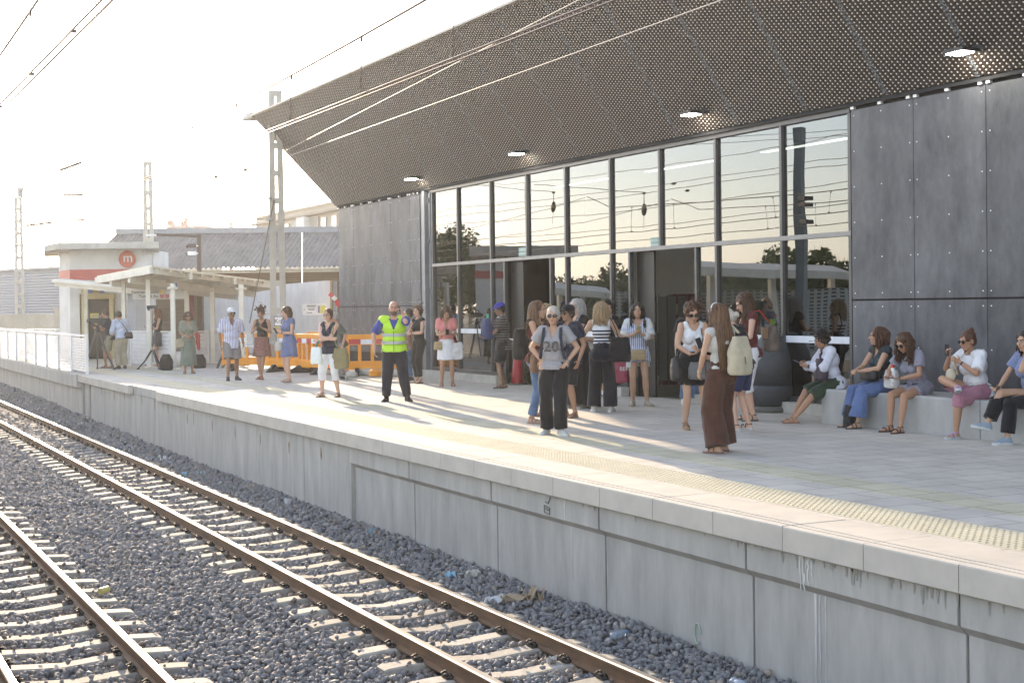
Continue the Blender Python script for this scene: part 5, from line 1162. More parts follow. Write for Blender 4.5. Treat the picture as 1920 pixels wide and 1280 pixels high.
def w_skirt(S, m, hem=.45, top=.12, r0=None, r1=(.22, .19), folds=9, amp=.012, name='skirt', i=.014, cx=None):
    fat = S.P.get('fat', 1.0); g = MB(); n = 64; r0 = r0 or ((.128)*fat+i, .100*fat+i); rh = (.165*fat+i, .128*fat+i); rings_ = []
    za = S.pel.z+top; zh = S.pel.z-.03; c1 = (S.anL+S.anR)/2 if cx is None else V(cx)
    for j in range(15):
        f = j/14; z = za+(hem-za)*f
        if z > zh: u_ = (za-z)/(za-zh); r_ = [r0[k]+(rh[k]-r0[k])*math.sin(u_*PI/2) for k in (0, 1)]; c = S.t(0, -.012*u_, top*(1-u_))
        else: u_ = (zh-z)/(zh-hem+1e-6); r_ = [rh[k]+(r1[k]-rh[k])*u_ for k in (0, 1)]; c = S.pel.lerp(c1, u_*.8*(S.pel.z-hem)/S.pel.z)
        a_ = amp*f; X_ = Matrix.Rotation(R(S.P.get('twist', 0)*(1-f)), 3, 'Z')
        rings_.append([V((c.x, c.y, z+.006*f*math.sin(3*q*2*PI/n)))+X_ @ V((r_[0]*math.cos(q*2*PI/n), r_[1]*math.sin(q*2*PI/n), 0))*(1+a_*8*math.sin(folds*q*2*PI/n+2*math.sin(q*2*PI/n*2))) for q in range(n)])
    g.rings(rings_, cap=False); o = g.build(name, m, S.root, smooth=True); sol = o.modifiers.new('cloth', 'SOLIDIFY'); sol.thickness = .005; return o
WEAR.update(shoes=w_shoes, top=w_top, trousers=w_trousers, skirt=w_skirt)
def hair(S, style, colr, L_=.3, seed=1):
    H, HR = S.H, S.HR; g = MB(); rr = random.Random(seed*7+3); m = hair_mat(colr); wr, wf, wz = .006, 30, .35
    if style == 'bald': return
    full = style in ('bob', 'long', 'curly', 'shoulder', 'pony')
    g.ell(H(0, -.020, .040), (.083, .096, .090), HR); g.ell(H(0, -.050, -.005), (.076, .062, .078), HR)
    if style == 'short':
        for sg in (-1, 1): g.ell(H(sg*.066, -.015, .0), (.020, .050, .045), HR)
    if style in ('bob', 'shoulder', 'long'):
        d_ = {'bob': .085, 'shoulder': .13, 'long': .12}[style]
        for sg in (-1, 1): g.ell(H(sg*.070, -.012, -.045), (.026, .050, d_), HR); g.ell(H(sg*.062, .030, .035), (.026, .040, .045), HR)
        g.ell(H(0, -.062, -.055), (.076, .044, d_+.01), HR)
    if style == 'curly':
        for i in range(70):
            a = rr.random()*2*PI; b = rr.uniform(-.9, 1.3); p = H(.092*math.cos(b)*math.cos(a), -.030+.095*math.cos(b)*math.sin(a) if math.sin(a) < .35 else -.03+.06*math.cos(b)*math.sin(a), .025+.095*math.sin(b)); g.ell(p, (rr.uniform(.018, .032),)*3, None, 7, 5)
        wr, wf, wz = .010, 38, 1
    if style == 'updo':
        for i in range(60):
            p = H(rr.gauss(0, .045), -.035+rr.gauss(0, .04), .10+rr.gauss(0, .035)); g.ell(p, (rr.uniform(.016, .028),)*3, None, 7, 5)
        wr, wf, wz = .010, 38, 1
    if style == 'bun': g.ell(H(0, -.078, .112), (.034, .034, .030), HR)
    if style == 'lowbun': g.ell(H(0, -.125, -.02), (.040, .036, .042), HR)
    me = rm_mesh(g, .008, 2, .5, wr, wf, wz, seed*3.1); o = put(me, 'hair', m, S.root)
    if style in ('long', 'shoulder', 'pony', 'bob', 'curlylong', 'updo', 'curly'):
        g = MB(); n = {'long': 150, 'shoulder': 110, 'bob': 80, 'pony': 60, 'curlylong': 170, 'updo': 150, 'curly': 110}[style]; ff = S.P.get('hairfront', .3)
        for i in range(n):
            if style == 'pony': a = -PI/2+rr.gauss(0, .25); p0 = H(0, -.10, .03)
            else:
                a = -PI/2+rr.uniform(-1, 1)*(PI*.60 if style != 'long' else PI*.62); p0 = H(.078*math.cos(a), -.018+.094*math.sin(a), rr.uniform(-.01, .075))
            if style in ('updo', 'curly'):
                c = H(rr.gauss(0, .05), -.02+rr.gauss(0, .05), .07+rr.gauss(0, .05)); pts = [c+V((.02*math.sin(j*1.3+i), .02*math.cos(j*1.7+i), 0))+(c-H(0, 0, .03)).normalized()*.011*j for j in range(4)]; g.tube(pts, .004, 4); continue
            out = (p0-H(0, -.01, p0.z*0)); out = HR @ V((math.cos(a), math.sin(a), 0))
            l_ = L_*rr.uniform(.82, 1.05); pts = [H(.05*math.cos(a), -.02+.06*math.sin(a), .115), p0+out*.010]; p = p0+out*.012; wob = 0 if style not in ('curlylong',) else .016
            steps = 8
            for j in range(steps):
                f = (j+1)/steps; down = V((0, 0, -1))*l_/steps
                p = p+down+out*(.010*(1-f*1.6))+V((rr.gauss(0, .003)+wob*math.sin(j*2.2+i), rr.gauss(0, .003)+wob*math.cos(j*1.9+i), 0))
                # stay outside the shoulders
                q = S.q(p)
                if q.z < .50 and q.z > .1:
                    rx, ry = (.185 if abs(q.x) > .08 else .14), .135
                    if q.y < 0: q.y = min(q.y, -.115-.012*rr.random())
                    else: q.y = max(q.y, .125+.01*rr.random())
                    p = p.lerp(S.pel+S.R @ q, .55)
                pts.append(p.copy())
            rt_ = rr.uniform(.007, .012)*(1.2 if style != 'curlylong' else 1); g.tube(pts, [rt_*.6, rt_]+[rt_*(1-.55*j/steps) for j in range(steps)], 5)
        g.build('hair_strands', m, o, smooth=True)
def hat_cap(S, c, flat=False):
    H, HR = S.H, S.HR; g = MB(); g.ell(H(0, -.012, .062), (.091, .106, .070), HR, 18, 10)
    if flat: g.ell(H(0, .04, .062), (.080, .080, .028), HR); g.ell(H(0, .105, .040), (.055, .035, .010), HR)
    else: g.ell(H(0, .115, .042), (.062, .062, .009), HR, 14, 6)
    me = rm_mesh(g, .006, 2, cut=lambda p: (S.HR.inverted() @ (p-S.ho)).z < .022); o = put(me, 'cap', c, S.root); s_ = o.modifiers.new('t', 'SOLIDIFY'); s_.thickness = .003
# ---- things people carry
def held(S, name, label, cat, anchor, group=None):
    p = S.mw @ V(anchor); e = thing(name, label, cat, p, S.rz, group); e.scale = (S.k,)*3; e['_a'] = 0; del e['_a']; return e, V(anchor)
def phone(S, pos, up_, n_, label, c=(.02, .02, .025)):
    e, A = held(S, 'phone', label, 'phone', pos); up_, n_ = V(up_).normalized(), V(n_).normalized(); x = up_.cross(n_).normalized(); n_ = x.cross(up_); g = MB(); g.box((0,0,0), (.074, .009, .155), Matrix((x, n_, up_)).transposed()); g.build('case', mat('phone_%.2f%.2f%.2f' % c, c, .35), e, bevel=.004)
    g = MB(); g.box(n_*.0052, (.066, .001, .142), Matrix((x, n_, up_)).transposed()); g.build('screen', M['dark_screen'], e)
def bag(S, pos, dims, m, label, strap=None, name='shoulder_bag', cat='bag', rot=0.0, soft=.18, taper=.85, flap=None, sr=.009, smat=None, flat=False):
    e, A = held(S, name, label, cat, pos); g = MB(); w_, d_, h_ = dims; Rz_ = Matrix.Rotation(R(rot), 3, 'Z'); rs = []
    for z, f in ((-.5, .80), (-.44, .96), (-.2, 1.0), (.1, .96), (.38, taper), (.46, taper*.93)):
        rs.append([Rz_ @ V((abs(math.cos(q))**.55*math.copysign(1, math.cos(q))*w_/2*f, abs(math.sin(q))**.7*math.copysign(1, math.sin(q))*d_/2*(f if z < .2 else f*.75), z*h_)) for q in np.linspace(0, 2*PI, 25)[:-1]])
    g.rings(rs); me = rm_mesh(g, max(.007, min(dims)*.09), 2, .5, .010*soft*5*min(1, h_/.3), 14, 1, random.random()*9); put(me, 'bag_body', m, e)
    sm_ = smat or m
    if strap: g = MB(); g.tube([V(p)-A for p in strap], sr, 6); g.build('strap', sm_, e, smooth=True)
    if flap: g = MB(); g.rings([[Rz_ @ V((x, -d_*.5*1.03 if y == 0 else d_*.1, z)) for x, y, z in ((-w_*.42, 0, -.02*h_), (w_*.42, 0, -.02*h_), (w_*.46, 0, h_*.40), (-w_*.46, 0, h_*.40))], [Rz_ @ V((x, -d_*.5*1.12, z)) for x, z in ((-w_*.42, -.02*h_), (w_*.42, -.02*h_), (w_*.46, h_*.40), (-w_*.46, h_*.40))]]); g.build('flap', flap, e, bevel=.004)
    return e
def watch(S, sd_, c=(.03, .03, .035)):
    w_, e = getattr(S, 'wr'+sd_), getattr(S, 'el'+sd_); d = (w_-e).normalized(); p = w_-d*.02; g = MB(); g.rings(ringpath([p-d*.010, p+d*.010], [.0275, .0275])); g.build('watch', mat('watch_%.2f' % c[0], c, .4), S.root)
# ------------------------------------------------------------------ the people
def G(px, py): p = gat(px, py); return p.x, p.y
PH = dict(armL=((-.075, .27, 1.12), (-.5, -.5, -1), (1, .2, .5), .8), armR=((.075, .27, 1.12), (.5, -.5, -1), (-1, .2, .5), .8), hdL=(.35, .5, .55), hdR=(-.35, .5, .55))
DOWN = lambda s, x=.235, y=.03, z=.88: ((s*x, y, z), (s*.4, -1, 0), (-s, .1, 0), .45)
c_navy = cloth('navy', (.022, .028, .05)); c_black = cloth('black', (.014, .014, .017)); c_white = cloth('white', (.74, .74, .76), (.62, .62, .65)); c_khaki = cloth('khaki', (.30, .26, .19)); c_grey = cloth('grey', (.25, .23, .22))
c_denim = cloth('denim', (.13, .20, .32), (.08, .13, .23)); c_maroon = cloth('maroon', (.13, .03, .03)); c_brown = cloth('brown', (.085, .036, .024), (.06, .026, .018)); c_straw = mat('straw', (.50, .38, .22), .85, c2=(.34, .25, .13), ns=3, stretch=(1, 1, 22), bump=.5, bs=40)
leath_b = mat('brown_leather', (.22, .11, .06), .5, c2=(.16, .08, .04), ns=8); leath_k = mat('black_leather', (.018, .017, .018), .45)
# -- camera team at the far left
S = figure('man in a navy polo and khaki shorts bending to the video camera', *G(206, 690), -85, 1.74, dict(male=True, vox=.011, bvox=.010, hair=('short', 'brown'), skin='tan', lean=6, neck=12, head=(0, 12), armL=((-.12, .36, 1.28), (-.4, -.3, -1), (1, 0, 0), .7), armR=((.12, .34, 1.16), (.4, -.3, -1), (-1, 0, 0), .7),
  legL=((-.13, -.06, .08), (0, 1, 0), (-.2, 1, 0)), legR=((.12, .10, .08), (0, 1, 0), (.2, 1, 0)), wear=[('top', c_navy, 'half', -.12, .018), ('trousers', c_khaki, .95, (.105, .1, .098)), ('shoes', 'sandal', (.06, .04, .03), (.08, .06, .05))]))
S = figure('man in a pale blue shirt and beige trousers seen from behind, head bowed', *G(229, 691), -150, 1.70, dict(male=True, back=True, vox=.011, bvox=.010, fat=1.08, hair=('short', 'dark'), skin='tan', lean=8, neck=22, head=(0, 30), armL=((-.16, .28, 1.02), (-.5, -.6, -.3), (1, 0, 0), .6), armR=((.14, .28, 1.05), (.5, -.6, -.3), (-1, 0, 0), .6),
  wear=[('top', cloth('paleblue', (.55, .60, .72)), 'long', -.04, .020), ('trousers', cloth('beige', (.42, .37, .28)), 1.93, (.105, .09, .085)), ('shoes', 'shoe', (.05, .035, .03), (.04, .03, .03))]))
bag(S, (.13, -.17, .98), (.26, .10, .20), leath_k, 'black crossbody bag on the back of the man in the pale blue shirt', [(-.10, .0, 1.44), (-.05, -.15, 1.32), (.08, -.17, 1.12), (.13, -.16, 1.04)], rot=-10)
S = figure('woman with long reddish hair, black top and patterned shorts leaning by the post', *G(297, 687), -82, 1.74, dict(PH, vox=.011, bvox=.010, hair=('long', 'red', .26), skin='fair', lean=-3, neck=14, head=(0, 22), legL=((-.08, .04, .08), (0, 1, 0), (-.1, 1, 0)), legR=((.09, -.04, .08), (0, 1, 0), (.1, 1, 0)),
  wear=[('top', c_black, 'strap', -.02, .012, 'scoop'), ('skirt', printed('shorts_print', (.11, .10, .11), (.03, .03, .04), 60), .60, .10, None, (.20, .16)), ('shoes', 'sandal', (.25, .13, .08), (.2, .12, .08))]))
phone(S, (0, .36, 1.16), (0, .5, .8), (0, -.8, .5), 'phone held by the woman with reddish hair')
S = figure('woman in sunglasses, sage green jacket and long sage skirt', *G(354, 700), 8, 1.64, dict(vox=.010, bvox=.009, hair=('bob', 'auburn', .16), shades=True, skin='tan', armL=((-.05, .22, 1.04), (-.6, -.6, -.2), (1, 0, 0), .7), armR=((.07, .20, 1.03), (.6, -.6, -.2), (-1, 0, 0), .7),
  wear=[('top', cloth('sage', (.24, .25, .20)), 'half', -.20, .030, 'v'), ('skirt', cloth('sagedark', (.18, .21, .17)), .22, .06, None, (.23, .21), 8, .008), ('shoes', 'sandal', (.20, .12, .09), (.2, .13, .09))]))
bag(S, (.25, .12, .86), (.24, .10, .22), cloth('creambag', (.46, .40, .28)), 'cream crossbody bag of the woman in sage green', [(-.10, .02, 1.45), (-.02, .14, 1.25), (.12, .18, 1.05), (.25, .14, .96)], rot=15)
S = figure('older man in a white flat cap, striped shirt and grey shorts', *G(435, 713), 12, 1.72, dict(male=True, vox=.010, bvox=.009, fat=1.12, hair=('short', 'grey'), skin='dark', shades=True, head=(8, 0), armL=DOWN(-1, .27), armR=DOWN(1, .27, .06), legL=((-.14, -.10, .08), (0, 1, 0), (-.3, 1, 0)), legR=((.12, .12, .08), (0, 1, 0), (.2, 1, 0)),
  wear=[('top', striped('stripe_shirt', (.70, .70, .74), (.20, .18, .42), 0, .036, .38), 'half', -.16, .030, 'v'), ('trousers', c_grey, .92, (.105, .11, .115)), ('shoes', 'shoe', (.03, .03, .03), (.03, .03, .03))]))
hat_cap(S, c_white, True)
S = figure('woman with curly piled up hair, black top and flowered skirt looking at her phone', *G(493, 711), -18, 1.72, dict(vox=.010, bvox=.009, hair=('updo', 'auburn'), skin='tan', neck=14, head=(0, 26), armL=((-.07, .24, 1.24), (-.7, -.3, -.9), (1, .2, .5), .8), armR=((.06, .24, 1.24), (.7, -.3, -.9), (-1, .2, .5), .8), hdL=(.3, .5, .6), hdR=(-.3, .5, .6),
  legL=((.02, .06, .08), (0, 1, 0), (-.5, 1, 0)), legR=((.06, -.04, .08), (0, 1, 0), (.4, 1, 0)), wear=[('top', c_black, 'strap', -.02, .010, 'scoop'), ('skirt', printed('flower_skirt', (.20, .07, .06), (.36, .28, .22), 55, .35), .55, .09, None, (.21, .18), 11, .014), ('shoes', 'sandal', (.25, .07, .05), (.16, .06, .04))]))
phone(S, (0, .32, 1.30), (0, .35, .9), (0, -.9, .35), 'dark phone held by the woman with curly hair')
bag(S, (-.27, .0, .98), (.20, .10, .30), cloth('tote_pale', (.40, .37, .33)), 'pale shoulder bag behind the woman with curly hair', [(-.13, -.02, 1.44), (-.24, -.06, 1.25), (-.28, -.02, 1.1)])
bag(S, (.28, .05, .98), (.20, .10, .32), mat('plastic_pale', (.55, .58, .55), .35), 'pale plastic bag on the arm of the woman with curly hair', [(.20, .1, 1.18), (.26, .06, 1.1)], name='plastic_bag')
S = figure('woman in a blue sleeveless dress with a dark bob, phone in hand', *G(543, 716), -55, 1.74, dict(PH, vox=.010, bvox=.009, hair=('bob', 'brown', .15), skin='fair', neck=12, head=(0, 20), legL=((-.09, .07, .08), (0, 1, 0), (-.2, 1, 0)), legR=((.11, -.05, .08), (0, 1, 0), (.5, 1, 0)),
  wear=[('top', cloth('bluedress', (.16, .19, .33), (.12, .15, .27)), 'cap', -.06, .016), ('skirt', MATS['cloth_bluedress'], .58, .14, None, (.215, .19), 5, .006, 'dress_skirt'), ('shoes', 'sandal', (.35, .25, .2), (.25, .15, .12))]))
watch(S, 'L'); phone(S, (0, .36, 1.17), (0, .5, .8), (0, -.8, .5), 'phone held by the woman in the blue dress')
bag(S, (.12, .20, .82), (.20, .12, .22), cloth('bagwhite', (.50, .47, .42)), 'small white bag hanging in front of the woman in the blue dress', [(.06, .1, 1.42), (.12, .18, 1.1), (.12, .2, .93)])
# -- woman with crossed arms and the people near the yellow vest
S = figure('man in a grey shirt standing behind the barriers, half hidden', *G(640, 712), -70, 1.60, dict(male=True, vox=.012, bvox=.010, hair=('short', 'grey'), skin='ruddy', lean=14, wear=[('top', cloth('olivegrey', (.13, .14, .12)), 'half', -.1, .02), ('trousers', c_grey, 1.9, (.1, .09, .08)), ('shoes', 'shoe', (.05, .05, .05))]))
S = figure('woman with crossed arms in a navy top and white cropped trousers, wearing glasses', *G(619, 744), -24, 1.68, dict(fat=1.20, limb=1.12, leg=1.05, hair=('short', 'auburn'), glasses=True, skin='fair', armL=((.13, .23, 1.10), (-.9, .1, -.5), (0, -1, 0), .5), armR=((-.12, .27, 1.13), (.9, .1, -.5), (0, -1, 0), .5), hdL=(1, -.2, .1), hdR=(-1, -.1, .05), legL=((-.16, -.04, .08), (0, 1, 0), (-.1, 1, 0)), legR=((.14, .06, .08), (0, 1, 0), (.3, 1, 0)),
  wear=[('top', c_navy, 'tank', -.08, .016, 'v'), ('trousers', c_white, 1.38, (.100, .082, .074)), ('shoes', 'sandal', (.06, .03, .03), (.05, .03, .03))]))
bag(S, (-.24, .06, .76), (.38, .16, .42), cloth('khakitote', (.26, .22, .12)), 'large khaki shoulder bag of the woman with crossed arms', [(-.12, .03, 1.44), (-.14, .17, 1.25), (-.22, .16, 1.0), (-.26, .1, .95)], sr=.014)
bag(S, (.16, .26, .82), (.24, .12, .34), mat('plastic_white', (.70, .74, .73), .3, c2=(.45, .62, .52), ns=7, lo=.28, hi=.34), 'white plastic carrier bag with green print under the crossed arms', [(.10, .27, 1.10), (.14, .27, 1.02), (.16, .27, .97)], name='plastic_bag', smat=mat('green_handle', (.03, .22, .12), .5), sr=.018)
S = figure('bald bearded man in a yellow high visibility vest talking on his phone', *G(741, 752), -4, 1.80, dict(male=True, fat=1.16, limb=1.08, hair=('bald', 'dark'), skin='ruddy', head=(4, -2), sw=.20, armL=((-.150, .10, 1.485), (-.55, .1, -1), (1, 0, .2), .9), hdL=(.20, -.25, .8), armR=((.34, .06, .90), (.7, -.5, 0), (-1, .1, 0), .5), legL=((-.21, 0, .08), (0, 1, 0), (-.45, 1, 0)), legR=((.15, .02, .08), (0, 1, 0), (.25, 1, 0)),
  wear=[('top', cloth('royalblue', (.045, .07, .30)), 'half', -.02, .012), ('trousers', cloth('navywork', (.016, .018, .030)), 1.96, (.100, .098, .078), .05, .016), ('shoes', 'boot', (.02, .02, .02), (.03, .03, .03))]))
vest_m = mat('hi_vis', (.50, .80, .03), .6, c2=(.44, .72, .03), ns=5, bump=.3, bs=9, bd=.03)
o = w_top(S, vest_m, 'none', -.07, .030, 'deepv', .010, 'vest'); g = MB(); t = S.t; silver = mat('silver_tape', (.46, .47, .48), .4, .3)
for z in (.06, .19):
    rr_ = [((.155*1.16+.043)*(1 if z < .1 else .985), (.108*1.16+.047)), ((.155*1.16+.043)*(1 if z < .1 else .985), .108*1.16+.047)]; rings_ = [[t((rr_[j][0])*math.cos(q*PI/16), -.004+rr_[j][1]*math.sin(q*PI/16), z+dz) for q in range(32)] for j, dz in ((0, 0), (1, .05))]; g.rings(rings_, cap=False)
g.build('reflective_tape', silver, o); g = MB(); g.bar(t(0, .172, -.07), t(0, .168, .28), .008, .006); g.build('zip', M['black'], o)
g = MB(); g.ell(S.H(0, .034, -.062), (.058, .060, .055), S.HR); put(rm_mesh(g, .006, 1, .5, .003, 40, 1, 2, cut=lambda p: (S.HR.inverted() @ (p-S.ho)).z > -.035), 'beard', mat('beard', (.13, .09, .07), .8), S.root)
watch(S, 'L'); phone(S, (-.10, .03, 1.57), (.15, .25, 1), (1, 0, 0), 'dark phone at the ear of the man in the vest')
S = figure('dark haired person in blue jeans mostly hidden behind the woman in black', *G(770, 713), -80, 1.66, dict(vox=.012, bvox=.010, hair=('short', 'dark'), skin='mid', wear=[('top', cloth('greyblue', (.30, .36, .45)), 'short', -.1, .016), ('trousers', c_denim, 1.95, (.09, .075, .065)), ('shoes', 'shoe', (.03, .03, .035), (.03, .03, .03))]))
S = figure('woman in a black sleeveless top and black trousers looking left, short curly hair', *G(787, 718), -52, 1.72, dict(hair=('curly', 'auburn'), skin='fair', head=(22, 0), armL=((-.02, .24, 1.10), (-.8, -.5, -.3), (1, 0, 0), .6), armR=((.10, .23, 1.11), (.8, -.5, -.3), (-1, 0, 0), .6), legL=((-.10, .05, .08), (0, 1, 0), (-.2, 1, 0)), legR=((.09, -.02, .08), (0, 1, 0), (.2, 1, 0)),
  wear=[('top', c_black, 'none', .02, .014, 'boat'), ('trousers', cloth('charcoal', (.022, .022, .022)), 1.84, (.098, .080, .062), .14), ('shoes', 'sandal', (.12, .08, .05), (.15, .11, .07))]))
watch(S, 'L'); bag(S, (.22, .16, .98), (.24, .13, .30), leath_b, 'brown leather bag at the side of the woman in black', [(.08, 0, 1.46), (.16, .12, 1.3), (.22, .17, 1.12)], name='handbag')
S = figure('woman in a pink blouse and white skirt looking down at her phone', *G(838, 724), 4, 1.70, dict(PH, fat=1.04, hair=('bob', 'brown', .15), skin='tan', neck=16, head=(0, 34), legL=((-.12, 0, .08), (0, 1, 0), (-.12, 1, 0)), legR=((.11, .02, .08), (0, 1, 0), (.12, 1, 0)),
  wear=[('top', cloth('pink', (.66, .25, .24), (.56, .20, .19)), 'short', -.02, .022, 'v'), ('skirt', c_white, .57, .08, None, (.20, .16), 5, .004), ('shoes', 'sandal', (.25, .15, .1), (.22, .14, .09))]))
phone(S, (0, .35, 1.17), (0, .6, .7), (0, -.7, .6), 'phone held by the woman in pink')
bag(S, (.19, .15, .88), (.18, .09, .18), c_straw, 'small straw bag of the woman in pink', [(-.10, .02, 1.45), (.0, .15, 1.25), (.12, .17, 1.05), (.19, .16, .96)], smat=leath_b)
bag(S, (-.24, .10, .76), (.24, .12, .38), mat('plastic_clear', (.58, .58, .57), .3, c2=(.48, .47, .47), ns=12), 'crumpled white carrier bag of the woman in pink', [(-.20, .12, 1.10), (-.23, .11, .98)], name='plastic_bag', soft=.4, sr=.014)
S = figure('man in a blue cap and striped polo hugging a backpack', *G(944, 727), -78, 1.76, dict(male=True, fat=1.1, hair=('short', 'dark'), skin='dark', head=(-6, 14), armL=((-.06, .38, 1.03), (-.8, -.5, -.8), (0, 0, 1), .5), armR=((.10, .36, 1.03), (.8, -.5, -.8), (0, 0, 1), .5), hdL=(.6, .6, 0), hdR=(-.4, .8, 0), legL=((-.13, .06, .08), (0, 1, 0), (-.2, 1, 0)), legR=((.10, -.04, .08), (0, 1, 0), (.2, 1, 0)),
  wear=[('top', striped('polo_stripe', (.035, .03, .03), (.38, .36, .34), 2, .052, .10), 'half', -.17, .026), ('trousers', c_black, .98, (.110, .108, .105)), ('shoes', 'sandal', (.03, .03, .03), (.03, .03, .03))]))
hat_cap(S, cloth('royal', (.05, .05, .36))); g = MB()
for dy in (-.02, 0, .02): g.bar((.150, dy-.01, .86), (.152, dy, .56), .010, .008)
g.build('side_stripe', M['white'], S.root); g = MB(); g.tube([S.nb+V((.085*math.cos(q), .085*math.sin(q), .012)) for q in np.linspace(0, PI*1.9, 12)], .012, 6); g.build('headphones', M['white'], S.root)
e = bag(S, (-.02, .33, 1.20), (.36, .20, .44), cloth('bluepack', (.028, .045, .13)), 'navy backpack held in front of the man in the blue cap', name='backpack', rot=8); g = MB(); g.tube([(-.1, .14, .2), (-.12, .22, 0), (-.08, .17, -.35), (-.06, .14, -.55)], .014, 5); g.build('strap', M['black'], e); g = MB(); g.box((.0, -.02, .25), (.10, .03, .09)); g.build('paper', mat('green_paper', (.05, .35, .22), .6), e)
# -- group in the middle
S = figure('person with blond hair and a green striped skirt hidden behind the woman in jeans', *G(1028, 781), -60, 1.72, dict(vox=.012, bvox=.010, hair=('bob', 'blond', .14), skin='tan', wear=[('top', c_navy, 'short', -.06, .014), ('skirt', striped('green_stripe', (.62, .66, .60), (.16, .42, .28), 2, .07, .5), .40, .1, None, (.22, .18), 7, .01), ('shoes', 'sandal', (.2, .12, .08), (.2, .13, .1))]))
S = figure('man in a dark cap and dark shirt behind the woman with the number shirt', *G(1070, 782), -45, 1.70, dict(male=True, vox=.012, bvox=.010, hair=('short', 'dark'), skin='tan', shades=True, wear=[('top', c_navy, 'short', -.12, .02), ('trousers', c_black, .95, (.1, .1, .1)), ('shoes', 'sandal', (.15, .08, .05), (.2, .13, .1))]))
hat_cap(S, c_black)
S = figure('woman with long brown hair, dark red top and jeans looking right', *G(1008, 793), 62, 1.76, dict(hair=('long', 'ombre', .34), skin='mid', head=(0, 0), armR=((-.04, .25, 1.06), (.8, -.5, -.5), (-1, 0, 0), .6), hdR=(-.7, .6, .2), armL=((.03, .28, 1.10), (-.8, -.5, -.5), (1, 0, 0), .6), legL=((-.09, .04, .08), (0, 1, 0), (-.1, 1, 0)), legR=((.09, -.05, .08), (0, 1, 0), (.2, 1, 0)),
  wear=[('top', c_maroon, 'strap', -.06, .012, 'scoop'), ('trousers', c_denim, 1.90, (.095, .072, .062)), ('shoes', 'sandal', (.26, .16, .15), (.3, .2, .16))]))
bag(S, (.20, .10, .86), (.30, .12, .28), leath_b, 'brown leather shoulder bag of the woman in jeans', [(-.08, .02, 1.45), (.05, .14, 1.25), (.18, .14, 1.0)], flap=mat('tan_leather', (.25, .13, .07), .5))
bag(S, (.02, -.25, 1.12), (.28, .16, .46), cloth('packblack', (.02, .02, .02)), 'black backpack on the back of the woman in jeans', [(.12, .06, 1.42), (.14, -.05, 1.46), (.12, -.16, 1.36)], name='backpack')
S = figure('woman with long grey hair in a long black dress', *G(1086, 764), -48, 1.80, dict(hair=('long', 'grey', .34), skin='fair', head=(-5, 0), armL=((.08, .24, 1.14), (-.9, -.1, -.5), (0, -1, 0), .6), hdL=(.9, .2, .2), armR=((-.04, .26, 1.12), (.9, -.1, -.5), (0, -1, 0), .6), hdR=(-.9, .2, .2),
  wear=[('top', c_black, 'cap', -.06, .018, 'v'), ('skirt', c_black, .06, .14, None, (.27, .24), 8, .012, 'dress_skirt'), ('shoes', 'shoe', (.6, .6, .6))]))
S = figure('person in dark clothes with a pink bag hidden behind the striped top', *G(1141, 741), 10, 1.74, dict(vox=.012, bvox=.010, back=True, hair=('curly', 'dark'), skin='mid', wear=[('top', c_black, 'short', -.1, .016), ('trousers', c_black, .9, (.10, .09, .09)), ('shoes', 'shoe', (.70, .70, .74), (.05, .06, .12))]))
e = bag(S, (-.26, .16, .46), (.46, .12, .46), mat('pink_bag', (.36, .05, .09), .4, c2=(.30, .04, .08), ns=5), 'crimson carrier bag with white lettering between the striped top and the romper', [(-.26, .15, .92), (-.26, .15, .7)], name='carrier_bag', smat=MATS.get('pink_bag'))
text('BERS', .105, V((-.02, .066, .03)), Matrix(((-1, 0, 0), (0, 0, 1), (0, 1, 0))), M['white'], e, 'lettering', .003)
S = figure('woman seen from behind in a navy and white striped top and wide black trousers', *G(1129, 772), 172, 1.74, dict(back=True, hair=('shoulder', 'blond', .25), skin='mid', armL=((-.17, .20, 1.10), (-.8, -.7, -.2), (1, 0, 0), .6), armR=((.16, .20, 1.08), (.8, -.7, -.2), (-1, 0, 0), .6), legL=((-.13, 0, .08), (0, 1, 0), (-.2, 1, 0)), legR=((.13, .02, .08), (0, 1, 0), (.15, 1, 0)),
  wear=[('top', striped('navy_hoops', (.72, .72, .74), (.022, .025, .05), 2, .052, .52, 1.30), 'tank', .06, .012, 'boat', .004), ('trousers', cloth('blacknavy', (.016, .017, .026)), 1.99, (.105, .105, .115), .20, .014, 'trousers', .012, .03), ('shoes', 'shoe', (.6, .6, .58))]))
bag(S, (.30, -.04, .98), (.34, .16, .40), cloth('blackbag', (.015, .015, .018)), 'large black shoulder bag of the woman in the striped top', [(.13, .05, 1.44), (.15, -.04, 1.47), (.24, -.10, 1.3), (.28, -.05, 1.15)])
S = figure('young woman in a blue and white striped romper and white cardigan with a phone', *G(1197, 761), 3, 1.72, dict(PH, hair=('long', 'dark', .28), skin='mid', head=(-2, 2), armL=((-.05, .25, 1.20), (-.8, -.3, -.9), (1, .2, .5), .8), armR=((.07, .24, 1.20), (.8, -.3, -.9), (-1, .2, .5), .8), legL=((-.14, .02, .08), (0, 1, 0), (-.5, 1, 0)), legR=((.09, 0, .08), (0, 1, 0), (.2, 1, 0)),
  wear=[('top', striped('romper', (.66, .68, .76), (.14, .20, .50), 0, .032, .42), 'short', -.12, .020, 'scoop'), ('trousers', MATS['romper'], .42, (.112, .115, .118), .1, .01, 'shorts'), ('shoes', 'shoe', (.40, .35, .29), (.34, .27, .19), 'shoe', .035)]))
o = w_top(S, cloth('cardigan', (.66, .67, .66)), 'half', -.28, .020, 'round', .012, 'cardigan', .02)
bm = bmesh.new(); bm.from_mesh(o.data); bmesh.ops.delete(bm, geom=[f for f in bm.faces if (lambda q: q.y > .0 and abs(q.x) < .125 and q.z < .60)(S.q(f.calc_center_median()))], context='FACES'); bm.to_mesh(o.data); bm.free()
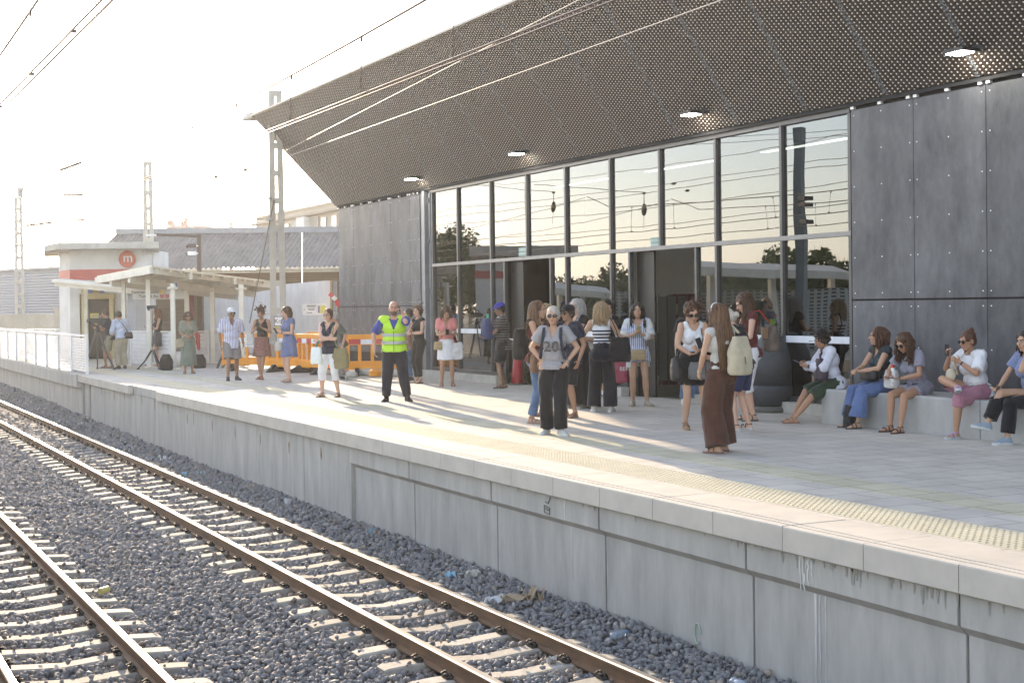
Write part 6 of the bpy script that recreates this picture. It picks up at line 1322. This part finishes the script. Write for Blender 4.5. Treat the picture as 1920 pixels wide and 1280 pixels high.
g = MB(); g.ell(S.elL.lerp(S.wrL, .45), (.062, .06, .07)); put(rm_mesh(g, .008, 1, .5, .014, 16), 'cardigan_sleeve', MATS['cloth_cardigan'], S.root)
phone(S, (0, .32, 1.27), (0, .45, .8), (0, -.8, .45), 'yellowish phone held by the young woman in the romper', (.35, .30, .15))
bag(S, (.0, .19, .86), (.27, .09, .18), c_straw, 'straw crossbody bag in front of the striped romper', [(-.09, .02, 1.46), (-.12, .15, 1.25), (-.13, .19, .95)], smat=leath_b)
# -- group by the ticket gates
S = figure('woman with dark hair tied back, face half hidden behind the white tank top', *G(1292, 757), 20, 1.70, dict(vox=.012, bvox=.009, hair=('bun', 'dark'), skin='fair', wear=[('top', c_black, 'short', -.1, .016), ('trousers', c_denim, 1.95, (.09, .075, .07)), ('shoes', 'shoe', (.66, .68, .74))]))
S = figure('woman in a white tank top and black skirt looking down at her phone through sunglasses', *G(1300, 804), 14, 1.72, dict(fat=1.06, limb=1.06, hair=('curly', 'auburn'), shades=True, skin='mid', lean=4, neck=16, head=(-10, 26), armL=((.01, .31, 1.06), (-.7, -.6, -.6), (1, .2, .3), .7), hdL=(.4, .7, .35), armR=((.10, .27, 1.02), (.8, -.6, -.3), (0, 0, 1), .5), hdR=(-.5, .7, .05), legL=((-.17, 0, .08), (0, 1, 0), (-.15, 1, 0)), legR=((.12, .03, .08), (0, 1, 0), (.05, 1, 0)),
  wear=[('top', c_white, 'strap', -.02, .010, 'scoop'), ('skirt', c_black, .60, .12, None, (.205, .165), 5, .004), ('shoes', 'sandal', (.28, .17, .10), (.34, .22, .13), 'sandal', .04)]))
phone(S, (0, .38, 1.17), (.45, .30, .9), (0, -.8, .5), 'black phone tilted in the hand of the woman in the white tank top')
bag(S, (-.05, .22, .80), (.34, .12, .24), mat('grey_leather', (.12, .115, .115), .45), 'grey zipped handbag in front of the black skirt', [(-.1, .05, 1.42), (-.1, .17, 1.2), (-.15, .2, .93)], name='handbag')
bag(S, (.27, .16, .82), (.14, .20, .32), leath_k, 'black handbag hanging from the elbow of the woman in the white tank top', [(.22, .1, .98), (.24, .14, 1.09), (.27, .2, 1.08), (.28, .22, .96)], name='handbag')
S = figure('tall woman with long dark hair and a dark red sleeveless top looking down', *G(1408, 788), -70, 1.85, dict(hair=('long', 'brown', .34), skin='fair', neck=14, head=(0, 28), armL=((-.07, .26, 1.12), (-.7, -.5, -.6), (1, 0, .4), .7), armR=((.09, .26, 1.12), (.7, -.5, -.6), (-1, 0, .4), .7),
  wear=[('top', c_maroon, 'none', -.08, .014, 'round'), ('trousers', c_white, 1.25, (.10, .085, .08)), ('shoes', 'sandal', (.05, .05, .05), (.08, .10, .09))]))
bag(S, (-.08, -.27, 1.10), (.28, .18, .36), mat('patterned_pack', (.14, .10, .08), .7, c2=(.07, .06, .05), ns=14), 'brown patterned backpack with a red strap on the tall woman', [(-.12, .05, 1.44), (-.14, -.08, 1.47), (-.12, -.24, 1.30)], name='backpack', flap=mat('tan_pocket', (.32, .18, .09), .6), smat=M['red'], rot=180)
S = figure('woman with white hair clipped up, black tee and navy shorts bending her head left', *G(1392, 807), -112, 1.66, dict(fat=1.12, limb=1.08, leg=1.06, hair=('lowbun', 'white'), skin='fair', lean=10, neck=30, head=(0, 34), armL=((-.06, .28, 1.06), (-.7, -.5, -.5), (1, 0, .3), .7), armR=((.09, .28, 1.06), (.7, -.5, -.5), (-1, 0, .3), .7), legL=((-.10, .05, .08), (0, 1, 0), (-.1, 1, 0)), legR=((.12, -.05, .08), (0, 1, 0), (.1, 1, 0)),
  wear=[('top', c_black, 'half', -.04, .022), ('trousers', cloth('navyshorts', (.020, .028, .085)), .80, (.110, .108, .110), .08), ('shoes', 'sandal', (.03, .025, .03), (.5, .48, .46), 'sandal', .035)]))
S = figure('woman with very long brown hair and wide brown trousers, seen from behind', *G(1354, 848), -138, 1.69, dict(hair=('long', 'ombre', .72), glasses=True, skin='mid', neck=10, head=(12, 6), vox=.008, armL=((-.19, .16, .93), (-.8, -.8, 0), (1, 0, 0), .6), hdL=(.3, .5, -.6), armR=((.12, .22, 1.1), (.7, -.5, -.5), (-1, 0, .3), .7), legL=((-.12, -.06, .08), (0, 1, 0), (-.5, 1, 0)), legR=((.13, .10, .08), (0, 1, 0), (.1, 1, 0)),
  wear=[('top', cloth('offwhite', (.58, .56, .52)), 'none', .04, .014, 'round'), ('trousers', c_brown, 1.99, (.110, .122, .152), .16, .016, 'trousers', .014, .03), ('shoes', 'sandal', (.2, .12, .08), (.2, .12, .1))]))
g = MB(); g.tube([S.H(.089*math.cos(q), .012, .03+.105*math.sin(q)) for q in np.linspace(0, PI, 10)], .008, 5); g.build('hair_band', M['white'], S.root); watch(S, 'L', (.5, .42, .3))
e = bag(S, (.07, -.24, 1.13), (.32, .18, .46), cloth('creampack', (.54, .47, .34)), 'cream backpack worn by the woman in brown trousers', [(.12, .07, 1.36), (.14, -.02, 1.47), (.11, -.18, 1.38)], name='backpack', sr=.016, taper=.7); bag_p = None
g = MB(); g.tube([(-.02, -.105, -.02), (-.02, -.12, -.1)], .006, 5); g.build('zip_pull', M['black'], e)
# -- woman with the number shirt, in front
S = figure('white haired woman in sunglasses and a grey number 20 shirt, hands on hips', *G(1041, 814), -12, 1.68, dict(fat=1.12, limb=1.05, vox=.008, hair=('short', 'white'), shades=True, skin='mid', head=(4, 0), armL=((-.19, .07, .98), (-1, -.5, .1), (.3, 1, 0), .5), hdL=(.5, .55, -.75), armR=((.17, .07, 1.00), (1, -.5, .1), (0, 1, 0), .4), hdR=(-.3, .3, -.9), legL=((-.10, .10, .08), (0, 1, 0), (-.85, 1, 0)), legR=((.12, -.02, .08), (0, 1, 0), (.25, 1, 0)),
  wear=[('top', mat('grey_marl', (.34, .33, .34), .9, c2=(.27, .26, .27), ns=60, bump=.4, bs=9, bd=.03), 'short', -.05, .020, 'v', .008), ('trousers', cloth('blacktrouser', (.014, .013, .016)), 1.98, (.112, .092, .090), .05, .018), ('shoes', 'shoe', (.52, .52, .50), (.6, .6, .58))]))
txt = text('20', .20, V((0, 0, 0)), Matrix.Identity(3), mat('number_print', (.055, .05, .045), .8, c2=(.14, .13, .12), ns=30), S.root, 'number', .0, sx=1.1)
for v in txt.data.vertices:
    x, z = v.co.x, v.co.y; fx = x/.19; y_ = .098+.052*max(0, 1-((abs(x)-.066)/.07)**2)*max(0, 1-((z+.02)/.12)**2)*1.0+.012*(1-fx*fx)
    v.co = S.t(-x, y_+.044, .255+z)
txt.data.update(); bm = bmesh.new(); bm.from_mesh(txt.data)
bm.to_mesh(txt.data); bm.free()
sol = txt.modifiers.new('s', 'SOLIDIFY'); sol.thickness = .006
watch(S, 'L', (.2, .2, .2))
e, A = held(S, 'backpack', 'dark blue backpack with straps over the grey number shirt', 'backpack', (0, -.24, 1.2)); g = MB(); g.ell((0, 0, 0), (.14, .08, .20)); g.build('pack', c_navy, e, smooth=True)
for sg in (-1, 1): g = MB(); g.rings([[S.t(sg*x_+dx, y_, z_)-A for dx in (-.020, .020)]+[S.t(sg*x_+dx, y_-.012, z_)-A for dx in (.020, -.020)] for x_, y_, z_ in ((.12, -.10, .50), (.115, .0, .545), (.115, .08, .50), (.12, .135, .38), (.135, .150, .28), (.16, .12, .12), (.19, .04, .06), (.16, -.12, .08))]); g.build('strap', c_navy, e)
# -- seated on the bench
def seat(label, px, ab, h, P, yw=13.22):
    x = Yx(px, yw); P = dict(P); tc = math.degrees(math.atan2(-yw, -x)); P.setdefault('pel', (0, 0, .60)); P.setdefault('vox', .0085); return figure(label, x, yw, ab-tc, h, P)
S = seat('seated woman in a white shirt and dark green shorts at the end of the bench', 1562, -108, 1.62, dict(fat=1.12, hair=('curly', 'dark'), skin='tan', lean=12, neck=16, head=(0, 24), armL=((-.04, .42, .84), (-.8, -.6, -.4), (1, 0, .4), .7), hdL=(.4, .8, .3), armR=((.08, .42, .84), (.8, -.6, -.4), (-1, 0, .4), .7), hdR=(-.3, .8, .3), legL=((-.12, .66, .08), (0, 0, 1), (-.1, 1, 0)), legR=((.10, .60, .08), (0, 0, 1), (.1, 1, 0)),
  wear=[('top', cloth('whiteshirt', (.66, .66, .74), (.56, .56, .64)), 'long', -.10, .030, 'v', .014), ('trousers', cloth('greenshorts', (.035, .055, .035)), .98, (.115, .105, .098), .08), ('shoes', 'sandal', (.30, .17, .12), (.26, .15, .11))]))
watch(S, 'L'); phone(S, (.02, .54, .90), (0, 1, .5), (0, -.5, .9), 'phone in the hands of the woman in the white shirt', (.10, .11, .16))
bag(S, (-.16, .26, .80), (.18, .20, .34), mat('purple_black', (.05, .03, .05), .6), 'dark purple sling bag across the woman in the white shirt', [(.12, .06, 1.10), (.02, .20, 1.0), (-.14, .26, .92)], sr=.018); 
S = seat('seated woman in a dark teal blouse and blue flared trousers looking left', 1660, -98, 1.68, dict(fat=1.08, limb=1.06, hair=('shoulder', 'auburn', .13), skin='mid', lean=10, head=(-30, 0), armL=((.0, .40, .78), (-.8, -.5, -.3), (0, 0, -1), .7), hdL=(.5, .8, -.1), armR=((.06, .42, .80), (.8, -.6, -.3), (0, 0, -1), .7), hdR=(-.5, .8, -.1), legL=((-.06, .50, .08), (0, 0, 1), (-.1, 1, 0)), legR=((.16, .46, .08), (0, 0, 1), (.3, 1, 0)),
  wear=[('top', mat('teal_print', (.035, .06, .07), .8, c2=(.02, .022, .028), ns=16, bump=.4, bs=9, bd=.03), 'none', -.08, .020, 'v', .012), ('trousers', cloth('midblue', (.11, .16, .31), (.08, .12, .25)), 1.82, (.105, .100, .135), .1, .014, 'trousers', .012, .16), ('shoes', 'sandal', (.05, .045, .045), (.08, .07, .07))]))
bag(S, (0, .26, .74), (.36, .16, .18), leath_k, 'black handbag on the lap of the woman in teal', name='handbag'); bag(S, (.04, .54, .17), (.22, .16, .32), c_black, 'black cloth bag standing between the blue flared trouser legs', name='cloth_bag')
S = seat('seated woman in a short grey printed dress with long curly hair and sunglasses', 1722, -86, 1.66, dict(limb=1.06, hair=('curlylong', 'brown', .30), shades=True, skin='tan', lean=20, neck=20, head=(0, 30), armL=((-.09, .42, .72), (-.7, -.7, -.2), (0, 0, 1), .6), hdL=(.4, .8, 0), armR=((.13, .42, .76), (.8, -.6, 0), (0, 0, -1), .6), hdR=(-.4, .8, -.1), legL=((-.14, .50, .08), (0, 0, 1), (-.1, 1, 0)), legR=((.10, .44, .08), (0, 0, 1), (.15, 1, 0)),
  wear=[('top', printed('grey_red_print', (.25, .25, .31), (.38, .06, .09), 17, .16), 'short', -.10, .018, 'round'), ('trousers', MATS['grey_red_print'], .50, (.112, .112, .112), .1, .01, 'dress_skirt'), ('shoes', 'sandal', (.05, .035, .03), (.08, .05, .04))]))
phone(S, (.02, .52, .73), (0, 1, .15), (0, -.15, 1), 'phone on the lap of the woman in the grey dress')
e, A = held(S, 'thermos_bottle', 'white bottle with a red cap beside the woman in the grey dress', 'bottle', (.22, .26, .60)); g = MB(); g.lathe((0,0,0), [(.035, 0), (.038, .02), (.038, .2), (.02, .25)], 14); g.build('flask', M['white'], e, smooth=True); g = MB(); g.lathe((0,0,.25), [(.022, 0), (.022, .04), (.01, .045)], 12); g.build('lid', M['red'], e)
bag(S, (.28, .22, .70), (.22, .16, .26), cloth('whitebag', (.60, .58, .56)), 'white bag between the woman in teal and the woman in grey', [(.22, .2, .84), (.28, .22, .92), (.34, .22, .84)])
S = seat('seated woman in a white tee and pink trousers with her legs crossed, holding a phone', 1833, -92, 1.66, dict(fat=1.16, limb=1.14, leg=1.08, hair=('bun', 'auburn'), shades=True, skin='tan', lean=12, neck=12, head=(-4, 12), armL=((-.06, .34, .96), (-.9, -.4, -.7), (1, .2, .4), .8), hdL=(.4, .6, .4), armR=((.12, .36, 1.04), (.8, -.4, -.9), (-1, .2, .4), .8), hdR=(-.1, .5, .8), legL=((-.10, .46, .08), (0, 0, 1), (.0, 1, 0)), legR=((-.14, .47, .66), (1, .2, .35), (-.75, .55, .25)),
  wear=[('top', c_white, 'half', -.08, .024), ('trousers', cloth('pinktrouser', (.40, .19, .24), (.33, .15, .20)), 1.22, (.118, .092, .078), .1), ('shoes', 'sandal', (.48, .34, .58), (.50, .52, .54), 'sandal', .03)]))
watch(S, 'L'); phone(S, (.10, .42, 1.12), (-.15, .15, 1), (0, -1, .2), 'dark phone of the woman in pink trousers')
e, A = held(S, 'round_bag', 'round cream bag on the lap of the woman in pink trousers', 'bag', (.10, .36, .80)); g = MB(); g.ell((0,0,0), (.085, .04, .085), None, 18, 10); g.build('bag_body', mat('cream_round', (.52, .46, .34), .7), e, smooth=True); g = MB(); g.tube([(0, 0, .08), (-.05, -.05, .18), (-.1, -.2, .3)], .006, 5); g.build('strap', mat('cream_round', (.5, .4, .3)), e)
e, A = held(S, 'hand_fan', 'folded wooden fan held below the phone', 'fan', (-.02, .42, .96)); g = MB(); g.bar((0, 0, .07), (-.05, -.02, -.15), .030, .015); g.build('ribs', mat('fan_wood', (.38, .26, .15), .6), e)
S = seat('seated woman in a light blue tee, hand at her face, at the right edge', 1938, -96, 1.66, dict(fat=1.05, hair=('shoulder', 'dark', .12), skin='mid', lean=10, neck=10, head=(10, 6), armL=((-.06, .17, 1.07), (-.9, .2, -.9), (1, 0, .3), .9), hdL=(.3, -.1, .9), armR=((.14, .40, .70), (.8, -.6, -.1), (0, 0, -1), .6), hdR=(-.2, .9, -.1), legL=((-.08, .48, .08), (0, 0, 1), (.2, 1, 0)), legR=((.10, .62, .25), (0, .2, 1), (.35, .9, .2)),
  wear=[('top', cloth('lightblue', (.22, .26, .42)), 'short', -.08, .022), ('trousers', c_black, 1.86, (.11, .095, .09)), ('shoes', 'shoe', (.26, .32, .40), (.55, .55, .54), 'shoe', .03)]))
phone(S, (.12, .50, .70), (0, 1, .1), (0, -.1, 1), 'dark phone under the hand of the woman in the light blue tee')
# -- equipment on the platform
def tri(label, px, py, h_, spread, m, name='tripod', rot=.4):
    x, y = G(px, py); t = thing(name, label, name.replace('_', ' '), (x, y, 0), rot)
    for i in range(3):
        a = i*2*PI/3; g = MB(); g.tube([(.03*math.cos(a), .03*math.sin(a), h_), (spread*.55*math.cos(a), spread*.55*math.sin(a), h_*.42), (spread*math.cos(a), spread*math.sin(a), .03)], [.032, .026, .018] if spread > .3 else [.012, .011, .009], 6); g.ell((spread*math.cos(a), spread*math.sin(a), .02), (.05, .05, .02) if spread > .35 else (.02,)*3); g.build('leg', m, t)
    return t
t = tri('heavy black tripod under the video camera', 184, 693, 1.15, .50, mat('tripod_grey', (.10, .095, .09), .6), rot=.9); g = MB(); g.lathe((0, 0, 1.1), [(.07, 0), (.08, .06), (.05, .12), (.06, .2)], 12); g.bar((0, 0, 1.25), (RT2.x*.35, RT2.y*.35, 1.12), .02); g.build('fluid_head', M['black'], t)
vc = thing('video_camera', 'black video camera on the heavy tripod', 'video camera', (t.location.x, t.location.y, 1.36), math.atan2(RT2.y, RT2.x)); vc_g = MB(); vc_g.box((0, 0, .06), (.34, .12, .14)); vc_g.build('camera_body', M['black'], vc, bevel=.01); g = MB(); g.tube([(-.17, 0, .06), (-.30, 0, .06)], .045, 12); g.build('lens', M['black'], vc); g = MB(); g.bar((-.14, 0, .2), (.12, 0, .2), .03); g.bar((-.12, 0, .13), (-.12, 0, .2), .02); g.bar((.1, 0, .13), (.1, 0, .2), .02); g.build('handle', M['steel_grey'], vc); g = MB(); g.box((.2, .06, .1), (.08, .06, .06)); g.build('viewfinder', M['black'], vc)
t = tri('thin black light stand in front of the woman with reddish hair', 287, 692, .55, .42, M['black'], 'light_stand', .2); g = MB(); g.tube([(0, 0, .2), (0, 0, 1.72)], .011, 6); g.build('column', M['black'], t)
lf = thing('stand_light', 'small black light panel on top of the light stand', 'light', (t.location.x, t.location.y, 1.76), math.atan2(RT2.y, RT2.x)); g = MB(); g.box((0, 0, .03), (.30, .06, .10)); g.build('panel', M['black'], lf, bevel=.005); g = MB(); g.box((-.10, 0, -.04), (.05, .05, .06)); g.build('clamp', M['black'], lf)
class _S: pass
def floorbag(px, py, dims, label, m):
    x, y = G(px, py); s = _S(); s.mw = Matrix.Translation((x, y, dims[2]/2)); s.rz = math.atan2(RT2.y, RT2.x); s.k = 1
    return bag(s, (0, 0, 0), dims, m, label, name='backpack', taper=.62)
floorbag(312, 694, (.38, .26, .48), 'black backpack on the floor beside the light stand', c_black); floorbag(374, 690, (.40, .26, .42), 'dark bag on the floor behind the woman in sage green', c_black)
rj = thing('red_jacket', 'red jacket hung on the boarded railing behind the woman in sage green', 'jacket', (*G(372, 686), 0)); g = MB(); g.ell((0, 0, .82), (.13, .07, .22)); g.ell((.05, 0, .62), (.09, .06, .16)); put(rm_mesh(g, .012, 2, .5, .02, 9), 'cloth', cloth('redjacket', (.42, .06, .05)), rj)
# ------------------------------------------------------------------ litter on the ballast
def litter(name, label, px, py, build, z=-1.23):
    p = gat(px, py, z); t = thing(name, label, 'litter', p, random.random()*3); build(t); return t
def crumple(m, sx_, sy_, sz_=.03):
    def f(t):
        g = MB(); n = 7
        vs = [(sx_*(i/(n-1)-.5)+random.uniform(-.01, .01), sy_*(j/(n-1)-.5)+random.uniform(-.01, .01), random.uniform(0, sz_)+sz_*math.sin(i*1.4+j)) for i in range(n) for j in range(n)]
        g.add(vs, [(i*n+j, (i+1)*n+j, (i+1)*n+j+1, i*n+j+1) for i in range(n-1) for j in range(n-1)]); o = g.build('sheet', m, t); s_ = o.modifiers.new('s', 'SOLIDIFY'); s_.thickness = .003
    return f
mk_ = mat('mask_blue', (.30, .52, .66), .8); card = mat('cardboard', (.42, .32, .22), .9); pw = mat('waste_white', (.66, .68, .70), .5)
litter('face_mask', 'pale blue face mask on the ballast beside the near rail', 845, 1078, crumple(mk_, .17, .09)); litter('face_mask', 'small blue face mask far along the ballast', 376, 888, crumple(mk_, .16, .08)); litter('face_mask', 'blue scrap near the far face mask', 346, 890, crumple(mk_, .12, .08)); litter('face_mask', 'tiny blue scrap under the wall joint', 697, 998, crumple(mk_, .08, .06))
litter('paper_scrap', 'grey crumpled paper beside the pale blue mask', 886, 1081, crumple(M['conc_white'], .16, .10, .05)); litter('paper_scrap', 'flat white paper next to the cardboard', 928, 1125, crumple(pw, .26, .08)); litter('cardboard_piece', 'flat cardboard strip on the ballast', 968, 1122, crumple(card, .32, .10)); litter('cardboard_piece', 'folded brown cardboard leaning by the wall', 1000, 1122, crumple(card, .20, .16, .09)); litter('paper_scrap', 'white scrap between the rails near the front', 1034, 1237, crumple(M['conc_white'], .12, .07, .02)); litter('plastic_wrap', 'clear plastic wrap on the ballast far along the track', 308, 863, crumple(pw, .34, .14, .06)); litter('plastic_wrap', 'white tissue below the rusty wall holes', 540, 944, crumple(pw, .16, .10, .05))
def bottle(t):
    bm_ = mat('clear_plastic', (.62, .72, .85), .12, c2=(.5, .6, .75), ns=20, trans=.6); g = MB(); rs = [(.0, .012), (.01, .034), (.05, .036), (.06, .031), (.07, .036), (.12, .035), (.16, .033), (.19, .016), (.21, .013)]
    g.rings([[V((x, r_*math.cos(q*PI/8), .035+r_*math.sin(q*PI/8))) for q in range(16)] for x, r_ in rs]); g.build('shell', bm_, t, smooth=True); g = MB(); g.tube([(.205, 0, .035), (.225, 0, .035)], .016, 10); g.build('bottle_cap', mat('cap_blue', (.12, .35, .75), .4), t)
litter('water_bottle', 'crushed clear plastic bottle with a blue cap near the wall', 1148, 1200, bottle); litter('water_bottle', 'clear bottle at the bottom edge beside the wall', 1372, 1284, bottle)
def can_(t): g = MB(); g.tube([(0, 0, .033), (.115, 0, .04)], .033, 14); g.build('can_body', mat('yellow_can', (.62, .52, .18), .5), t); g = MB(); g.tube([(.115, 0, .04), (.120, 0, .04)], .028, 12); g.build('rim', M['steel_grey'], t)
litter('drink_can', 'yellow can beside the far track', 187, 1114, can_)
# ------------------------------------------------------------------ haze
g = MB(); g.bb(-710, 410, -510, 610, -2.9, 12.5)
hz = bpy.data.materials.new('haze_air'); hz.use_nodes = True; _t = hz.node_tree
for n in list(_t.nodes):
    if n.type != 'OUTPUT_MATERIAL': _t.nodes.remove(n)
_o = [n for n in _t.nodes if n.type == 'OUTPUT_MATERIAL'][0]; _v = _t.nodes.new('ShaderNodeVolumePrincipled')
_v.inputs['Color'].default_value = (.90, .94, 1, 1); _v.inputs['Density'].default_value = 0.00048; _v.inputs['Anisotropy'].default_value = .60
_t.links.new(_v.outputs[0], _o.inputs['Volume'])
tag(g.build('haze', hz), 'thin bright air haze over the station', kind='stuff')
